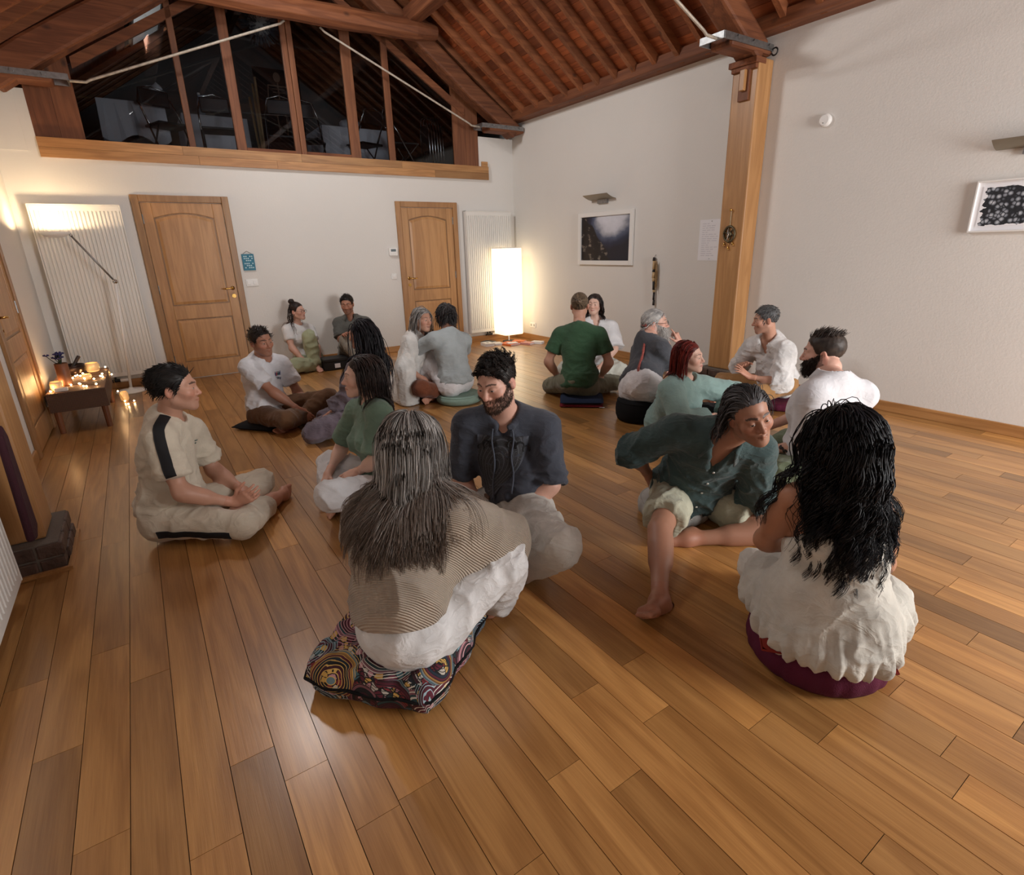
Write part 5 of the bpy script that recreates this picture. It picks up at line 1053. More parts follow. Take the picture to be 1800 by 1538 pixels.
def head_prims(hd, R, s, sex, o):
    W = lambda x, y, z: hd + (R[0] * x + R[1] * y + R[2] * z) * s
    fem = sex == 'f'; jw = 0.94 if fem else 1.0; out = []
    E = lambda c, r, k=0.02, op='u': out.append(ell(W(*c), R, tuple(q * s for q in r), k, op))
    E((0, -0.018, 0.036), (0.075, 0.097, 0.082)); E((0, 0.026, -0.030), (0.062 * jw, 0.064, 0.084), 0.03)
    for x in (1, -1):
        out.append(cone(W(0.052 * x * jw, -0.004, -0.055), W(0.020 * x, 0.066, -0.098), 0.019 * s, 0.017 * s, 0.03))
        out.append(sph(W(0.042 * x, 0.056, -0.024), 0.025 * s, 0.025))
        out.append(cone(W(0.012 * x, 0.083, 0.024), W(0.044 * x, 0.066, 0.020), 0.0115 * s, 0.010 * s, 0.015))
    out.append(sph(W(0, 0.074, -0.101), (0.016 if fem else 0.020) * s, 0.02)); out.append(sph(W(0, 0.060, -0.068), 0.031 * s, 0.02))
    for x in (1, -1):
        out.append(sph(W(0.031 * x, 0.103, 0.000), 0.019 * s, 0.012, 's')); out.append(sph(W(0.031 * x, 0.0735, -0.001), 0.0152 * s, 0.005))
    nl = o.get('nose', 1.0)
    out += [cone(W(0, 0.083, 0.014), W(0, 0.100 + 0.0045 * nl, -0.030), 0.0078 * s, 0.0100 * s, 0.012), sph(W(0, 0.1005 + 0.0045 * nl, -0.0335), 0.0102 * s, 0.008)]
    for x in (1, -1): out.append(sph(W(0.0125 * x, 0.094, -0.0375), 0.0085 * s, 0.007))
    for x in (1, -1):
        out.append(cone(W(0.025 * x, 0.081, -0.066), W(0, 0.0945, -0.0605), 0.0042 * s, 0.0060 * s, 0.005)); out.append(cone(W(0.021 * x, 0.081, -0.069), W(0, 0.0925, -0.0725), 0.0042 * s, 0.0068 * s, 0.004))
    out.append(cone(W(-0.026, 0.0885, -0.0662), W(0.026, 0.0885, -0.0662), 0.0016 * s, 0.0016 * s, 0.004, 's'))
    for x in (1, -1):
        Re = np.stack([nv(R[0] * x * 0.95 + R[1] * 0.3), nv(R[1] * 0.95 - R[0] * x * 0.3), R[2]])
        out.append(ell(W(0.077 * x, -0.016, -0.010), Re, (0.009 * s, 0.018 * s, 0.031 * s), 0.008)); out.append(ell(W(0.087 * x, -0.010, -0.006), Re, (0.006 * s, 0.010 * s, 0.018 * s), 0.006, 's'))
    return out
def local(V, hd, R, s): return (V - hd) @ R.T / s
def paint_face(q, base, sex, o, rng):
    c = np.tile(base, (len(q), 1)); x, y, z = q[:, 0], q[:, 1], q[:, 2]; ax_ = np.abs(x)
    def mixin(col, w_): nonlocal c; w_ = np.clip(w_, 0, 1)[:, None]; c = c * (1 - w_) + np.asarray(col) * w_
    n = vnoise(q * 60) - 0.5; c = c * (1 + 0.10 * n[:, None])
    red = base * np.array([1.08, 0.78, 0.74])
    mixin(red, 0.55 * np.exp(-((ax_ - 0.045) ** 2 + (z + 0.03) ** 2) / 0.0006) * (y > 0.02)); mixin(red, 0.6 * np.exp(-(x ** 2 + (z + 0.035) ** 2) / 0.0002) * (y > 0.09)); mixin(red * 0.95, 0.6 * (ax_ > 0.074) * (np.abs(y + 0.014) < 0.025))
    front = y > 0.055
    lip = o.get('lip', base * np.array([0.86, 0.62, 0.60]) if sex == 'm' else base * np.array([0.85, 0.42, 0.42]))
    zl = -0.0662; hw = 0.0085 * (1 - (ax_ / 0.0285) ** 2); mixin(lip, ((np.abs(z - zl) < hw) & (ax_ < 0.028) & (y > 0.075)) * 0.6)
    mixin(base * 0.25, ((np.abs(z - zl) < 0.0012) & (ax_ < 0.026) & (y > 0.075)) * 0.5)
    st = o.get('stubble', 0)
    if st:
        sc = np.asarray(o.get('stubble_col', lin(60, 46, 38)))
        jaw = (z < -0.048) & ~((np.abs(z - zl) < hw) & (ax_ < 0.024))
        side = (ax_ > 0.036) & (z < -0.012 - 0.45 * (y - 0.02)) & (y > -0.012)
        mous = (z < -0.046) & (z > -0.060) & (ax_ < 0.032)
        m_ = (jaw | side | mous) & (y > -0.02) & (z > -0.125); mixin(sc, m_ * st * (0.75 + 0.5 * (vnoise(q * 300) - 0.5)))
    br = np.asarray(o.get('brow', lin(60, 44, 34))); zb = 0.0245 + 0.004 * np.sin(np.clip((ax_ - 0.010) / 0.04, 0, 1) * math.pi)
    bw = o.get('browt', 0.0042 if sex == 'm' else 0.0028) * (1 - 0.5 * np.clip((ax_ - 0.03) / 0.025, 0, 1))
    mixin(br, ((np.abs(z - zb) < bw) & (ax_ > 0.010) & (ax_ < 0.052) & (y > 0.04)) * 0.85)
    return c
def eyes_mesh(hd, R, s, iris, par, closed=0.0, lash=(20, 14, 12), gaze=(0, 0)):
    V = []; F = []; cols = []; rad = 0.0157
    for x in (1, -1):
        c = np.array([0.031 * x, 0.0735, -0.001]); nu, nw_ = 15, 7; b0 = len(V)
        for layer, rr in ((0, rad), (1, rad - 0.003)):
            for i in range(nu):
                a = -1 + 2 * i / (nu - 1); xx = 0.0118 * a; hz = (1 - a * a) ** 0.75
                for j in range(nw_):
                    t = j / (nw_ - 1); zz = -0.0036 * hz + t * (0.0036 + 0.0046 * (1 - closed)) * hz; yy = math.sqrt(max(rr * rr - xx * xx - zz * zz, 1e-6))
                    V.append(hd + (np.array([c[0] + xx, c[1] + yy, c[2] + zz]) @ R) * s)
                    d = math.hypot(xx - gaze[0] * 0.005, zz - 0.0006 - gaze[1] * 0.003)
                    cols.append(lin(8, 8, 8) if d < 0.0024 else (lin(*iris) if d < 0.0058 else (lin(*lash) if (t > 0.93 and abs(a) < 0.97) else lin(205, 198, 192))))
        for l in (0, 1):
            for i in range(nu - 1):
                for j in range(nw_ - 1):
                    k = b0 + l * nu * nw_ + i * nw_ + j; f = (k, k + nw_, k + nw_ + 1, k + 1); F.append(f if l else f[::-1])
        for i in range(nu - 1):
            for j in (0, nw_ - 1): k = b0 + i * nw_ + j; g = nu * nw_; F.append((k, k + nw_, k + nw_ + g, k + g))
    return mesh_np('eyes', np.array(V), np.array(F), M['eye'], par, np.array(cols))
def tubes_np(paths, radii, n=4):
    """paths (N,K,3) radii (N,K): tapered tubes"""
    Nn, K, _ = paths.shape; T = np.gradient(paths, axis=1); T /= np.linalg.norm(T, axis=2)[..., None] + 1e-9
    ref = np.where(np.abs(T[..., 2:3]) < 0.9, np.array([0, 0, 1.0]), np.array([1.0, 0, 0])); X = np.cross(T, ref); X /= np.linalg.norm(X, axis=2)[..., None] + 1e-9; Yv = np.cross(T, X)
    a = 2 * np.pi * np.arange(n) / n
    V = paths[:, :, None, :] + radii[:, :, None, None] * (X[:, :, None, :] * np.cos(a)[None, None, :, None] + Yv[:, :, None, :] * np.sin(a)[None, None, :, None])
    base = (np.arange(Nn) * K * n)[:, None, None] + (np.arange(K - 1) * n)[None, :, None]; j = np.arange(n)[None, None, :]; j2 = (j + 1) % n
    F = np.stack([base + j, base + j2, base + n + j2, base + n + j], -1).reshape(-1, 4)
    return V.reshape(-1, 3), F
def hairline(y):   # lowest z that is hair, against y (forward)
    return np.interp(y, [-0.13, -0.085, -0.045, -0.025, 0.002, 0.022, 0.045, 0.066, 0.085, 0.11], [-0.085, -0.080, -0.062, -0.015, -0.012, -0.020, 0.040, 0.066, 0.080, 0.10])
def hair_roots(n, rng, recede=0.0, top=-9, lower=0.0):
    out = []
    while len(out) < n:
        v = rng.randn(n * 3, 3); v /= np.linalg.norm(v, axis=1)[:, None]; p = np.array([0, -0.018, 0.036]) + v * np.array([0.0765, 0.0985, 0.0835])
        ok = (p[:, 2] > hairline(p[:, 1] + recede) + lower) & (p[:, 2] > top); out += list(p[ok])
    return np.array(out[:n])
def strands(roots, hd, R, s, rng, K, step, grav, flow, curl=0.0, curlf=14.0, lift=0.012, coll=None, lens=None, stiff=0.55, jitter=0.1, clump=0.35, target=None, gather=0.0, per=14):
    """grow locks in world space; flow(local pts)->local direction at the root; neighbouring roots share their waves"""
    c0 = np.array([0, -0.018, 0.036]); rd = np.array([0.0765, 0.0985, 0.0835]); nl = (roots - c0) / rd ** 2; nl /= np.linalg.norm(nl, axis=1)[:, None]; Nn = len(roots)
    coh = lambda f, o: np.stack([vnoise(roots * f + o + 10 * i) for i in range(3)], 1) - 0.5
    lf0 = lift * (0.25 + 0.35 * rng.rand(Nn)); hgt = np.clip((roots[:, 2] + 0.07) / 0.19, 0, 1); lf = lf0
    if target is not None:
        t = np.linspace(0, 1, K)[None, :, None]; a = (roots - c0) / rd; bq = (np.asarray(target) - c0) / rd; bl_ = np.linalg.norm(bq); q = a[:, None, :] * (1 - t) + (bq / bl_)[None, None, :] * t
        q = q / (np.linalg.norm(q, axis=2)[..., None] + 1e-6); rr = 1 + (lf[:, None, None] / 0.085) * np.sin(np.clip(t * 1.4, 0, 1) * np.pi / 2) + (bl_ - 1) * t ** 3
        P = hd + (c0 + q * rd * rr + 0.004 * coh(60, 3)[:, None, :] * t) @ R * s
    else:
        fl_ = flow(roots, nl); fl_ = fl_ / (np.linalg.norm(fl_, axis=1)[:, None] + 1e-6); fl_ = fl_ - nl * np.sum(fl_ * nl, 1)[:, None] * 0.85 + nl * 0.10; fl_ += jitter * rng.randn(*fl_.shape) + 2.0 * clump * coh(22, 1); fl_ /= np.linalg.norm(fl_, axis=1)[:, None]
        p = hd + roots @ R * s; d = fl_ @ R; P = [p.copy()]
        head = [ell(hd + (c0 @ R) * s, R, tuple(rd * s)), ell(hd + (np.array([0, 0.026, -0.03]) @ R) * s, R, tuple(np.array([0.064, 0.066, 0.086]) * s))]
        prims = head + (coll or []); st = step * (lens if lens is not None else np.ones(Nn)); dr = clump * coh(26, 40)
        for i in range(1, K):
            g = np.array([0, 0, -1.0]) * grav * min(1, i / (K * 0.25)); d = d * stiff + g * (1 - stiff) + 0.10 * dr * np.sin(i * 0.9) + 0.02 * rng.randn(Nn, 3); d /= np.linalg.norm(d, axis=1)[:, None]
            p = p + d * st[:, None]; lf = lf0 + lift * 1.25 * hgt * min(1.0, i * step / 0.10)
            for _ in range(2):
                dd = ev(prims, p); bad = dd < lf
                if bad.any():
                    q = p[bad]; e = 0.002; G = np.stack([ev(prims, q + e * np.eye(3)[a]) - ev(prims, q - e * np.eye(3)[a]) for a in range(3)], 1); G /= np.linalg.norm(G, axis=1)[:, None] + 1e-9
                    p[bad] = q + G * (lf[bad] - dd[bad])[:, None]
                    dn_ = np.sum(d[bad] * G, 1)[:, None]; d[bad] = d[bad] - G * np.minimum(dn_, 0)
            p[:, 2] = np.maximum(p[:, 2], 0.01); P.append(p.copy())
        P = np.stack(P, 1)
    if curl:
        tt = np.arange(K) * step; T = np.gradient(P, axis=1); T /= np.linalg.norm(T, axis=2)[..., None] + 1e-9; X = np.cross(T, np.array([0.3, 0.5, 0.2])); X /= np.linalg.norm(X, axis=2)[..., None] + 1e-9; Y = np.cross(T, X)
        ph = 14 * vnoise(roots * 17 + 5) + 0.5 * rng.randn(Nn); fv = 0.75 + 0.5 * vnoise(roots * 15 + 70)
        a = 2 * np.pi * tt[None, :] * curlf * fv[:, None] + ph[:, None]; am_ = curl * np.clip((np.arange(K) / K - 0.15) / 0.35, 0, 1)[None, :, None] * (0.7 + 0.6 * rng.rand(Nn))[:, None, None]
        P = P + am_ * (X * np.cos(a)[..., None] + Y * np.sin(a)[..., None])
    if gather:
        G = rng.choice(Nn, max(4, Nn // per), replace=False); j = np.concatenate([np.argmin(((roots[i:i + 400, None, :] - roots[None, G, :]) ** 2).sum(2), 1) for i in range(0, Nn, 400)])
        k = gather * np.linspace(0, 1, K)[None, :, None] ** 0.8; P = P * (1 - k) + P[G[j]] * k + rng.randn(Nn, 1, 3) * 0.0022 * k
    return P

def torso(J, sp, t, low=True, butt=True):
    s, b = sp['s'], sp.get('b', 1.0); bl = sp.get('belly', 0.0); fem = sp['sex'] == 'f'
    u1, u2 = nv(J['ch'] - J['pv']), nv(J['nk'] - J['ch']); r2 = nv(J['sR'] - J['sL']); r1 = nv(J['hR'] - J['hL']); rm = nv(r1 + r2)
    f1 = np.cross(u1, r1); f1 = nv(f1); f2 = nv(np.cross(u2, r2)); fm = nv(f1 + f2); r1 = np.cross(f1, u1); r2 = np.cross(f2, u2); um = nv(u1 + u2); rm = np.cross(fm, um)
    hipw = 1.06 if fem else 1.0; shw = 0.93 if fem else 1.0
    o = [ell(J['pv'] + u1 * 0.03 * s, np.stack([r1, f1, u1]), (0.158 * s * b * hipw + t, 0.112 * s * b + t, 0.125 * s + t), 0.05)]
    for q in ('hL', 'hR') if butt else ():  o.append(sph(J[q] - f1 * 0.04 * s - u1 * 0.0 * s, 0.090 * s * b ** 0.5 + t, 0.06))
    mid = J['pv'] * 0.42 + J['ch'] * 0.58
    o.append(ell(mid + fm * bl * 0.6, np.stack([rm, fm, um]), (0.138 * s * b * (0.93 if fem else 1) + bl * 0.4 + t, 0.102 * s * b + bl * 0.6 + t, 0.165 * s + t), 0.07))
    o.append(ell(J['ch'] + u2 * 0.055 * s, np.stack([r2, f2, u2]), (0.156 * s * b * shw + t, 0.108 * s * b ** 0.7 + t, 0.165 * s + t), 0.06))
    m = J['nk'] - u2 * 0.055 * s - f2 * 0.01 * s
    for q in ('sL', 'sR'):
        o.append(cone(J[q], m, 0.047 * s * b ** 0.5 + t, 0.066 * s + t, 0.05)); o.append(cone(J['nk'] - u2 * 0.005 * s - f2 * 0.015 * s, J[q] * 0.72 + J['nk'] * 0.28, 0.046 * s + t, 0.040 * s + t, 0.05))
    if fem:
        for x in (1, -1): o.append(sph(J['ch'] + f2 * 0.085 * s + r2 * 0.072 * x * s - u2 * 0.005 * s, 0.062 * s * b ** 0.5 + t, 0.05))
    return o
def limb(a, b, r0, r1, bulge=None, k=0.03, cut=None):
    o = [cone(a, b, r0, r1, k, cut=cut)]
    if bulge: q, r, off = bulge; o.append(cone(a + (b - a) * (q - 0.12) + off, a + (b - a) * (q + 0.15) + off, r, r * 0.92, 0.04, cut=cut))
    return o
def person(n, label, J, sp):
    J = {k: np.array(v, float) for k, v in zip(JN, J)}; _u = nv(J['nk'] - J['ch']); J['sL'] -= _u * 0.026 * sp['s']; J['sR'] -= _u * 0.026 * sp['s']; s, b, sex = sp['s'], sp.get('b', 1.0), sp['sex']; rng = np.random.RandomState(n)
    far = n in (2, 3, 4, 5, 7, 8, 11, 12, 13, 15); near = 1.4 if far else sp.get('near', 1.0); hq = lambda h: h * near
    root = thing('person', label, 'person', (J['pv'][0], J['pv'][1], 0.0)); o0 = parent_origin(root)
    v = J['hd'][:2] / np.linalg.norm(J['hd'][:2]); rt = np.array([v[1], -v[0]]); a = math.radians(sp['face'][0]); fd = -math.cos(a) * v + math.sin(a) * rt
    R = head_frame(J['hd'], (fd[0], fd[1]), sp['face'][1], sp['face'][2]); hs = s * sp.get('hs', 1.0)
    hd = J['hd']; u2 = nv(J['nk'] - J['ch']); r2 = nv(J['sR'] - J['sL']); f2 = nv(np.cross(u2, r2)); u1 = nv(J['ch'] - J['pv']); r1 = nv(J['hR'] - J['hL']); f1 = nv(np.cross(u1, r1))
    base = lin(*SKIN[sp['skin']]) if isinstance(sp['skin'], str) else lin(*sp['skin'])
    nr = (0.056 if sex == 'm' else 0.048) * s * (b ** 0.5)
    ntop = hd - R[2] * 0.060 * hs - R[1] * 0.022 * hs
    # ---- body
    thin = b ** 0.5
    pr = torso(J, sp, -0.004)
    pr += [cone(J['nk'] - u2 * 0.04 * s, ntop, nr * 1.05, nr, 0.03)]
    arm = {}; leg = {}
    for q in 'LR':
        sh, e, w_ = J['s' + q], J['e' + q], J['w' + q]
        arm[q] = limb(sh, e, 0.047 * s * thin, 0.038 * s * thin, (0.45, 0.046 * s * thin, np.zeros(3))) + limb(e, w_, 0.038 * s * thin, 0.026 * s * thin ** 0.5, (0.25, 0.041 * s * thin, np.zeros(3))); pr += arm[q]
        h, k, a_ = J['h' + q], J['k' + q], J['a' + q]
        bk = nv((h + a_) / 2 - k)
        leg[q] = limb(h, k, 0.082 * s * thin, 0.052 * s * thin, (0.3, 0.076 * s * thin, np.zeros(3)), 0.04) + limb(k, a_, 0.050 * s * thin, 0.035 * s, (0.3, 0.050 * s * thin, bk * 0.012 * s), 0.03); pr += leg[q]
    V, F = polygonise(pr, hq(0.0135)); V = smooth(V, F, 2); parts = [(V, F, np.tile(base, (len(V), 1)) * (1 + 0.08 * (vnoise(V * 25)[:, None] - 0.5)))]
    fo = sp.get('faceopt', {})
    hp = head_prims(hd, R, hs, sex, fo) + [cone(J['nk'] * 0.35 + ntop * 0.65, ntop, nr, nr * 0.99, 0.025)]
    hh = max(sp.get('hh', 0.0042), 0.0050 if far else 0.0033)
    Vh, Fh = polygonise(hp, hh); Vh = smooth(Vh, Fh, 1, 0.5); q = local(Vh, hd, R, hs); hcol = paint_face(q, base, sex, fo, rng); parts.append((Vh, Fh, hcol))
    for q_, side in (('L', -1), ('R', 1)):
        e, w_ = J['e' + q_], J['w' + q_]; d = nv(w_ - e); ho = sp.get('hand', {}).get(q_)
        B_ = np.stack([np.array([f1[1], -f1[0], 0]), np.array([f1[0], f1[1], 0]), np.array([0, 0, 1.0])]); B_[0] = nv(B_[0]); B_[1] = nv(B_[1])
        if ho: d2 = nv(np.array(ho[0]) @ B_); n2 = nv(np.array(ho[1]) @ B_); cu = ho[2]; pt = len(ho) > 3 and ho[3] == 'point'; spd = 0.35 if len(ho) > 3 and ho[3] == 'spread' else 0.1
        else: d2 = d; n2 = np.array([0, 0, 1.0]) + nv(np.cross(d, [0, 0, 1])) * side * 0.5; cu = 0.55; pt = False; spd = 0.1
        hp_ = hand_prims(w_, d2, n2, -side, cu, s * (1.0 if sex == 'm' else 0.93), spd, pt) + [cone(w_ - d * 0.05 * s, w_, 0.0285 * s * thin ** 0.5, 0.025 * s, 0.02)]
        Vq, Fq = polygonise(hp_, (0.0062 if far else sp.get('hand_h', 0.0045))); Vq = smooth(Vq, Fq, 1, 0.4); parts.append((Vq, Fq, np.tile(base * np.array([1.03, 0.95, 0.93]), (len(Vq), 1)) * (1 + 0.1 * (vnoise(Vq * 60)[:, None] - 0.5))))
        k, a_, t_ = J['k' + q_], J['a' + q_], J['t' + q_]
        up = nv(k - a_) if 'fup' not in sp or q_ not in sp['fup'] else nv(np.array(sp['fup'][q_]) @ B_)
        fp_ = foot_prims(a_, t_, up, s * (1.0 if sex == 'm' else 0.93), side) + [cone(a_, a_ + (k - a_) * 0.2, 0.036 * s, 0.037 * s, 0.03)]
        Vq, Fq = polygonise(fp_, 0.008 if far else 0.006); Vq = smooth(Vq, Fq, 1, 0.4); parts.append((Vq, Fq, np.tile(base * np.array([1.03, 0.93, 0.9]), (len(Vq), 1)) * (1 + 0.12 * (vnoise(Vq * 50)[:, None] - 0.5))))
    off = 0; VV, FF, CC = [], [], []
    for V_, F_, c_ in parts: VV.append(V_); FF.append(F_ + off); CC.append(c_); off += len(V_)
    VV = np.concatenate(VV); VV[:, 2] = np.maximum(VV[:, 2], 0.002)
    mesh_np('body', VV, np.concatenate(FF), M['skin'], root, np.concatenate(CC))
    eyes_mesh(hd, R, hs, sp.get('iris', (70, 50, 36)), root, sp.get('closed', 0.15), gaze=sp.get('gaze', (0, 0)))
    # ---- clothing
    ctx = dict(J=J, s=s, R=R, root=root, f1=f1, r1=r1, u1=u1, f2=f2, r2=r2, u2=u2, hd=hd, hs=hs, arm=arm, leg=leg, pr=pr, rng=rng, sp=sp, nr=nr, far=far)
    bt = sp.get('bottom')
    if bt:
        t = bt.get('t', 0.014); pp = []
        pp += torso(J, sp, t * 0.45)[:4]
        pp.append(half(J['pv'] + u1 * bt.get('waist', 0.05) * s, u1, 0.006))
        for q_ in 'LR':
            h, k, a_ = J['h' + q_], J['k' + q_], J['a' + q_]; ln = bt.get('len', 1.9); lt = t * 0.6 + bt.get('loose', 0.006) * 0.6; kr = 0.058 * s * thin
            if ln <= 1:
                e = h + (k - h) * ln; n_ = nv(k - h); pp.append(cone(h, h + (k - h) * min(1.0, ln + 0.1), 0.088 * s * thin + lt, 0.066 * s * thin + lt + 0.012, 0.04, cut=[(e, n_)]))
            else:
                pp.append(cone(h, k, 0.086 * s * thin + lt, kr + lt, 0.05)); e = k + (a_ - k) * (ln - 1); n_ = nv(a_ - k)
                pp.append(cone(k, k + (a_ - k) * min(1.0, ln - 1 + 0.15), kr + lt, bt.get('cuff', 0.046) * s + lt, 0.03, cut=[(e, n_)]))
                bk = nv((h + a_) / 2 - k); pp.append(cone(k + (a_ - k) * 0.2, k + (a_ - k) * 0.4, 0.05 * s * thin + lt, 0.05 * s * thin + lt, 0.04))
        pp += bt.get('extra', lambda c: [])(ctx)
        V, F = polygonise(pp, hq(0.0100)); V = smooth(V, F, 1); Nn = vnormals(V, F)
        V = V + Nn * (folds(V, bt.get('freq', 12.0), n * 3.1) * bt.get('fold', 0.006) * 1.25 * np.clip(np.linalg.norm(V - J['pv'], axis=1) / 0.28, 0.2, 1))[:, None]; V = smooth(V, F, 1, 0.3); V[:, 2] = np.maximum(V[:, 2], 0.003)
        mesh_np(bt.get('name', 'trousers'), V, F, fabric(bt['col'], bt.get('kind', 'cotton')), root); ctx['bottom'] = Surf(pp, V, F)
    tp = sp.get('top')
    if tp:
        t = tp.get('t', 0.016); pp = torso(J, sp, t, butt=False) + [ell(J["pv"] - f1 * 0.022 * s + u1 * 0.05 * s, np.stack([r1, f1, u1]), (0.156 * s * b ** 0.5 + t, 0.128 * s * b ** 0.3 + t, 0.15 * s), 0.05)]; pp += tp.get('extra', lambda c: [])(ctx)
        pp.append(half(J['pv'] + u1 * tp.get('hem', -0.02) * s, -u1, 0.008))
        for q_ in 'LR':
            sl = tp.get('sleeve', 0.8); sl = sl[q_] if isinstance(sl, dict) else sl
            sh, e, w_ = J['s' + q_], J['e' + q_], J['w' + q_]; st = t + tp.get('loose', 0.008)
            if sl <= 0: continue
            if sl <= 1.0:
                c = sh + (e - sh) * sl; n_ = nv(e - sh); pp.append(cone(sh, sh + (e - sh) * min(1, sl + 0.15), 0.046 * s * thin + st, 0.046 * s * thin + st + tp.get('flare', 0.008), 0.035, cut=[(c, n_)]))
            else:
                pp.append(cone(sh, e, 0.046 * s * thin + st, 0.043 * s * thin + st, 0.035)); c = e + (w_ - e) * (sl - 1); n_ = nv(w_ - e)
                pp.append(cone(e, e + (w_ - e) * min(1, sl - 1 + 0.15), 0.043 * s * thin + st, tp.get('cuff', 0.036) * s * thin + st, 0.02, cut=[(c, n_)]))
                if tp.get('roll'): pp.append(cone(c - n_ * 0.055, c - n_ * 0.0, tp.get('cuff', 0.036) * s * thin + st + 0.008, tp.get('cuff', 0.036) * s * thin + st + 0.008, 0.006, cut=[(c, n_), (c - n_ * 0.05, -n_)]))
        pp += tp.get('extra2', lambda c: [])(ctx)
        nh = tp.get('neck', 0.066) * s; fwd = tp.get('nfwd', 0.022) * s
        pp.append(cone(J['nk'] - u2 * tp.get('ndown', 0.0) * s + f2 * fwd, J['nk'] + u2 * 0.16 * s + f2 * fwd, nh, nh * 1.25, 0.01, 's'))
        if tp.get('vneck'): pp.append(cone(J['nk'] - u2 * 0.02 * s + f2 * 0.06 * s, J['nk'] - u2 * tp['vneck'] * s + f2 * 0.13 * s, 0.045 * s, 0.008 * s, 0.008, 's'))
        V, F = polygonise(pp, hq(tp.get('h', 0.0085))); V = smooth(V, F, 1); Nn = vnormals(V, F)
        fr = np.array(tp.get('freq', 12.0)) * np.ones(3); q = np.stack([V @ r2, V @ f2, V @ u2], 1); am_ = tp.get('fold', 0.006) * 1.3
        low = np.clip(1.3 - ((V - J['pv']) @ u1) / (0.45 * s), 0.35, 1.2)
        V = V + Nn * (folds(q, fr * np.array([0.8, 0.8, 1.5]), n * 1.7) * am_ * low)[:, None]; V = smooth(V, F, 1, 0.25); V[:, 2] = np.maximum(V[:, 2], 0.003)
        mesh_np(tp.get('name', 'shirt'), V, F, fabric(tp['col'], tp.get('kind', 'cotton')), root); ctx['top'] = Surf(pp, V, F)
    # ---- hair
    hr = sp.get('hair')
    if hr: make_hair(ctx, hr)
    bd = sp.get('beard')
    if bd:
        q = local(Vh, hd, R, hs); Nn = vnormals(Vh, Fh); x, y, z = q[:, 0], q[:, 1], q[:, 2]; ax_ = np.abs(x)
        m_ = ((z < -0.050) | ((ax_ > 0.038) & (z < -0.005 - 0.45 * (y - 0.02)))) & (y > -0.012) & (z > -0.122) & ~((np.abs(z + 0.0662) < 0.0075) & (ax_ < 0.022)) & (ax_ < 0.075)
        I = np.argwhere(m_)[:, 0]; I = rng.choice(I, min(bd['n'], len(I)), replace=False)
        P0 = Vh[I]; d = Nn[I] * 0.5 + np.array([0, 0, -0.8]) + R[1] * 0.1; K = 5; P = [P0 - Nn[I] * 0.001]
        for i in range(1, K):
            d = d + 0.25 * rng.randn(*d.shape) + np.array([0, 0, -0.2]); d /= np.linalg.norm(d, axis=1)[:, None]; P.append(P[-1] + d * bd['len'] / (K - 1) * (0.6 + 0.8 * rng.rand(len(I), 1)))
        P = np.stack(P, 1); rad = np.linspace(1, 0.3, K)[None, :] * bd.get('r', 0.0016) * np.ones((len(I), 1)); Vb, Fb = tubes_np(P, rad, 3)
        c = lin(*bd['col']); c = np.repeat((c * (1 + bd.get('var', 0.4) * (rng.rand(len(I), 1) * 2 - 1))), K * 3, 0); mesh_np('beard', Vb, Fb, M['hair'], root, c)
    if sp.get('glasses'):
        g = MB(); W = lambda x, y, z: tuple(hd + (R[0] * x + R[1] * y + R[2] * z) * hs)
        for x in (1, -1):
            g.tube([W(0.033 * x + 0.023 * math.cos(a), 0.106 - 0.1 * (0.023 * math.cos(a) * x) , -0.006 + 0.019 * math.sin(a)) for a in [i * 0.4488 for i in range(15)]], 0.0016, 6)
            g.tube([W(0.056 * x, 0.103, 0.002), W(0.078 * x, 0.06, 0.004), W(0.082 * x, -0.01, 0.004), W(0.080 * x, -0.03, -0.015)], 0.0015, 6)
        g.tube([W(-0.010, 0.107, -0.002), W(0, 0.110, 0.002), W(0.010, 0.107, -0.002)], 0.0014, 6); g.obj('glasses', mat('glasses_frame', L(*sp['glasses']), 0.3, 0.5), root, smooth=True)
    for fn in sp.get('post', []): fn(ctx)
    return ctx
FLOW = {
    'crown': lambda p, n: (p - np.array([0, -0.075, 0.11])) * 8, 'back': lambda p, n: np.tile([0, -1.0, -0.15], (len(p), 1)), 'fwd': lambda p, n: np.tile([0.25, 0.8, 0.1], (len(p), 1)),
    'down': lambda p, n: np.stack([np.sign(p[:, 0]) * np.where(p[:, 1] > 0.0, 0.40, 0.05) + p[:, 0] * 5, np.where(p[:, 1] > 0.0, -0.85, -0.9), -0.5 + 0 * p[:, 0]], 1), 'up': lambda p, n: np.tile([0.1, 0.3, 0.8], (len(p), 1)),
    'sides': lambda p, n: np.stack([p[:, 0] * 12, -0.45 + 0 * p[:, 0], -0.6 + 0 * p[:, 0]], 1), 'mess': lambda p, n: n * 0.6 + np.tile([0.1, 0.5, 0.2], (len(p), 1)),
    'bun': lambda p, n: (np.array([0, -0.125, 0.045]) - p) * 9, 'topbun': lambda p, n: (np.array([0, -0.07, 0.15]) - p) * 9}
DENS, HR = 1.4, 0.75
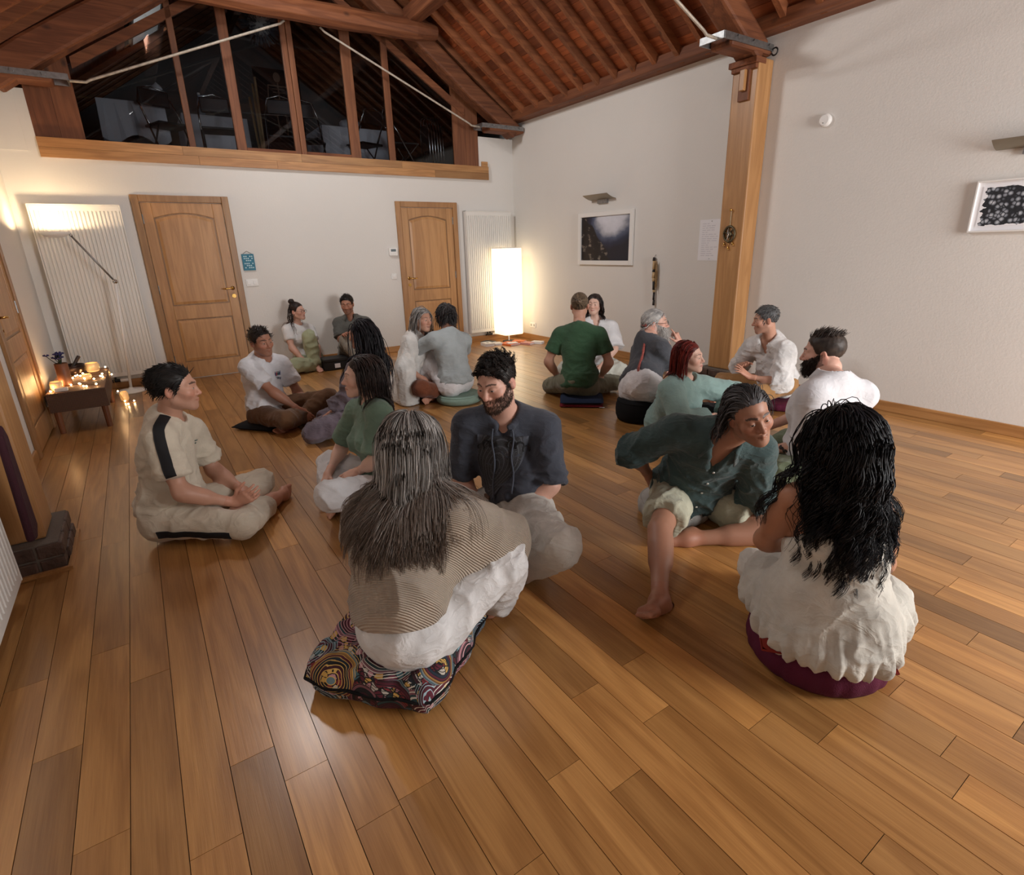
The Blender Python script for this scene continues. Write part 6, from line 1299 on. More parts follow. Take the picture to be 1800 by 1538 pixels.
def make_hair(c, hr):
    hd, R, hs, rng, root = c['hd'], c['R'], c['hs'], c['rng'], c['root']
    rec = hr.get('recede', 0.0); th = min(hr.get('cap', 0.009), 0.0045); lower = hr.get('lower', 0.0); VV, FF, CC, off = [], [], [], 0
    c1, c2 = lin(*hr['col']), lin(*hr.get('col2', hr['col']))
    prim = [ell(hd + (np.array([0, -0.018, 0.036]) @ R) * hs, R, tuple((np.array([0.0765, 0.0985, 0.0835]) + th) * hs))]
    V, F = polygonise(prim, 0.007); q = local(V, hd, R, hs); hl = hairline(q[:, 1] + rec) + lower; dz = q[:, 2] - hl
    k = np.clip(dz / 0.03, 0, 1); ctr = np.array([0, -0.018, 0.036]); nrm_ = (q - ctr) / np.linalg.norm(q - ctr, axis=1)[:, None]
    q = q - nrm_ * ((1 - k) * (th - 0.0005))[:, None] + nrm_ * ((folds(q * 1.0, 55.0, 3.0) * 0.0012) * k)[:, None]
    keep = (dz[F] > -0.004).all(1); F2 = F[keep]; V2 = hd + q @ R * hs
    n_ = vnoise(q * 70 * np.array([1, 0.4, 0.6])); col = c1 * (1 - n_[:, None]) + c2 * n_[:, None]
    used = np.unique(F2); mp = np.full(len(V2), -1); mp[used] = np.arange(len(used)); VV.append(V2[used]); FF.append(mp[F2]); CC.append(col[used] * 0.85); off = len(used)
    coll = []
    if hr.get('collide', True):
        coll = c.get('top', c['pr']); coll = [p for p in coll if p.op == 'u'][:14]
        coll = coll + [cone(c['J']['nk'], hd - R[2] * 0.05, c['nr'], c['nr'])]
    for g in hr['locks']:
        far = c['far']; roots = hair_roots(int(g['n'] * DENS * (0.55 if far else 1)), rng, rec, g.get('top', -9), lower)
        if 'sel' in g: roots = roots[g['sel'](roots)]
        lens = 1 + g.get('lvar', 0.2) * (rng.rand(len(roots)) * 2 - 1)
        if 'lenfn' in g: lens = lens * g['lenfn'](roots)
        K = g['K']; fl_ = g.get('flow', 'down'); fl_ = fl_ if callable(fl_) else FLOW[fl_]
        P = strands(roots, hd, R, hs, rng, K, g['len'] / (K - 1), g.get('grav', 0.5), fl_, g.get('curl', 0), g.get('curlf', 14), g.get('lift', 0.010), coll if g.get('collide', g['len'] > 0.1) else [], lens, g.get('stiff', 0.6), g.get('jit', 0.1), g.get('clump', 0.3), g.get('to'), g.get('gather', 0.0), g.get('per', 14))
        tp_ = np.linspace(0, 1, K); rad = g['r'] * HR * (1.35 if far else 1) * (1 - g.get('taper', 0.75) * tp_ ** 2)[None, :] * (0.7 + 0.6 * rng.rand(len(roots), 1))
        Vs, Fs = tubes_np(P, rad, 3); tone_ = rng.rand(len(roots), 1) ** g.get('bias', 1.0); cc = c1 * (1 - tone_) + c2 * tone_
        cc = np.repeat(cc[:, None, :], K, 1)
        if 'tip' in g: w_ = (np.clip((tp_ - 0.4) / 0.55, 0, 1))[None, :, None]; cc = cc * (1 - w_) + lin(*g['tip']) * (0.7 + 0.6 * rng.rand(len(roots), 1))[:, None, :] * w_
        cc = np.repeat(cc.reshape(-1, 3), 3, 0); VV.append(Vs); FF.append(Fs + off); CC.append(cc); off += len(Vs)
    for (cpos, r, sq) in hr.get('buns', []):
        m = MB().ball((0, 0, 0), r, 14, sq); Vb = np.array(m.v); Vb = Vb * (1 + 0.10 * (folds(Vb, 50.0)[:, None])); Vb = hd + (Vb + np.array(cpos)) @ R * hs
        Fb = np.array([f if len(f) == 4 else (f[0], f[1], f[2], f[2]) for f in m.f]); good = np.array([len(set(f)) == 4 for f in Fb.tolist()]); Fb = Fb[good]
        VV.append(Vb); FF.append(Fb + off); t_ = rng.rand(len(Vb), 1); CC.append(c1 * (1 - t_) + c2 * t_); off += len(Vb)
    mesh_np('hair', np.concatenate(VV), np.concatenate(FF), M['hair'], root, np.concatenate(CC))
# ---- surface helpers for trims
class Surf(list):
    def __init__(s, pp, V, F): super().__init__(pp); s.V, s.F, s.t = V, F, None
    def tree(s):
        if s.t is None:
            from mathutils.bvhtree import BVHTree; s.t = BVHTree.FromPolygons(s.V.tolist(), s.F.tolist())
        return s.t
def march(prims, p, d, L_=0.35, n=120):
    """from p + d*L_ towards p, first surface point"""
    if isinstance(prims, Surf):
        h = prims.tree().ray_cast(Vector(np.asarray(p) + np.asarray(d) * L_), Vector(-np.asarray(d)), L_ + 0.06)
        return np.array(h[0]) if h[0] is not None else np.asarray(p, float)
    t = np.linspace(L_, -0.05, n); pts = np.asarray(p)[None] + np.asarray(d)[None] * t[:, None]; D = ev(prims, pts); i = np.argmax(D < 0)
    if D[i] >= 0: return np.asarray(p, float)
    if i == 0: return pts[0]
    a = D[i - 1] / (D[i - 1] - D[i]); return pts[i - 1] + a * (pts[i] - pts[i - 1])
def patch(c, name, prims, path, outs, width, m, nw=7, off=0.0045, L_=0.25, wv=None, smooth_it=2, thick=0.003, dens=1):
    """a strip of cloth or print lying on a garment: path (K,3) inside the garment, outs (K,3) outward"""
    path = np.asarray(path, float); outs = np.asarray(outs, float)
    if dens > 1:
        t0 = np.linspace(0, 1, len(path)); t1 = np.linspace(0, 1, len(path) * dens); path = np.stack([np.interp(t1, t0, path[:, i]) for i in range(3)], 1); outs = np.stack([np.interp(t1, t0, outs[:, i]) for i in range(3)], 1)
    K = len(path); G = np.zeros((K, nw, 3)); T = np.gradient(path, axis=0)
    wd = width if hasattr(width, '__len__') else [width] * K
    for i in range(K):
        o = nv(outs[i]); w_ = nv(np.cross(T[i], o)) if wv is None else nv(wv)
        for j in range(nw): G[i, j] = march(prims, path[i] + w_ * wd[i] * (j / (nw - 1) - 0.5), o, L_) + o * off
    for _ in range(smooth_it):
        H = G.copy(); H[1:-1] = 0.5 * G[1:-1] + 0.25 * (G[:-2] + G[2:]); G = H; H = G.copy(); H[:, 1:-1] = 0.5 * G[:, 1:-1] + 0.25 * (G[:, :-2] + G[:, 2:]); G = H
    O = np.stack([nv(o) for o in outs])[:, None, :]; V = np.concatenate([G.reshape(-1, 3), (G - O * thick).reshape(-1, 3)]); F = []
    for i in range(K - 1):
        for j in range(nw - 1):
            k = i * nw + j; F.append((k, k + 1, k + nw + 1, k + nw)); F.append(tuple(K * nw + q for q in (k, k + nw, k + nw + 1, k + 1)))
    for i in range(K - 1):
        for j in (0, nw - 1): k = i * nw + j; F.append((k, k + nw, k + nw + K * nw, k + K * nw))
    for j in range(nw - 1):
        for i in (0, K - 1): k = i * nw + j; F.append((k, k + 1, k + 1 + K * nw, k + K * nw))
    return mesh_np(name, V, np.array(F), m, c['root'])
def collar(c, col, kind='cotton', rad=0.066, h=0.036, op=35, flap=0.05, tilt=0.35, name='collar'):
    J, s, u, f, r = c['J'], c['s'], c['u2'], c['f2'], c['r2']; ctr = J['nk'] + u * 0.012 * s + f * 0.018 * s; V = []; n = 25; prof = 4
    for i in range(n):
        a = math.radians(op + (360 - 2 * op) * i / (n - 1)); d = f * math.cos(a) + r * math.sin(a); back = (1 - math.cos(a)) / 2
        fr = 1 - abs(2 * i / (n - 1) - 1); fl_ = flap * (1 - min(1, fr * 2.2)) 
        b = ctr + d * rad * s - u * (0.03 * (1 - back)) * s
        top = b + u * h * s + d * 0.004 * s
        V += [b, top, top + d * 0.010 * s - u * 0.002 * s, b + d * (0.030 + fl_ * 0.5) * s - u * (0.006 + fl_) * s]
    F = [(i * prof + j, (i + 1) * prof + j, (i + 1) * prof + j + 1, i * prof + j + 1) for i in range(n - 1) for j in range(prof - 1)]
    ob = mesh_np(name, np.array(V), np.array(F), fabric(col, kind), c['root']); sm = ob.modifiers.new('thickness', 'SOLIDIFY'); sm.thickness = 0.004; return ob
def buttons(c, prims, p0, p1, n, out, m, r=0.0055):
    for i in range(n):
        p = np.array(p0) + (np.array(p1) - np.array(p0)) * i / max(1, n - 1); q = march(prims, p, out, 0.3) + nv(out) * 0.007
        MB().tube([q - nv(out) * 0.003, q + nv(out) * 0.002], r, 10).obj('button', m, c['root'])

POSE = {1: [[-0.058,3.291,0.121],[-0.048,3.335,0.408],[0.009,3.346,0.648],[0.066,3.247,0.814],[0.105,3.471,0.535],[-0.046,3.159,0.616],[0.164,3.522,0.244],[-0.017,3.055,0.317],[0.284,3.305,0.152],[0.212,3.074,0.184],[0.015,3.353,0.114],[-0.111,3.211,0.122],[0.41,3.528,0.096],[0.219,2.929,0.111],[0.237,3.159,0.068],[0.418,3.279,0.057],[0.188,2.967,0.04],[0.583,3.389,0.047]],
 2: [[0.782,5.163,0.109],[0.756,5.232,0.366],[0.799,5.205,0.593],[0.792,5.074,0.749],[0.967,5.265,0.526],[0.657,5.083,0.564],[1.046,5.229,0.239],[0.794,4.953,0.33],[1.061,5.005,0.098],[0.973,4.883,0.146],[0.876,5.176,0.121],[0.694,5.13,0.094],[1.265,5.006,0.196],[0.819,4.719,0.13],[0.903,4.876,0.043],[1.083,5.025,0.06],[0.743,4.756,0.04],[1.281,5.02,0.04]],
 3: [[1.708,7.53,0.104],[1.669,7.573,0.352],[1.654,7.634,0.562],[1.676,7.565,0.739],[1.816,7.665,0.503],[1.504,7.546,0.538],[1.834,7.493,0.284],[1.501,7.397,0.303],[1.808,7.314,0.116],[1.593,7.225,0.152],[1.794,7.533,0.124],[1.623,7.51,0.09],[1.703,7.301,0.437],[1.463,7.145,0.118],[1.73,7.243,0.06],[1.797,7.314,0.05],[1.754,7.06,0.035],[1.977,7.269,0.037]],
 4: [[2.293,7.461,0.112],[2.314,7.471,0.384],[2.357,7.536,0.61],[2.292,7.455,0.79],[2.529,7.463,0.55],[2.199,7.631,0.555],[2.574,7.225,0.361],[2.144,7.432,0.328],[2.31,7.2,0.415],[2.116,7.18,0.423],[2.366,7.404,0.141],[2.21,7.509,0.098],[2.34,7.088,0.445],[2.124,7.164,0.354],[2.337,6.948,0.05],[2.228,6.901,0.047],[2.284,6.751,0.041],[2.041,6.818,0.041]],
 5: [[1.416,4.357,0.167],[1.418,4.464,0.401],[1.473,4.43,0.615],[1.455,4.469,0.804],[1.344,4.311,0.571],[1.619,4.51,0.543],[1.26,4.366,0.303],[1.518,4.719,0.378],[1.084,4.47,0.156],[1.297,4.694,0.26],[1.343,4.303,0.17],[1.471,4.43,0.165],[0.947,4.347,0.082],[1.458,4.837,0.133],[1.191,4.65,0.06],[1.105,4.691,0.06],[1.306,4.8,0.038],[0.953,4.578,0.038]],
 6: [[1.032,2.992,0.111],[1.015,3.024,0.385],[1.026,3.059,0.616],[0.953,2.991,0.782],[0.994,2.881,0.603],[0.969,3.216,0.547],[0.913,2.791,0.345],[0.901,3.336,0.298],[0.87,3.006,0.221],[0.74,3.185,0.178],[1.005,2.907,0.095],[1.033,3.083,0.118],[0.646,2.762,0.223],[0.826,3.434,0.143],[0.801,3.067,0.043],[0.709,3.072,0.06],[0.612,3.045,0.041],[0.624,2.904,0.038]],
 7: [[2.159,5.183,0.163],[2.192,5.144,0.419],[2.259,5.095,0.629],[2.265,5.013,0.803],[2.323,5.258,0.6],[2.116,4.992,0.598],[2.439,5.181,0.354],[1.986,4.89,0.369],[2.321,4.998,0.233],[2.193,4.914,0.232],[2.228,5.237,0.184],[2.076,5.157,0.141],[2.586,5.06,0.131],[2.086,4.755,0.186],[2.249,4.887,0.06],[2.42,4.9,0.06],[2.111,4.762,0.038],[2.581,4.994,0.038]],
 8: [[2.455,4.763,0.179],[2.437,4.773,0.444],[2.456,4.848,0.664],[2.503,4.975,0.815],[2.27,4.815,0.655],[2.632,4.858,0.6],[2.155,5.047,0.504],[2.745,5.091,0.448],[2.364,5.196,0.437],[2.505,5.2,0.422],[2.363,4.742,0.167],[2.542,4.802,0.19],[2.282,5.069,0.435],[2.53,5.157,0.432],[2.272,4.968,0.034],[2.497,5.208,0.026],[2.296,5.16,-0.009],[2.446,5.4,0.008]],
 9: [[0.57,1.581,0.212],[0.562,1.606,0.46],[0.677,1.688,0.623],[0.684,1.696,0.811],[0.582,1.818,0.55],[0.771,1.545,0.574],[0.59,2.034,0.374],[0.964,1.58,0.376],[0.798,1.923,0.303],[0.899,1.805,0.3],[0.578,1.669,0.229],[0.568,1.504,0.168],[0.633,2.053,0.132],[0.922,1.493,0.351],[0.94,1.839,0.06],[0.985,1.681,0.038],[1.082,1.721,0.037],[1.129,1.792,0.02]],
 10: [[1.374,2.061,0.198],[1.399,2.197,0.443],[1.385,2.184,0.684],[1.3,2.113,0.858],[1.535,2.047,0.634],[1.229,2.294,0.646],[1.471,1.913,0.365],[1.197,2.317,0.342],[1.254,1.968,0.209],[1.181,2.133,0.145],[1.358,1.967,0.224],[1.384,2.158,0.198],[1.23,1.546,0.285],[0.989,2.34,0.143],[1.226,1.85,0.019],[1.184,1.979,0.06],[1.095,1.699,0.048],[1.294,1.809,0.041]],
 11: [[3.38,3.963,0.166],[3.424,4.015,0.462],[3.457,4.045,0.714],[3.51,4.109,0.906],[3.325,4.18,0.665],[3.597,3.918,0.665],[3.214,4.23,0.381],[3.641,3.815,0.377],[3.377,4.243,0.166],[3.677,3.992,0.176],[3.3,3.996,0.21],[3.469,3.951,0.129],[3.374,4.406,0.074],[3.903,4.011,0.101],[3.77,4.272,0.06],[3.712,4.381,0.06],[3.932,4.15,0.041],[3.595,4.547,0.041]],
 12: [[4.295,4.745,0.153],[4.291,4.739,0.412],[4.287,4.728,0.635],[4.249,4.716,0.824],[4.403,4.601,0.582],[4.146,4.821,0.589],[4.35,4.468,0.343],[4.014,4.836,0.343],[4.157,4.443,0.192],[4.033,4.619,0.227],[4.356,4.681,0.147],[4.236,4.81,0.147],[4.275,4.29,0.13],[3.84,4.755,0.13],[4.017,4.562,0.06],[4.036,4.435,0.06],[3.868,4.671,0.037],[4.147,4.287,0.037]],
 13: [[3.424,3.214,0.275],[3.608,3.315,0.455],[3.606,3.305,0.693],[3.778,3.379,0.783],[3.731,3.448,0.649],[3.579,3.118,0.639],[4.021,3.471,0.554],[3.779,3.168,0.413],[3.921,3.285,0.385],[3.964,3.237,0.596],[3.488,3.287,0.255],[3.389,3.131,0.311],[3.868,3.479,0.146],[3.734,2.919,0.143],[3.939,3.076,0.06],[4.033,3.199,0.06],[3.813,2.917,0.041],[4.155,3.361,0.041]],
 14: [[3.461,2.859,0.097],[3.33,2.724,0.262],[3.364,2.684,0.472],[3.314,2.613,0.645],[3.524,2.632,0.4],[3.189,2.661,0.43],[3.758,2.49,0.32],[3.156,2.517,0.187],[3.558,2.457,0.17],[3.403,2.467,0.19],[3.551,2.835,0.109],[3.372,2.837,0.098],[3.787,2.502,0.133],[3.188,2.474,0.133],[3.418,2.404,0.06],[3.543,2.331,0.06],[3.231,2.376,0.038],[3.73,2.306,0.038]],
 15: [[4.737,2.743,0.171],[4.817,2.833,0.411],[4.689,2.824,0.604],[4.604,2.837,0.788],[4.659,2.645,0.539],[4.696,3.001,0.533],[4.569,2.598,0.255],[4.767,3.162,0.289],[4.455,2.837,0.284],[4.595,2.973,0.36],[4.72,2.658,0.212],[4.745,2.838,0.156],[4.301,2.709,0.128],[4.668,3.261,0.141],[4.435,3.091,0.06],[4.305,3.09,0.06],[4.507,3.277,0.04],[4.187,2.929,0.04]],
 16: [[3.311,1.434,0.183],[3.29,1.597,0.432],[3.291,1.55,0.683],[3.408,1.697,0.794],[3.089,1.55,0.626],[3.45,1.442,0.594],[3.1,1.551,0.302],[3.476,1.718,0.425],[3.189,1.794,0.18],[3.324,1.916,0.285],[3.341,1.35,0.236],[3.304,1.527,0.14],[2.954,1.583,0.132],[3.645,1.842,0.151],[3.312,1.834,0.06],[3.233,1.977,0.06],[3.52,1.891,0.043],[3.022,2.019,0.043]],
 17: [[2.311,1.754,0.186],[2.234,1.614,0.419],[2.146,1.46,0.585],[2.106,1.318,0.732],[2.299,1.367,0.525],[2.034,1.635,0.604],[2.397,1.413,0.24],[1.98,1.88,0.428],[2.537,1.52,0.036],[2.154,1.908,0.223],[2.4,1.734,0.141],[2.217,1.783,0.157],[2.385,1.311,0.06],[1.846,1.553,0.148],[2.063,1.55,0.027],[1.555,1.283,0.023],[1.869,1.605,0.007],[1.381,1.232,0.113]],
 18: [[1.764,0.731,0.223],[1.787,0.727,0.474],[1.875,0.812,0.657],[1.791,0.79,0.827],[1.71,0.875,0.646],[2.004,0.722,0.577],[1.762,0.982,0.39],[2.088,0.703,0.308],[1.993,0.977,0.296],[2.136,0.946,0.28],[1.742,0.817,0.215],[1.807,0.652,0.227],[1.979,1.129,0.115],[2.193,0.684,0.113],[2.085,0.763,0.06],[2.087,1.05,0.06],[2.271,0.749,0.038],[1.985,1.206,0.038]]}
def sp(**k): return k
lk_ = lambda **k: k
def lam_pair(a, b): return lambda roots: a + (b - a) * np.random.RandomState(1).rand(len(roots))
M['shirt_button'] = mat('shirt_button', L(214, 212, 204), 0.4); M['stripe'] = mat('black_stripe', L(14, 14, 18), 0.8)
# 1 ---------------- beige tracksuit
def p1_post(c):
    J, s = c['J'], c['s']; sh, e = J['sR'], J['eR']; ax_ = nv(e - sh); out = nv(c['r2'] * 0.9 + c['f2'] * 0.25 + c['u2'] * 0.1)
    pts = [J['nk'] * 0.45 + sh * 0.55] + [sh + (e - sh) * q for q in (0.0, 0.12, 0.25, 0.4, 0.55, 0.70)]; outs = [c['u2'] + c['r2'] * 0.2 + c['f2'] * 0.2, nv(c['u2'] * 0.8 + c['r2'] * 0.8 + c['f2'] * 0.3)] + [nv(out + c['u2'] * w_) for w_ in (0.5, 0.25, 0.1, 0, 0)]
    patch(c, 'sleeve_stripe', c['top'], pts, outs, 0.050, M['stripe'], smooth_it=0, dens=4, nw=9)
    h, k = J['hR'], J['kR']; o2 = nv(nv(np.cross(nv(k - h), [0, 0, 1])) + np.array([0, 0, -0.15]))
    if o2 @ c['r1'] < 0: o2 = -o2
    patch(c, 'leg_stripe', c['bottom'], [h + (k - h) * q + np.array([0, 0, -0.015]) for q in (0.05, 0.2, 0.35, 0.5, 0.65, 0.8, 0.93)], [o2] * 7, 0.042, M['stripe'], smooth_it=0, dens=4, nw=9)
    p0 = J['ch'] + c['u2'] * 0.12 - c['r2'] * 0.07
    for i, (dx, dz, w_) in enumerate(((0, 0, 0.035), (0.008, -0.014, 0.02))):
        q = p0 + c['r2'] * dx + c['u2'] * dz; patch(c, 'chest_print', c['top'], [q - c['u2'] * 0.003, q + c['u2'] * 0.003], [c['f2']] * 2, w_, mat('pale_green_print', L(120, 136, 128), 0.8), nw=4, smooth_it=0, wv=c['r2'])
SP = {}
SHORT = lambda col, col2, n=420, ln=0.035, **k: dict(col=col, col2=col2, cap=0.010, collide=False, locks=[dict(n=n, K=5, len=ln, r=0.0028, grav=0.15, flow=k.get('flow', 'crown'), lift=k.get('lift', 0.007), stiff=0.85, jit=k.get('jit', 0.14), clump=k.get('clump', 0.35), sides=3, curl=k.get('curl', 0), curlf=k.get('curlf', 14))] + k.get('more', []), recede=k.get('recede', 0.0), capnoise=k.get('capnoise', 0.003), lower=k.get('lower', 0))
SP[1] = ('man in a cream tracksuit with black stripes, cross-legged at the left', sp(sex='m', s=1.0, b=1.0, skin='light', face=(78, -4, 0), hh=0.0036,
    top=dict(col=(204, 194, 176), sleeve=0.72, hem=-0.04, t=0.018, fold=0.009, name='tshirt', flare=0.012), bottom=dict(col=(206, 196, 178), len=1.82, t=0.014, fold=0.006),
    hair=SHORT((16, 14, 14), (34, 30, 28), 500, 0.036, lift=0.006, flow='back', more=[dict(n=200, K=6, len=0.045, r=0.003, grav=0.6, flow='down', top=-9, sel=lambda r: (r[:, 1] < -0.03) | (r[:, 2] < 0.05), stiff=0.7, sides=3)]),
    faceopt=dict(stubble=0.22, brow=lin(26, 20, 18)), hand=dict(R=((0.0, 0.75, 0.35), (0.5, -0.5, -0.4), 0.5), L=((0.45, 0.7, -0.1), (-0.2, 0.3, 0.9), 0.7)), post=[p1_post]))
# 2 ---------------- white t-shirt, brown trousers
def p2_post(c):
    q0 = c['J']['ch'] + c['u2'] * 0.10 - c['r2'] * 0.075
    cols = ((60, 40, 90), (150, 40, 50), (30, 80, 70), (40, 60, 110))
    for i, cl in enumerate(cols):
        b = q0 - c['r2'] * (0.020 * i - 0.03); m = mat('figure_print_%d' % i, L(*cl), 0.8)
        patch(c, 'printed_figure', c['top'], [b - c['u2'] * 0.012, b, b + c['u2'] * 0.012], [c['f2']] * 3, [0.014, 0.012, 0.018], m, nw=4, smooth_it=0, wv=c['r2'])
        h = b + c['u2'] * 0.020; patch(c, 'printed_head', c['top'], [h - c['u2'] * 0.004, h + c['u2'] * 0.004], [c['f2']] * 2, 0.008, m, nw=3, smooth_it=0, wv=c['r2'])
    a = march(c['top'], q0 - c['u2'] * 0.032, c['f2']) + c['f2'] * 0.008; Rm = Matrix((c['r2'] * -1, c['u2'], -np.cross(c['r2'], c['u2']))).transposed()
    Rm = Matrix((-c['r2'], c['u2'], c['f2'])).transposed(); text('printed_word', 'Cling', 0.030, mat('navy_print', L(30, 34, 70), 0.8), c['root'], a, Rm.to_euler(), bold=0.0006)
SP[2] = ('man in a white t-shirt and brown trousers, sitting cross-legged near the wide door', sp(sex='m', s=1.0, skin='tan', face=(32, -6, 4), hh=0.0045,
    top=dict(col=(212, 212, 216), sleeve=0.70, hem=-0.03, t=0.018, fold=0.008, name='tshirt', flare=0.014), bottom=dict(col=(96, 66, 42), len=1.85, t=0.016, fold=0.007),
    hair=SHORT((28, 22, 20), (52, 42, 36), 420, 0.035, flow='mess', curl=0.004, curlf=30), faceopt=dict(stubble=0.3, brow=lin(36, 26, 22)), hand=dict(R=((-0.5, 0.4, -0.6), (0.5, 0.5, 0.6), 0.6), L=((0.6, 0.4, -0.5), (-0.3, 0.6, 0.6), 0.5)), post=[p2_post]))
# 3 ---------------- woman by the wall
SP[3] = ('woman with glasses and a high bun, leaning on the back wall in pale green trousers', sp(sex='f', s=0.93, skin='fair', face=(52, 3, 0), hh=0.005, near=1.3, hand_h=0.006,
    top=dict(col=(214, 214, 214), sleeve=0.62, hem=0.03, t=0.013, fold=0.005, name='tshirt'), bottom=dict(col=(160, 166, 136), len=1.95, t=0.022, loose=0.02, cuff=0.055, fold=0.010),
    hair=dict(col=(30, 22, 20), col2=(58, 40, 34), cap=0.010, locks=[dict(n=260, K=7, len=0.14, r=0.0032, to=(0, -0.078, 0.125), lift=0.008, sides=3, taper=0.2), dict(n=60, K=14, len=0.36, r=0.004, grav=1, flow='sides', top=-9, sel=lambda r: r[:, 1] < -0.02, curl=0.008, curlf=9, stiff=0.6, tip=(92, 58, 44))], buns=[((0, -0.075, 0.135), 0.042, (1, 1, 0.9))]),
    glasses=(60, 44, 40), faceopt=dict(brow=lin(40, 28, 24), lip=lin(170, 84, 80)), hand=dict(R=((0.0, 0.5, -0.9), (0.6, 0.3, 0.2), 0.3), L=((0, 0.4, -0.9), (-0.6, 0.3, 0.2), 0.3))))
# 4 ---------------- man by the wall
SP[4] = ('man with folded arms in a dark grey shirt, leaning on the back wall', sp(sex='m', s=1.02, skin='tan', face=(-10, -10, 0), hh=0.005, near=1.3, hand_h=0.006, closed=0.6,
    top=dict(col=(84, 84, 80), sleeve=0.85, hem=-0.02, t=0.018, fold=0.008, vneck=0.10), bottom=dict(col=(128, 122, 112), len=1.9, t=0.018, fold=0.008),
    hair=SHORT((24, 20, 18), (46, 38, 32), 300, 0.04, flow='up'), faceopt=dict(stubble=0.55, brow=lin(30, 22, 18)), post=[lambda c: collar(c, (84, 84, 80), op=30)]))
# 5 ---------------- black-haired woman in mauve
def robe_sleeves(c):
    J = c['J']; o = []
    for q in 'LR': o.append(cone(J['e' + q] * 0.8 + J['s' + q] * 0.2, J['e' + q] * 0.35 + J['w' + q] * 0.65, 0.062, 0.10, 0.03, cut=[(J['e' + q] * 0.45 + J['w' + q] * 0.55, nv(J['w' + q] - J['e' + q]))]))
    return o
def p5_post(c):
    J = c['J']; n = 10; m = fabric((92, 82, 90), 'linen'); a = [math.radians(-170 + 340 * i / 19) for i in range(20)]
    pw = J['pv'] + c['u1'] * 0.13; patch(c, 'waist_tie', c['top'], [pw + (c['f1'] * math.cos(q) + c['r1'] * math.sin(q)) * 0.01 for q in a], [c['f1'] * math.cos(q) + c['r1'] * math.sin(q) for q in a], 0.045, m, nw=3, wv=c['u1'])
    e = march(c['top'], pw, -c['r1'] * 0.9 + c['f1'] * 0.3)
    for k, dx in enumerate((-0.03, 0.04)):
        MB().obox(e - c['r1'] * 0.008, e - c['r1'] * 0.05 + c['f1'] * dx + np.array([0, 0, -0.16]), tuple(c['f1'] * 0.035), (0.004, 0.004, 0)).obj('tie_end', m, c['root'], bevel=0.002)
SP[5] = ('woman with long black hair in a mauve wrap outfit, seen from behind', sp(sex='f', s=0.95, skin='light', face=(-118, -4, 0), hh=0.005,
    top=dict(col=(98, 88, 96), kind='linen', sleeve=1.0, hem=-0.03, t=0.020, fold=0.010, loose=0.018, extra2=robe_sleeves, name='wrap_top'), bottom=dict(col=(104, 94, 104), kind='linen', len=1.98, t=0.024, loose=0.02, cuff=0.06, fold=0.010),
    hair=dict(col=(14, 13, 16), col2=(36, 32, 38), cap=0.012, locks=[dict(n=420, K=18, len=0.52, r=0.0040, grav=1, flow='down', curl=0.005, curlf=5, lift=0.014, lvar=0.2, sides=3)]), post=[p5_post], hand=dict(L=((-0.1, 0.8, -0.3), (-0.2, 0.2, 0.9), 0.3))))
# 6 ---------------- dark bob, green tee
SP[6] = ('woman with a dark bob in a green t-shirt and white trousers, profile to the left', sp(sex='f', s=0.95, skin='pale', face=(-86, 2, 0), hh=0.0036,
    top=dict(col=(104, 128, 112), sleeve=0.88, hem=-0.03, t=0.018, fold=0.007, name='tshirt', flare=0.016), bottom=dict(col=(210, 210, 212), len=1.9, t=0.022, loose=0.016, cuff=0.056, fold=0.008),
    hair=dict(col=(30, 24, 24), col2=(60, 46, 42), cap=0.012, locks=[dict(n=420, K=13, len=0.205, r=0.0040, grav=1, flow='down', curl=0.003, curlf=7, lift=0.014, lvar=0.15, sides=3, sel=lambda r: ~((r[:, 1] > 0.05) & (np.abs(r[:, 0]) < 0.03)))]),
    faceopt=dict(nose=1.5, brow=lin(40, 28, 26)), hand=dict(L=((0.1, 0.9, -0.3), (-0.4, 0.1, 0.8), 0.4)), post=[lambda c: MB().tube([tuple(c['hd'] + (np.array([-0.083, -0.012 + 0.008 * math.cos(a), -0.048 + 0.012 * math.sin(a)]) @ c['R'])) for a in [i * 0.5236 for i in range(13)]], 0.0022, 6).obj('earring', M['chrome'], c['root'])]))
# 7 ---------------- grey-haired woman in a white shawl
def p7_shawl(c):
    J = c['J']; pr = [p for p in torso(J, c['sp'], 0.035)]
    pr.append(cone(J['nk'] - c['u2'] * 0.05, [J['pv'][0], J['pv'][1], 0.05], 0.12, 0.25, 0.06))
    for q in 'LR':
        pr += [cone(J['nk'] - c['u2'] * 0.05, J['s' + q], 0.075, 0.050, 0.08), cone(J['s' + q], J['e' + q], 0.050, 0.075, 0.08), cone(J['e' + q], [J['e' + q][0] * 0.7 + J['pv'][0] * 0.3, J['e' + q][1] * 0.7 + J['pv'][1] * 0.3, 0.03], 0.075, 0.13, 0.08)]
    fo = J['pv'] + c['f1'] * 0.30; pr.append(cone([fo[0], fo[1], -0.1], [fo[0], fo[1], 0.27], 0.20, 0.16, 0.05, 's'))
    pr.append(cone(J['nk'] + c['f2'] * 0.04, J['nk'] + c['u2'] * 0.2, 0.066, 0.10, 0.02, 's')); pr.append(half([0, 0, 0.004], [0, 0, -1], 0.004))
    V, F = polygonise(pr, 0.013); V = smooth(V, F, 2); N_ = vnormals(V, F); V = V + N_ * (folds(V, np.array([12, 12, 2.2]), 4.0) * 0.013)[:, None]; V = smooth(V, F, 1, 0.3); V[:, 2] = np.maximum(V[:, 2], 0.003)
    mesh_np('shawl', V, F, fabric((206, 204, 200), 'linen'), c['root'])
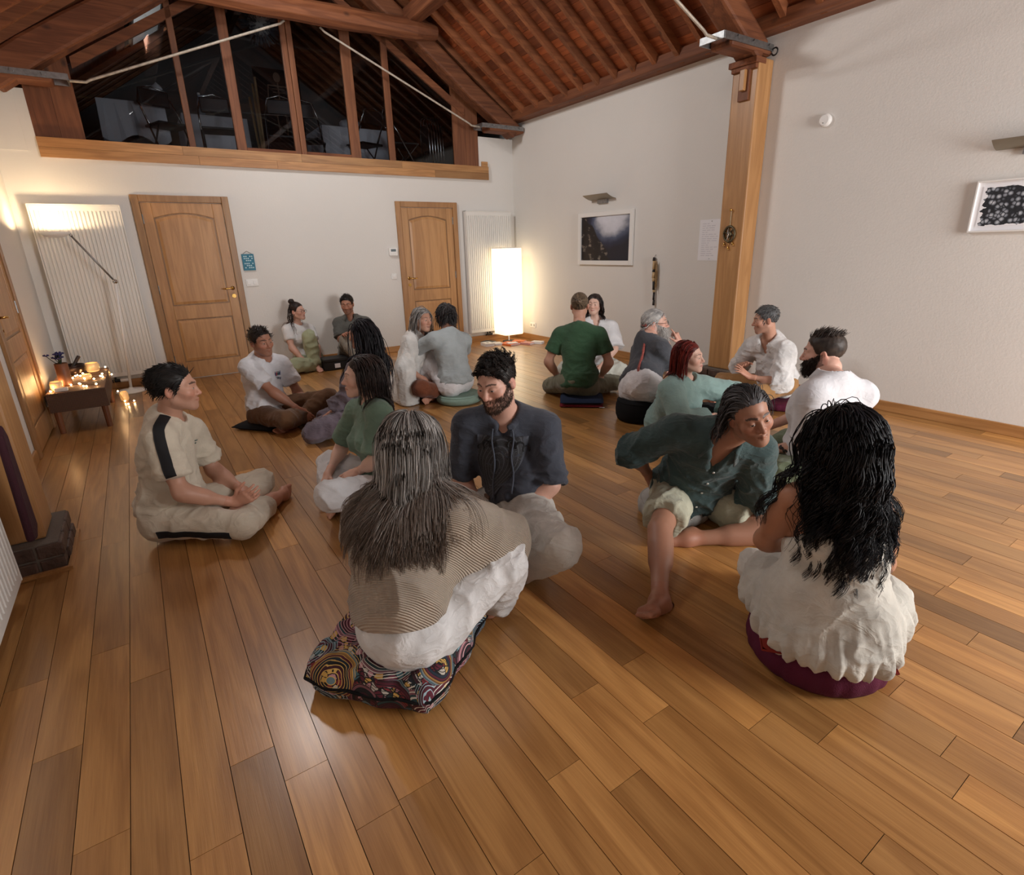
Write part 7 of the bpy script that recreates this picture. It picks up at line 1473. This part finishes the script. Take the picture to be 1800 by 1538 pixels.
SP[7] = ('grey-haired woman wrapped in a long white shawl, in front of the narrow door', sp(sex='f', s=0.94, skin='light', face=(42, -2, -6), hh=0.0045, hand_h=0.006,
    top=dict(col=(214, 210, 204), sleeve=0.9, hem=-0.02, t=0.014), bottom=dict(col=(110, 62, 40), len=1.9, t=0.02, loose=0.014, fold=0.005, kind='linen'),
    hair=dict(col=(86, 82, 80), col2=(186, 182, 178), cap=0.010, recede=0.004, locks=[dict(n=360, K=16, len=0.34, r=0.0036, grav=1, flow='down', curl=0.006, curlf=7, lift=0.010, lvar=0.2, sides=3, tip=(92, 84, 78))]),
    faceopt=dict(brow=lin(90, 80, 74), lip=lin(150, 76, 70)), glasses=None, post=[p7_shawl]))
# 8 ---------------- man in pale grey long sleeves
SP[8] = ('man in a pale grey long-sleeved top, back to the camera on a sage cushion', sp(sex='m', s=1.0, skin='tan', face=(-160, -2, 0), hh=0.006,
    top=dict(col=(164, 172, 174), sleeve=1.78, hem=0.02, t=0.018, fold=0.007, cuff=0.034, name='long_sleeved_top'), bottom=dict(col=(222, 220, 222), len=1.72, t=0.018, loose=0.01, fold=0.008),
    hair=dict(col=(34, 32, 34), col2=(84, 80, 80), cap=0.016, locks=[dict(n=520, K=8, len=0.10, r=0.0038, grav=0.5, flow='crown', curl=0.004, curlf=12, lift=0.016, sides=3, jit=0.3), dict(n=150, K=8, len=0.12, r=0.0038, grav=0.9, flow='down', lift=0.014, sides=3, sel=lambda r: r[:, 2] < 0.04)]), post=[]))
# 9 ---------------- grey long hair, beige knit
def batwing(c):
    J = c['J']; o = []
    for q in 'LR':
        o.append(cone(J['s' + q], J['e' + q], 0.066, 0.095, 0.07)); o.append(cone(J['s' + q] * 0.6 + J['e' + q] * 0.4, J['ch'], 0.08, 0.12, 0.09))
        if q == 'R': o.append(cone(J['e' + q], J['e' + q] * 0.4 + J['pv'] * 0.6 + c['u1'] * 0.14, 0.10, 0.10, 0.10))
    o.append(ell(J['pv'] * 0.55 + J['ch'] * 0.45 - c['f1'] * 0.01, np.stack([c['r1'], c['f1'], c['u1']]), (0.20, 0.15, 0.16), 0.06)); return o
def wide_hips(c):
    J = c['J']; return [ell(J['pv'] - c['f1'] * 0.02 - c['u1'] * 0.01, np.stack([c['r1'], c['f1'], c['u1']]), (0.205, 0.165, 0.12), 0.05)]
SP[9] = ('woman with long grey hair in a beige knitted top on the patterned cushion', sp(sex='f', s=0.93, b=1.08, skin='fair', face=(158, -4, 0), hh=0.005,
    top=dict(col=(172, 158, 142), kind='knit', sleeve=1.25, hem=0.075, t=0.022, fold=0.009, freq=6.0, loose=0.03, extra=batwing, h=0.008, name='knitted_top', neck=0.075), bottom=dict(col=(206, 206, 206), kind='linen', len=1.9, t=0.022, loose=0.022, cuff=0.055, fold=0.009, extra=wide_hips, waist=0.16),
    hair=dict(col=(74, 70, 67), col2=(182, 178, 174), cap=0.013, locks=[dict(n=1600, K=20, len=0.44, r=0.0026, grav=1, flow='down', curl=0.009, curlf=4.2, lift=0.016, lvar=0.16, sides=3, tip=(112, 96, 84), jit=0.06, clump=0.16, gather=0.6)]), post=[]))
# 10 --------------- man in the charcoal hooded tee
def hood(c):
    J, s = c['J'], c['s']; u, f, r = c['u2'], c['f2'], c['r2']; o = []; pts = []
    for i in range(11):
        a = math.radians(28 + 304 * i / 10); d = f * math.cos(a) + r * math.sin(a); bk = (1 - math.cos(a)) / 2
        pts.append(J['nk'] + f * 0.022 * s + d * (0.074 + 0.012 * bk) * s + u * (-0.050 + 0.065 * bk) * s)
    for a, b in zip(pts, pts[1:]): o.append(cone(a, b, 0.020 * s, 0.020 * s, 0.02))
    o.append(cone(J['nk'] - f * 0.07 * s - u * 0.03 * s, J['nk'] - f * 0.085 * s - u * 0.14 * s, 0.055 * s, 0.03 * s, 0.05)); return o
def mk_hood(c, col, kind='cotton', fold=0.006):
    J = c['J']; pr = hood(c) + [cone(J['nk'] + c['f2'] * 0.02, J['nk'] + c['u2'] * 0.12 + c['f2'] * 0.02, 0.062, 0.07, 0.01, 's')]
    V, F = polygonise(pr, 0.007); V = smooth(V, F, 1); N_ = vnormals(V, F); V = V + N_ * (folds(V, 16.0, 2.0) * fold)[:, None]; mesh_np('hood', V, F, fabric(col, kind), c['root'])
def p10_post(c):
    mk_hood(c, (62, 66, 76)); J, s, u, f, r = c['J'], c['s'], c['u2'], c['f2'], c['r2']; top = c['top']
    m, nt, p = nodes('ornament_print'); lk = nt.links.new; p.inputs['Roughness'].default_value = 0.7
    tc = N(nt, 'ShaderNodeTexCoord'); sx = N(nt, 'ShaderNodeSeparateXYZ'); lk(tc.outputs['UV'], sx.inputs[0])
    ax_ = math_(nt, 'ABSOLUTE', math_(nt, 'SUBTRACT', sx.outputs[0], 0.5), None); y = sx.outputs[1]
    cb = N(nt, 'ShaderNodeCombineXYZ'); lk(ax_, cb.inputs[0]); lk(y, cb.inputs[1])
    vo = N(nt, 'ShaderNodeTexVoronoi', Scale=11.0); lk(cb.outputs[0], vo.inputs['Vector'])
    rings = math_(nt, 'SINE', math_(nt, 'MULTIPLY', vo.outputs['Distance'], 42.0), None)
    dy = math_(nt, 'SUBTRACT', y, 0.52); dr = math_(nt, 'SQRT', math_(nt, 'ADD', math_(nt, 'MULTIPLY', math_(nt, 'MULTIPLY', ax_, ax_), 1.6), math_(nt, 'MULTIPLY', dy, dy)), None)
    arcs = math_(nt, 'SINE', math_(nt, 'MULTIPLY', dr, 62.0), None)
    ln_ = math_(nt, 'GREATER_THAN', math_(nt, 'MAXIMUM', rings, math_(nt, 'MULTIPLY', arcs, 0.9)), 0.72)
    edge = math_(nt, 'LESS_THAN', math_(nt, 'ADD', math_(nt, 'MULTIPLY', ax_, 1.0), math_(nt, 'MULTIPLY', math_(nt, 'ABSOLUTE', dy, None), 0.22)), 0.5)
    a_ = N(nt, 'ShaderNodeMix', data_type='RGBA'); a_.inputs[6].default_value = L(24, 25, 29); a_.inputs[7].default_value = L(70, 72, 78); lk(ln_, a_.inputs[0])
    b_ = N(nt, 'ShaderNodeMix', data_type='RGBA'); b_.inputs[6].default_value = L(62, 66, 76); lk(a_.outputs[2], b_.inputs[7]); lk(edge, b_.inputs[0]); lk(b_.outputs[2], p.inputs['Base Color'])
    K = 18; lo = J['pv'] + c['u1'] * 0.10; hi = J['ch'] + u * 0.155; base = [lo + (hi - lo) * i / (K - 1) for i in range(K)]
    ob = patch(c, 'chest_print', top, base, [nv(c['f1'] * (1 - i / (K - 1)) + f * (i / (K - 1))) for i in range(K)], [0.20 + 0.05 * min(1, i / 8) for i in range(K)], m, nw=21, off=0.006, smooth_it=3, wv=r, thick=0.002)
    me = ob.data; uvl = me.uv_layers.new(name='UVMap'); nw = 21
    vi = np.zeros(len(me.loops), np.int32); me.loops.foreach_get('vertex_index', vi); vi = vi % (K * nw); uv = np.stack([(vi % nw) / (nw - 1), (vi // nw) / (K - 1)], 1).astype(f32); uvl.data.foreach_set('uv', uv.ravel())
    mt = mat('print_lettering', L(18, 18, 22), 0.7)
    for x in (1, -1):                                    # large curved strokes across the chest
        for k, (x0, dz, rr) in enumerate(((0.045, 0.118, 0.020), (0.083, 0.112, 0.018), (0.112, 0.092, 0.016))):
            ctr = J['ch'] + u * dz + r * x0 * x; pts = []
            for i in range(9): a = math.radians(-40 + 250 * i / 8); pts.append(march(top, ctr + r * rr * math.cos(a) * x + u * rr * math.sin(a), f) + f * 0.009)
            MB().tube(pts, 0.0042, 5).obj('printed_stroke', mt, c['root'])
    cm = mat('hood_cord', L(70, 76, 88), 0.8)
    for x, ln in ((1, 0.33), (-1, 0.26)):
        p0 = J['nk'] - u * 0.05 + f * 0.095 + r * 0.047 * x; pts = []
        for i in range(12):
            q = p0 - u * ln * i / 11 + r * 0.012 * x * math.sin(i * 0.9) * 0.5; pts.append(march(top, q - f * 0.05, f) + f * 0.012)
        MB().tube(pts, [0.0045] * 11 + [0.006], 6).obj('hood_cord', cm, c['root'], smooth=True)
    pb = J['pv'] + c['u1'] * 0.095; q = march(c['bottom'], pb, c['f1']) + c['f1'] * 0.012; MB().obox(q - c['r1'] * 0.03, q + c['r1'] * 0.03, (0, 0, 0.02), tuple(c['f1'] * 0.012)).obj('belt', mat('brown_leather', L(92, 66, 48), 0.5), c['root'], bevel=0.003)
SP[10] = ('bearded man in a charcoal hooded tee facing the grey-haired woman', sp(sex='m', s=1.02, b=1.05, skin='fair', face=(-33, -14, 4), hh=0.0030, hand_h=0.004, iris=(60, 70, 80), gaze=(-0.2, -0.5), closed=0.3,
    top=dict(col=(62, 66, 76), sleeve=1.0, hem=0.05, t=0.016, fold=0.008, h=0.0085, flare=0.004, name='hooded_tee', vneck=0.10, neck=0.07), bottom=dict(col=(186, 184, 178), kind='linen', len=1.92, t=0.018, loose=0.014, cuff=0.055, fold=0.009, waist=0.14),
    hair=dict(col=(20, 17, 16), col2=(46, 38, 34), cap=0.014, recede=-0.002, capnoise=0.004, collide=False, locks=[dict(n=900, K=10, len=0.046, r=0.0024, grav=0.0, flow='mess', curl=0.006, curlf=30, lift=0.010, stiff=0.8, sides=3, jit=0.25, clump=0.6, gather=0.8, per=10, sel=lambda r: r[:, 2] > 0.045), dict(n=900, K=5, len=0.026, r=0.0020, grav=0.4, flow='down', lift=0.009, sides=3, sel=lambda r: r[:, 2] <= 0.075)]),
    faceopt=dict(stubble=0.62, stubble_col=lin(66, 50, 42), brow=lin(34, 26, 22), nose=1.3), beard=dict(n=1500, len=0.015, col=(70, 54, 44), var=0.45, r=0.0011), hand=dict(R=((0.55, 0.55, -0.55), (0.3, 0.5, 0.7), 0.55), L=((-0.65, 0.45, -0.4), (-0.3, 0.5, 0.75), 0.6)), post=[p10_post]))
# 11 --------------- man in green tee, back
SP[11] = ('man in a green t-shirt with tied-back hair, back to the camera', sp(sex='m', s=1.02, skin='light', face=(176, -3, 0), hh=0.006,
    top=dict(col=(52, 82, 58), sleeve=0.66, hem=-0.02, t=0.016, fold=0.007, name='tshirt', flare=0.014), bottom=dict(col=(108, 106, 88), len=1.9, t=0.018, loose=0.014, fold=0.008),
    hair=dict(col=(50, 40, 33), col2=(134, 114, 92), cap=0.009, collide=False, locks=[dict(n=520, K=8, len=0.115, r=0.0028, to=(0, -0.122, 0.045), lift=0.008, sides=3, taper=0.2)], buns=[((0, -0.128, 0.045), 0.027, (1, 1, 1))]), faceopt=dict(stubble=0.3)))
# 12 --------------- curly woman, white shirt
SP[12] = ('woman with curly dark hair in a white shirt, half hidden behind the man in green', sp(sex='f', s=0.93, skin='pale', face=(-14, 2, -4), hh=0.0045, near=1.1, hand_h=0.006,
    top=dict(col=(214, 214, 216), sleeve=0.98, hem=-0.05, t=0.024, fold=0.008, loose=0.018, flare=0.02, vneck=0.09), bottom=dict(col=(198, 200, 190), len=1.9, t=0.02, loose=0.014, fold=0.008),
    hair=dict(col=(30, 24, 24), col2=(64, 50, 46), cap=0.012, locks=[dict(n=420, K=14, len=0.25, r=0.0036, grav=0.9, flow='sides', curl=0.014, curlf=10, lift=0.014, sides=3, gather=0.75, sel=lambda r: ~((r[:, 1] > 0.035) & (np.abs(r[:, 0]) < 0.045)))]), faceopt=dict(lip=lin(176, 70, 70), brow=lin(40, 30, 28)), post=[lambda c: collar(c, (214, 214, 216), op=32)]))
# 13 --------------- old man with white beard
def p13_post(c):
    W = lambda x, y, z: tuple(c['hd'] + (np.array([x, y, z]) @ c['R'])); m = mat('red_woven_tie', L(150, 74, 66), 0.8, var=0.5, vscale=120)
    MB().tube([W(0.082 * math.sin(a), -0.020 - 0.105 * math.cos(a), 0.0 + 0.02 * math.cos(a) - 0.03) for a in [math.radians(-100 + 200 * i / 14) for i in range(15)]], 0.0045, 6).obj('head_band', m, c['root'], smooth=True)
    J = c['J']; d = nv(-c['f2'] * 0.55 + c['r2'] * 0.85); P = [np.array(W(0.055, -0.085, 0.0)), np.array(W(0.07, -0.085, -0.05))] + [march(c['top'], J['nk'] * (1 - q) + J['ch'] * q, d, 0.4) + d * 0.012 for q in np.linspace(0.25, 1.3, 9)]
    MB().tube(P, [0.009 + 0.002 * (i % 2) for i in range(10)] + [0.003], 8).obj('braid', m, c['root'], smooth=True)
SP[13] = ('old man with white beard and red braid on a black cushion', sp(sex='m', s=1.02, b=1.12, belly=0.03, skin='fair', face=(94, 2, 0), hh=0.0042,
    top=dict(col=(72, 74, 80), sleeve=0.82, hem=0.03, t=0.014, fold=0.006, name='tshirt', flare=0.014), bottom=dict(col=(206, 204, 206), kind='linen', len=1.9, t=0.024, loose=0.022, fold=0.008, extra=lambda c: [ell(c['J']['pv'] - c['u1'] * 0.02, np.stack([c['r1'], c['f1'], c['u1']]), (0.19, 0.15, 0.115), 0.05)]),
    hair=dict(col=(112, 112, 112), col2=(206, 204, 200), cap=0.010, recede=0.012, locks=[dict(n=420, K=8, len=0.16, r=0.0030, to=(0.0, -0.118, -0.03), lift=0.010, sides=3, taper=0.2), dict(n=120, K=8, len=0.12, r=0.003, grav=0.8, flow='down', curl=0.008, curlf=10, lift=0.012, sides=3, sel=lambda r: r[:, 2] < 0.03)]),
    faceopt=dict(brow=lin(120, 116, 110), nose=1.4, stubble=0.6, stubble_col=lin(170, 166, 160)), beard=dict(n=1400, len=0.07, col=(196, 192, 188), var=0.25, r=0.0017), glasses=(50, 50, 54), hand=dict(R=((-0.1, -0.45, 0.9), (0.5, 0.8, 0.3), 1.0, 'point')), post=[p13_post]))
# 14 --------------- red bob, teal hoodie
SP[14] = ('woman with a red bob in a pale teal hooded sweatshirt', sp(sex='f', s=0.95, b=1.18, belly=0.02, skin='pale', face=(72, 4, 4), hh=0.0038,
    top=dict(col=(128, 154, 150), sleeve=1.9, hem=-0.06, t=0.026, fold=0.007, loose=0.016, name='hooded_sweatshirt', cuff=0.04), bottom=dict(col=(60, 62, 66), len=1.95, t=0.014),
    hair=dict(col=(62, 16, 14), col2=(128, 40, 30), cap=0.014, locks=[dict(n=440, K=13, len=0.195, r=0.0042, grav=1, flow='down', curl=0.002, curlf=6, lift=0.016, lvar=0.12, sides=3, gather=0.35, sel=lambda r: ~((r[:, 1] > 0.045) & (np.abs(r[:, 0]) < 0.04)))]), faceopt=dict(brow=lin(70, 36, 30), lip=lin(190, 96, 92)), post=[lambda c: mk_hood(c, (120, 146, 142))]))
# 15 --------------- man in white shirt by the post
def placket(c, z0, z1, n, m, prims=None):
    J = c['J']; a = J['ch'] + c['u2'] * z1; b = J['pv'] + c['u1'] * z0; buttons(c, c['top'], a, b, n, nv(c['f2'] + c['f1'] * 0.3), m)
SP[15] = ('man with short grey hair in a white linen shirt, gesturing beside the tall oak post', sp(sex='m', s=1.0, skin='light', face=(-80, -10, 0), hh=0.0042, hand_h=0.0045, closed=0.5,
    top=dict(col=(212, 211, 210), kind='linen', sleeve=1.25, hem=-0.10, t=0.026, fold=0.010, loose=0.016, cuff=0.046, roll=True, vneck=0.12), bottom=dict(col=(158, 118, 74), len=1.9, t=0.016, loose=0.012),
    hair=SHORT((52, 52, 54), (112, 112, 112), 420, 0.03, flow='crown'), faceopt=dict(stubble=0.3, stubble_col=lin(90, 80, 74), brow=lin(50, 42, 38), nose=1.5), hand=dict(L=((0.3, 0.6, 0.55), (-0.6, -0.1, 0.5), 0.25, 'spread'), R=((-0.5, 0.75, 0.2), (0.4, 0.3, 0.8), 0.3, 'spread')),
    post=[lambda c: collar(c, (228, 227, 226), 'linen', op=34, flap=0.045), lambda c: placket(c, 0.05, 0.06, 5, M['shirt_button'])]))
# 16 --------------- big man, white polo
def p16_post(c):
    collar(c, (204, 204, 208), op=24, flap=0.03); J = c['J']; m = mat('tattoo_ink', L(52, 50, 54), 0.6); ctr = J['eL'] * 0.35 + J['wL'] * 0.65
    d = nv(J['wL'] - J['eL']); out = nv(np.array([-J['eL'][0], -J['eL'][1], 0.6])); out = nv(out - d * (out @ d)); sd = np.cross(d, out)
    for i, (a, b, w_, l) in enumerate(((0.0, 0.0, 0.034, 0.018), (0.028, 0.014, 0.026, 0.016), (-0.03, -0.010, 0.022, 0.014), (0.012, -0.02, 0.018, 0.012))):
        q = J['eL'] * 0.45 + J['wL'] * 0.55 + d * a + sd * b; patch(c, 'tattoo', c['arm']['L'], [q - d * l, q - d * l * 0.4, q + d * l * 0.4, q + d * l], [out] * 4, [w_ * 0.4, w_, w_, w_ * 0.4], m, nw=5, off=0.0012, thick=0.0008, smooth_it=0, wv=sd)
    n = nv(J['eL'] - J['sL']); e = J['sL'] + (J['eL'] - J['sL']) * 0.84; hem_ = [nv(np.cross(n, [0, 0, 1])) * math.cos(a) + np.cross(n, nv(np.cross(n, [0, 0, 1]))) * math.sin(a) for a in [i * 2 * math.pi / 20 for i in range(21)]]
    patch(c, 'sleeve_band', c['top'], [e + h * 0.005 for h in hem_], hem_, 0.007, mat('navy_band', L(34, 40, 56), 0.8), nw=3, wv=n, L_=0.14)
SP[16] = ('big bearded man in a white polo shirt with a tattooed forearm', sp(sex='m', s=1.08, b=1.26, belly=0.06, skin='fair', face=(-96, -6, 0), hh=0.0034, hand_h=0.0055,
    top=dict(col=(204, 204, 208), sleeve=0.86, hem=-0.05, t=0.018, fold=0.006, freq=6.0, name='polo_shirt', flare=0.014), bottom=dict(col=(104, 114, 90), len=1.95, t=0.02, loose=0.016, fold=0.008),
    hair=dict(col=(34, 28, 25), col2=(74, 62, 54), cap=0.008, collide=False, capnoise=0.001, locks=[dict(n=520, K=7, len=0.042, r=0.0030, grav=0.0, flow=lambda p, n: np.tile([0.35, -0.5, 0.35], (len(p), 1)) + n * 0.35, lift=0.016, stiff=0.85, sides=3, jit=0.12, clump=0.5, sel=lambda r: r[:, 2] > 0.085), dict(n=700, K=3, len=0.010, r=0.0013, grav=0.4, flow='down', lift=0.003, sides=3, sel=lambda r: r[:, 2] <= 0.09)]),
    faceopt=dict(stubble=0.8, stubble_col=lin(38, 29, 25), brow=lin(38, 28, 24), nose=1.4), beard=dict(n=1800, len=0.032, col=(46, 34, 29), var=0.4, r=0.0015), post=[p16_post]))
# 17 --------------- man with linen shirt and shorts
def shirt_tail(c):
    J = c['J']; return [ell(J['pv'] + c['f1'] * 0.05 + c['u1'] * 0.03, np.stack([c['r1'], c['f1'], c['u1']]), (0.20, 0.13, 0.15), 0.05)]
SP[17] = ('man in a dark teal linen shirt and shorts, one bare leg stretched forward', sp(sex='m', s=1.02, b=1.08, belly=0.02, skin=(158, 114, 92), face=(30, -6, 17), hh=0.0030, hand_h=0.005, iris=(40, 30, 24), closed=0.35, gaze=(0.3, -0.2),
    top=dict(col=(58, 76, 76), kind='linen', sleeve=dict(L=1.30, R=1.12), hem=-0.07, t=0.020, fold=0.011, loose=0.016, cuff=0.048, roll=True, vneck=0.15, neck=0.064, extra=shirt_tail, h=0.0085), bottom=dict(col=(168, 166, 146), kind='linen', len=0.74, t=0.020, loose=0.018, fold=0.008, name='shorts'),
    hair=dict(col=(24, 22, 23), col2=(104, 102, 104), cap=0.011, recede=0.020, collide=True, locks=[dict(n=620, K=11, len=0.17, r=0.0030, grav=0.6, flow='back', lift=0.012, sides=4, curl=0.005, curlf=9, bias=2.4, jit=0.1, gather=0.5), dict(n=120, K=9, len=0.11, r=0.0032, grav=0.8, flow='down', lift=0.012, sides=4, curl=0.008, curlf=12, bias=1.6, sel=lambda r: (r[:, 2] < 0.03))]),
    faceopt=dict(stubble=0.22, stubble_col=lin(70, 58, 52), brow=lin(30, 24, 22), nose=1.5, browt=0.0055), hand=dict(R=((-0.35, 0.2, -0.9), (0.8, 0.3, 0.0), 0.5), L=((0.0, 0.5, -0.7), (-0.8, 0.2, 0.3), 0.4)), fup=dict(R=(-0.25, -0.65, 0.75)),
    post=[lambda c: collar(c, (58, 76, 76), 'linen', op=42, flap=0.05), lambda c: placket(c, 0.02, 0.10, 5, M['shirt_button'])]))
# 18 --------------- curly black hair, white dress
def skirt(c):
    J = c['J']; B_ = np.stack([c['r1'], c['f1'], np.array([0, 0, 1.0])]); p = J['pv']
    return [ell(p + np.array([0, 0, 0.03]), B_, (0.185, 0.16, 0.17), 0.06), ell(p + np.array([0, 0, -0.055]) - c['f1'] * 0.02, B_, (0.225, 0.20, 0.10), 0.06), ell(J['hL'] * 0.5 + J['kL'] * 0.5, B_, (0.12, 0.18, 0.12), 0.08), ell(J['hR'] * 0.5 + J['kR'] * 0.5, B_, (0.12, 0.18, 0.12), 0.08)]
def p18_post(c):
    pr = torso(c['J'], c['sp'], 0.016) + skirt(c); J = c['J']; z0 = J['pv'][2] - 0.10
    pr.append(half([0, 0, z0], [0, 0, -1], 0.02)); pr.append(half(J['ch'] + c['u2'] * 0.02, c['u2'], 0.006))
    V, F = polygonise(pr, 0.0085); V = smooth(V, F, 1); N_ = vnormals(V, F); a = np.arctan2((V - J['pv']) @ c['f1'], (V - J['pv']) @ c['r1']); low = np.clip((J['pv'][2] + 0.10 - V[:, 2]) / 0.2, 0, 1)
    V = V + N_ * ((0.011 * np.sin(a * 26 + 5 * vnoise(V * 9)) * low ** 2 + 0.010 * folds(np.stack([a * 5, a * 0, V[:, 2] * 4], 1), 1.6, 3.0) * low) + folds(V, 12.0, 5.0) * 0.006)[:, None]; V = smooth(V, F, 1, 0.25)
    m = fabric((186, 183, 174), 'linen'); mesh_np('dress', V, F, m, c['root'])
    for x in (1, -1):
        P = [march(pr0, J['ch'] + c['u2'] * z + c['r2'] * 0.07 * x, -c['f2']) for pr0, z in ((c['pr'], 0.0), (c['pr'], 0.05), (c['pr'], 0.10), (c['pr'], 0.15))] + [J['nk'] * 0.45 + J['sR' if x > 0 else 'sL'] * 0.55 + c['u2'] * 0.05]
        patch(c, 'dress_strap', c['pr'], [J['ch'] + c['u2'] * z + c['r2'] * 0.075 * x for z in (-0.02, 0.04, 0.10, 0.15)], [-c['f2']] * 4, 0.055, m, nw=5, off=0.006, thick=0.004)
    lace = mat('cream_lace', L(188, 182, 170), 0.9, bump=0.8, bscale=120, var=0.3, vscale=90)
    patch(c, 'lace_panel', c['pr'], [J['ch'] + c['u2'] * z for z in (-0.03, 0.02, 0.07, 0.11)], [-c['f2']] * 4, [0.24, 0.22, 0.19, 0.15], lace, nw=9, off=0.004, thick=0.003)
SP[18] = ('woman with long curly black hair in a white dress, back to the camera', sp(sex='f', s=0.94, b=1.06, skin=(164, 116, 90), face=(-140, -6, 0), hh=0.005,
    bottom=dict(col=(200, 198, 190), kind='linen', len=1.9, t=0.012, waist=0.02), hair=dict(col=(8, 8, 10), col2=(26, 26, 32), cap=0.018, capnoise=0.006, locks=[dict(n=1400, K=24, len=0.45, r=0.0026, grav=1, flow='down', curl=0.016, curlf=8.0, lift=0.020, lvar=0.2, sides=3, jit=0.12, clump=0.5, gather=0.82, per=22)]), post=[p18_post]))
for n in sorted(SP):
    lab, s_ = SP[n]; person(n, lab, POSE[n], s_)
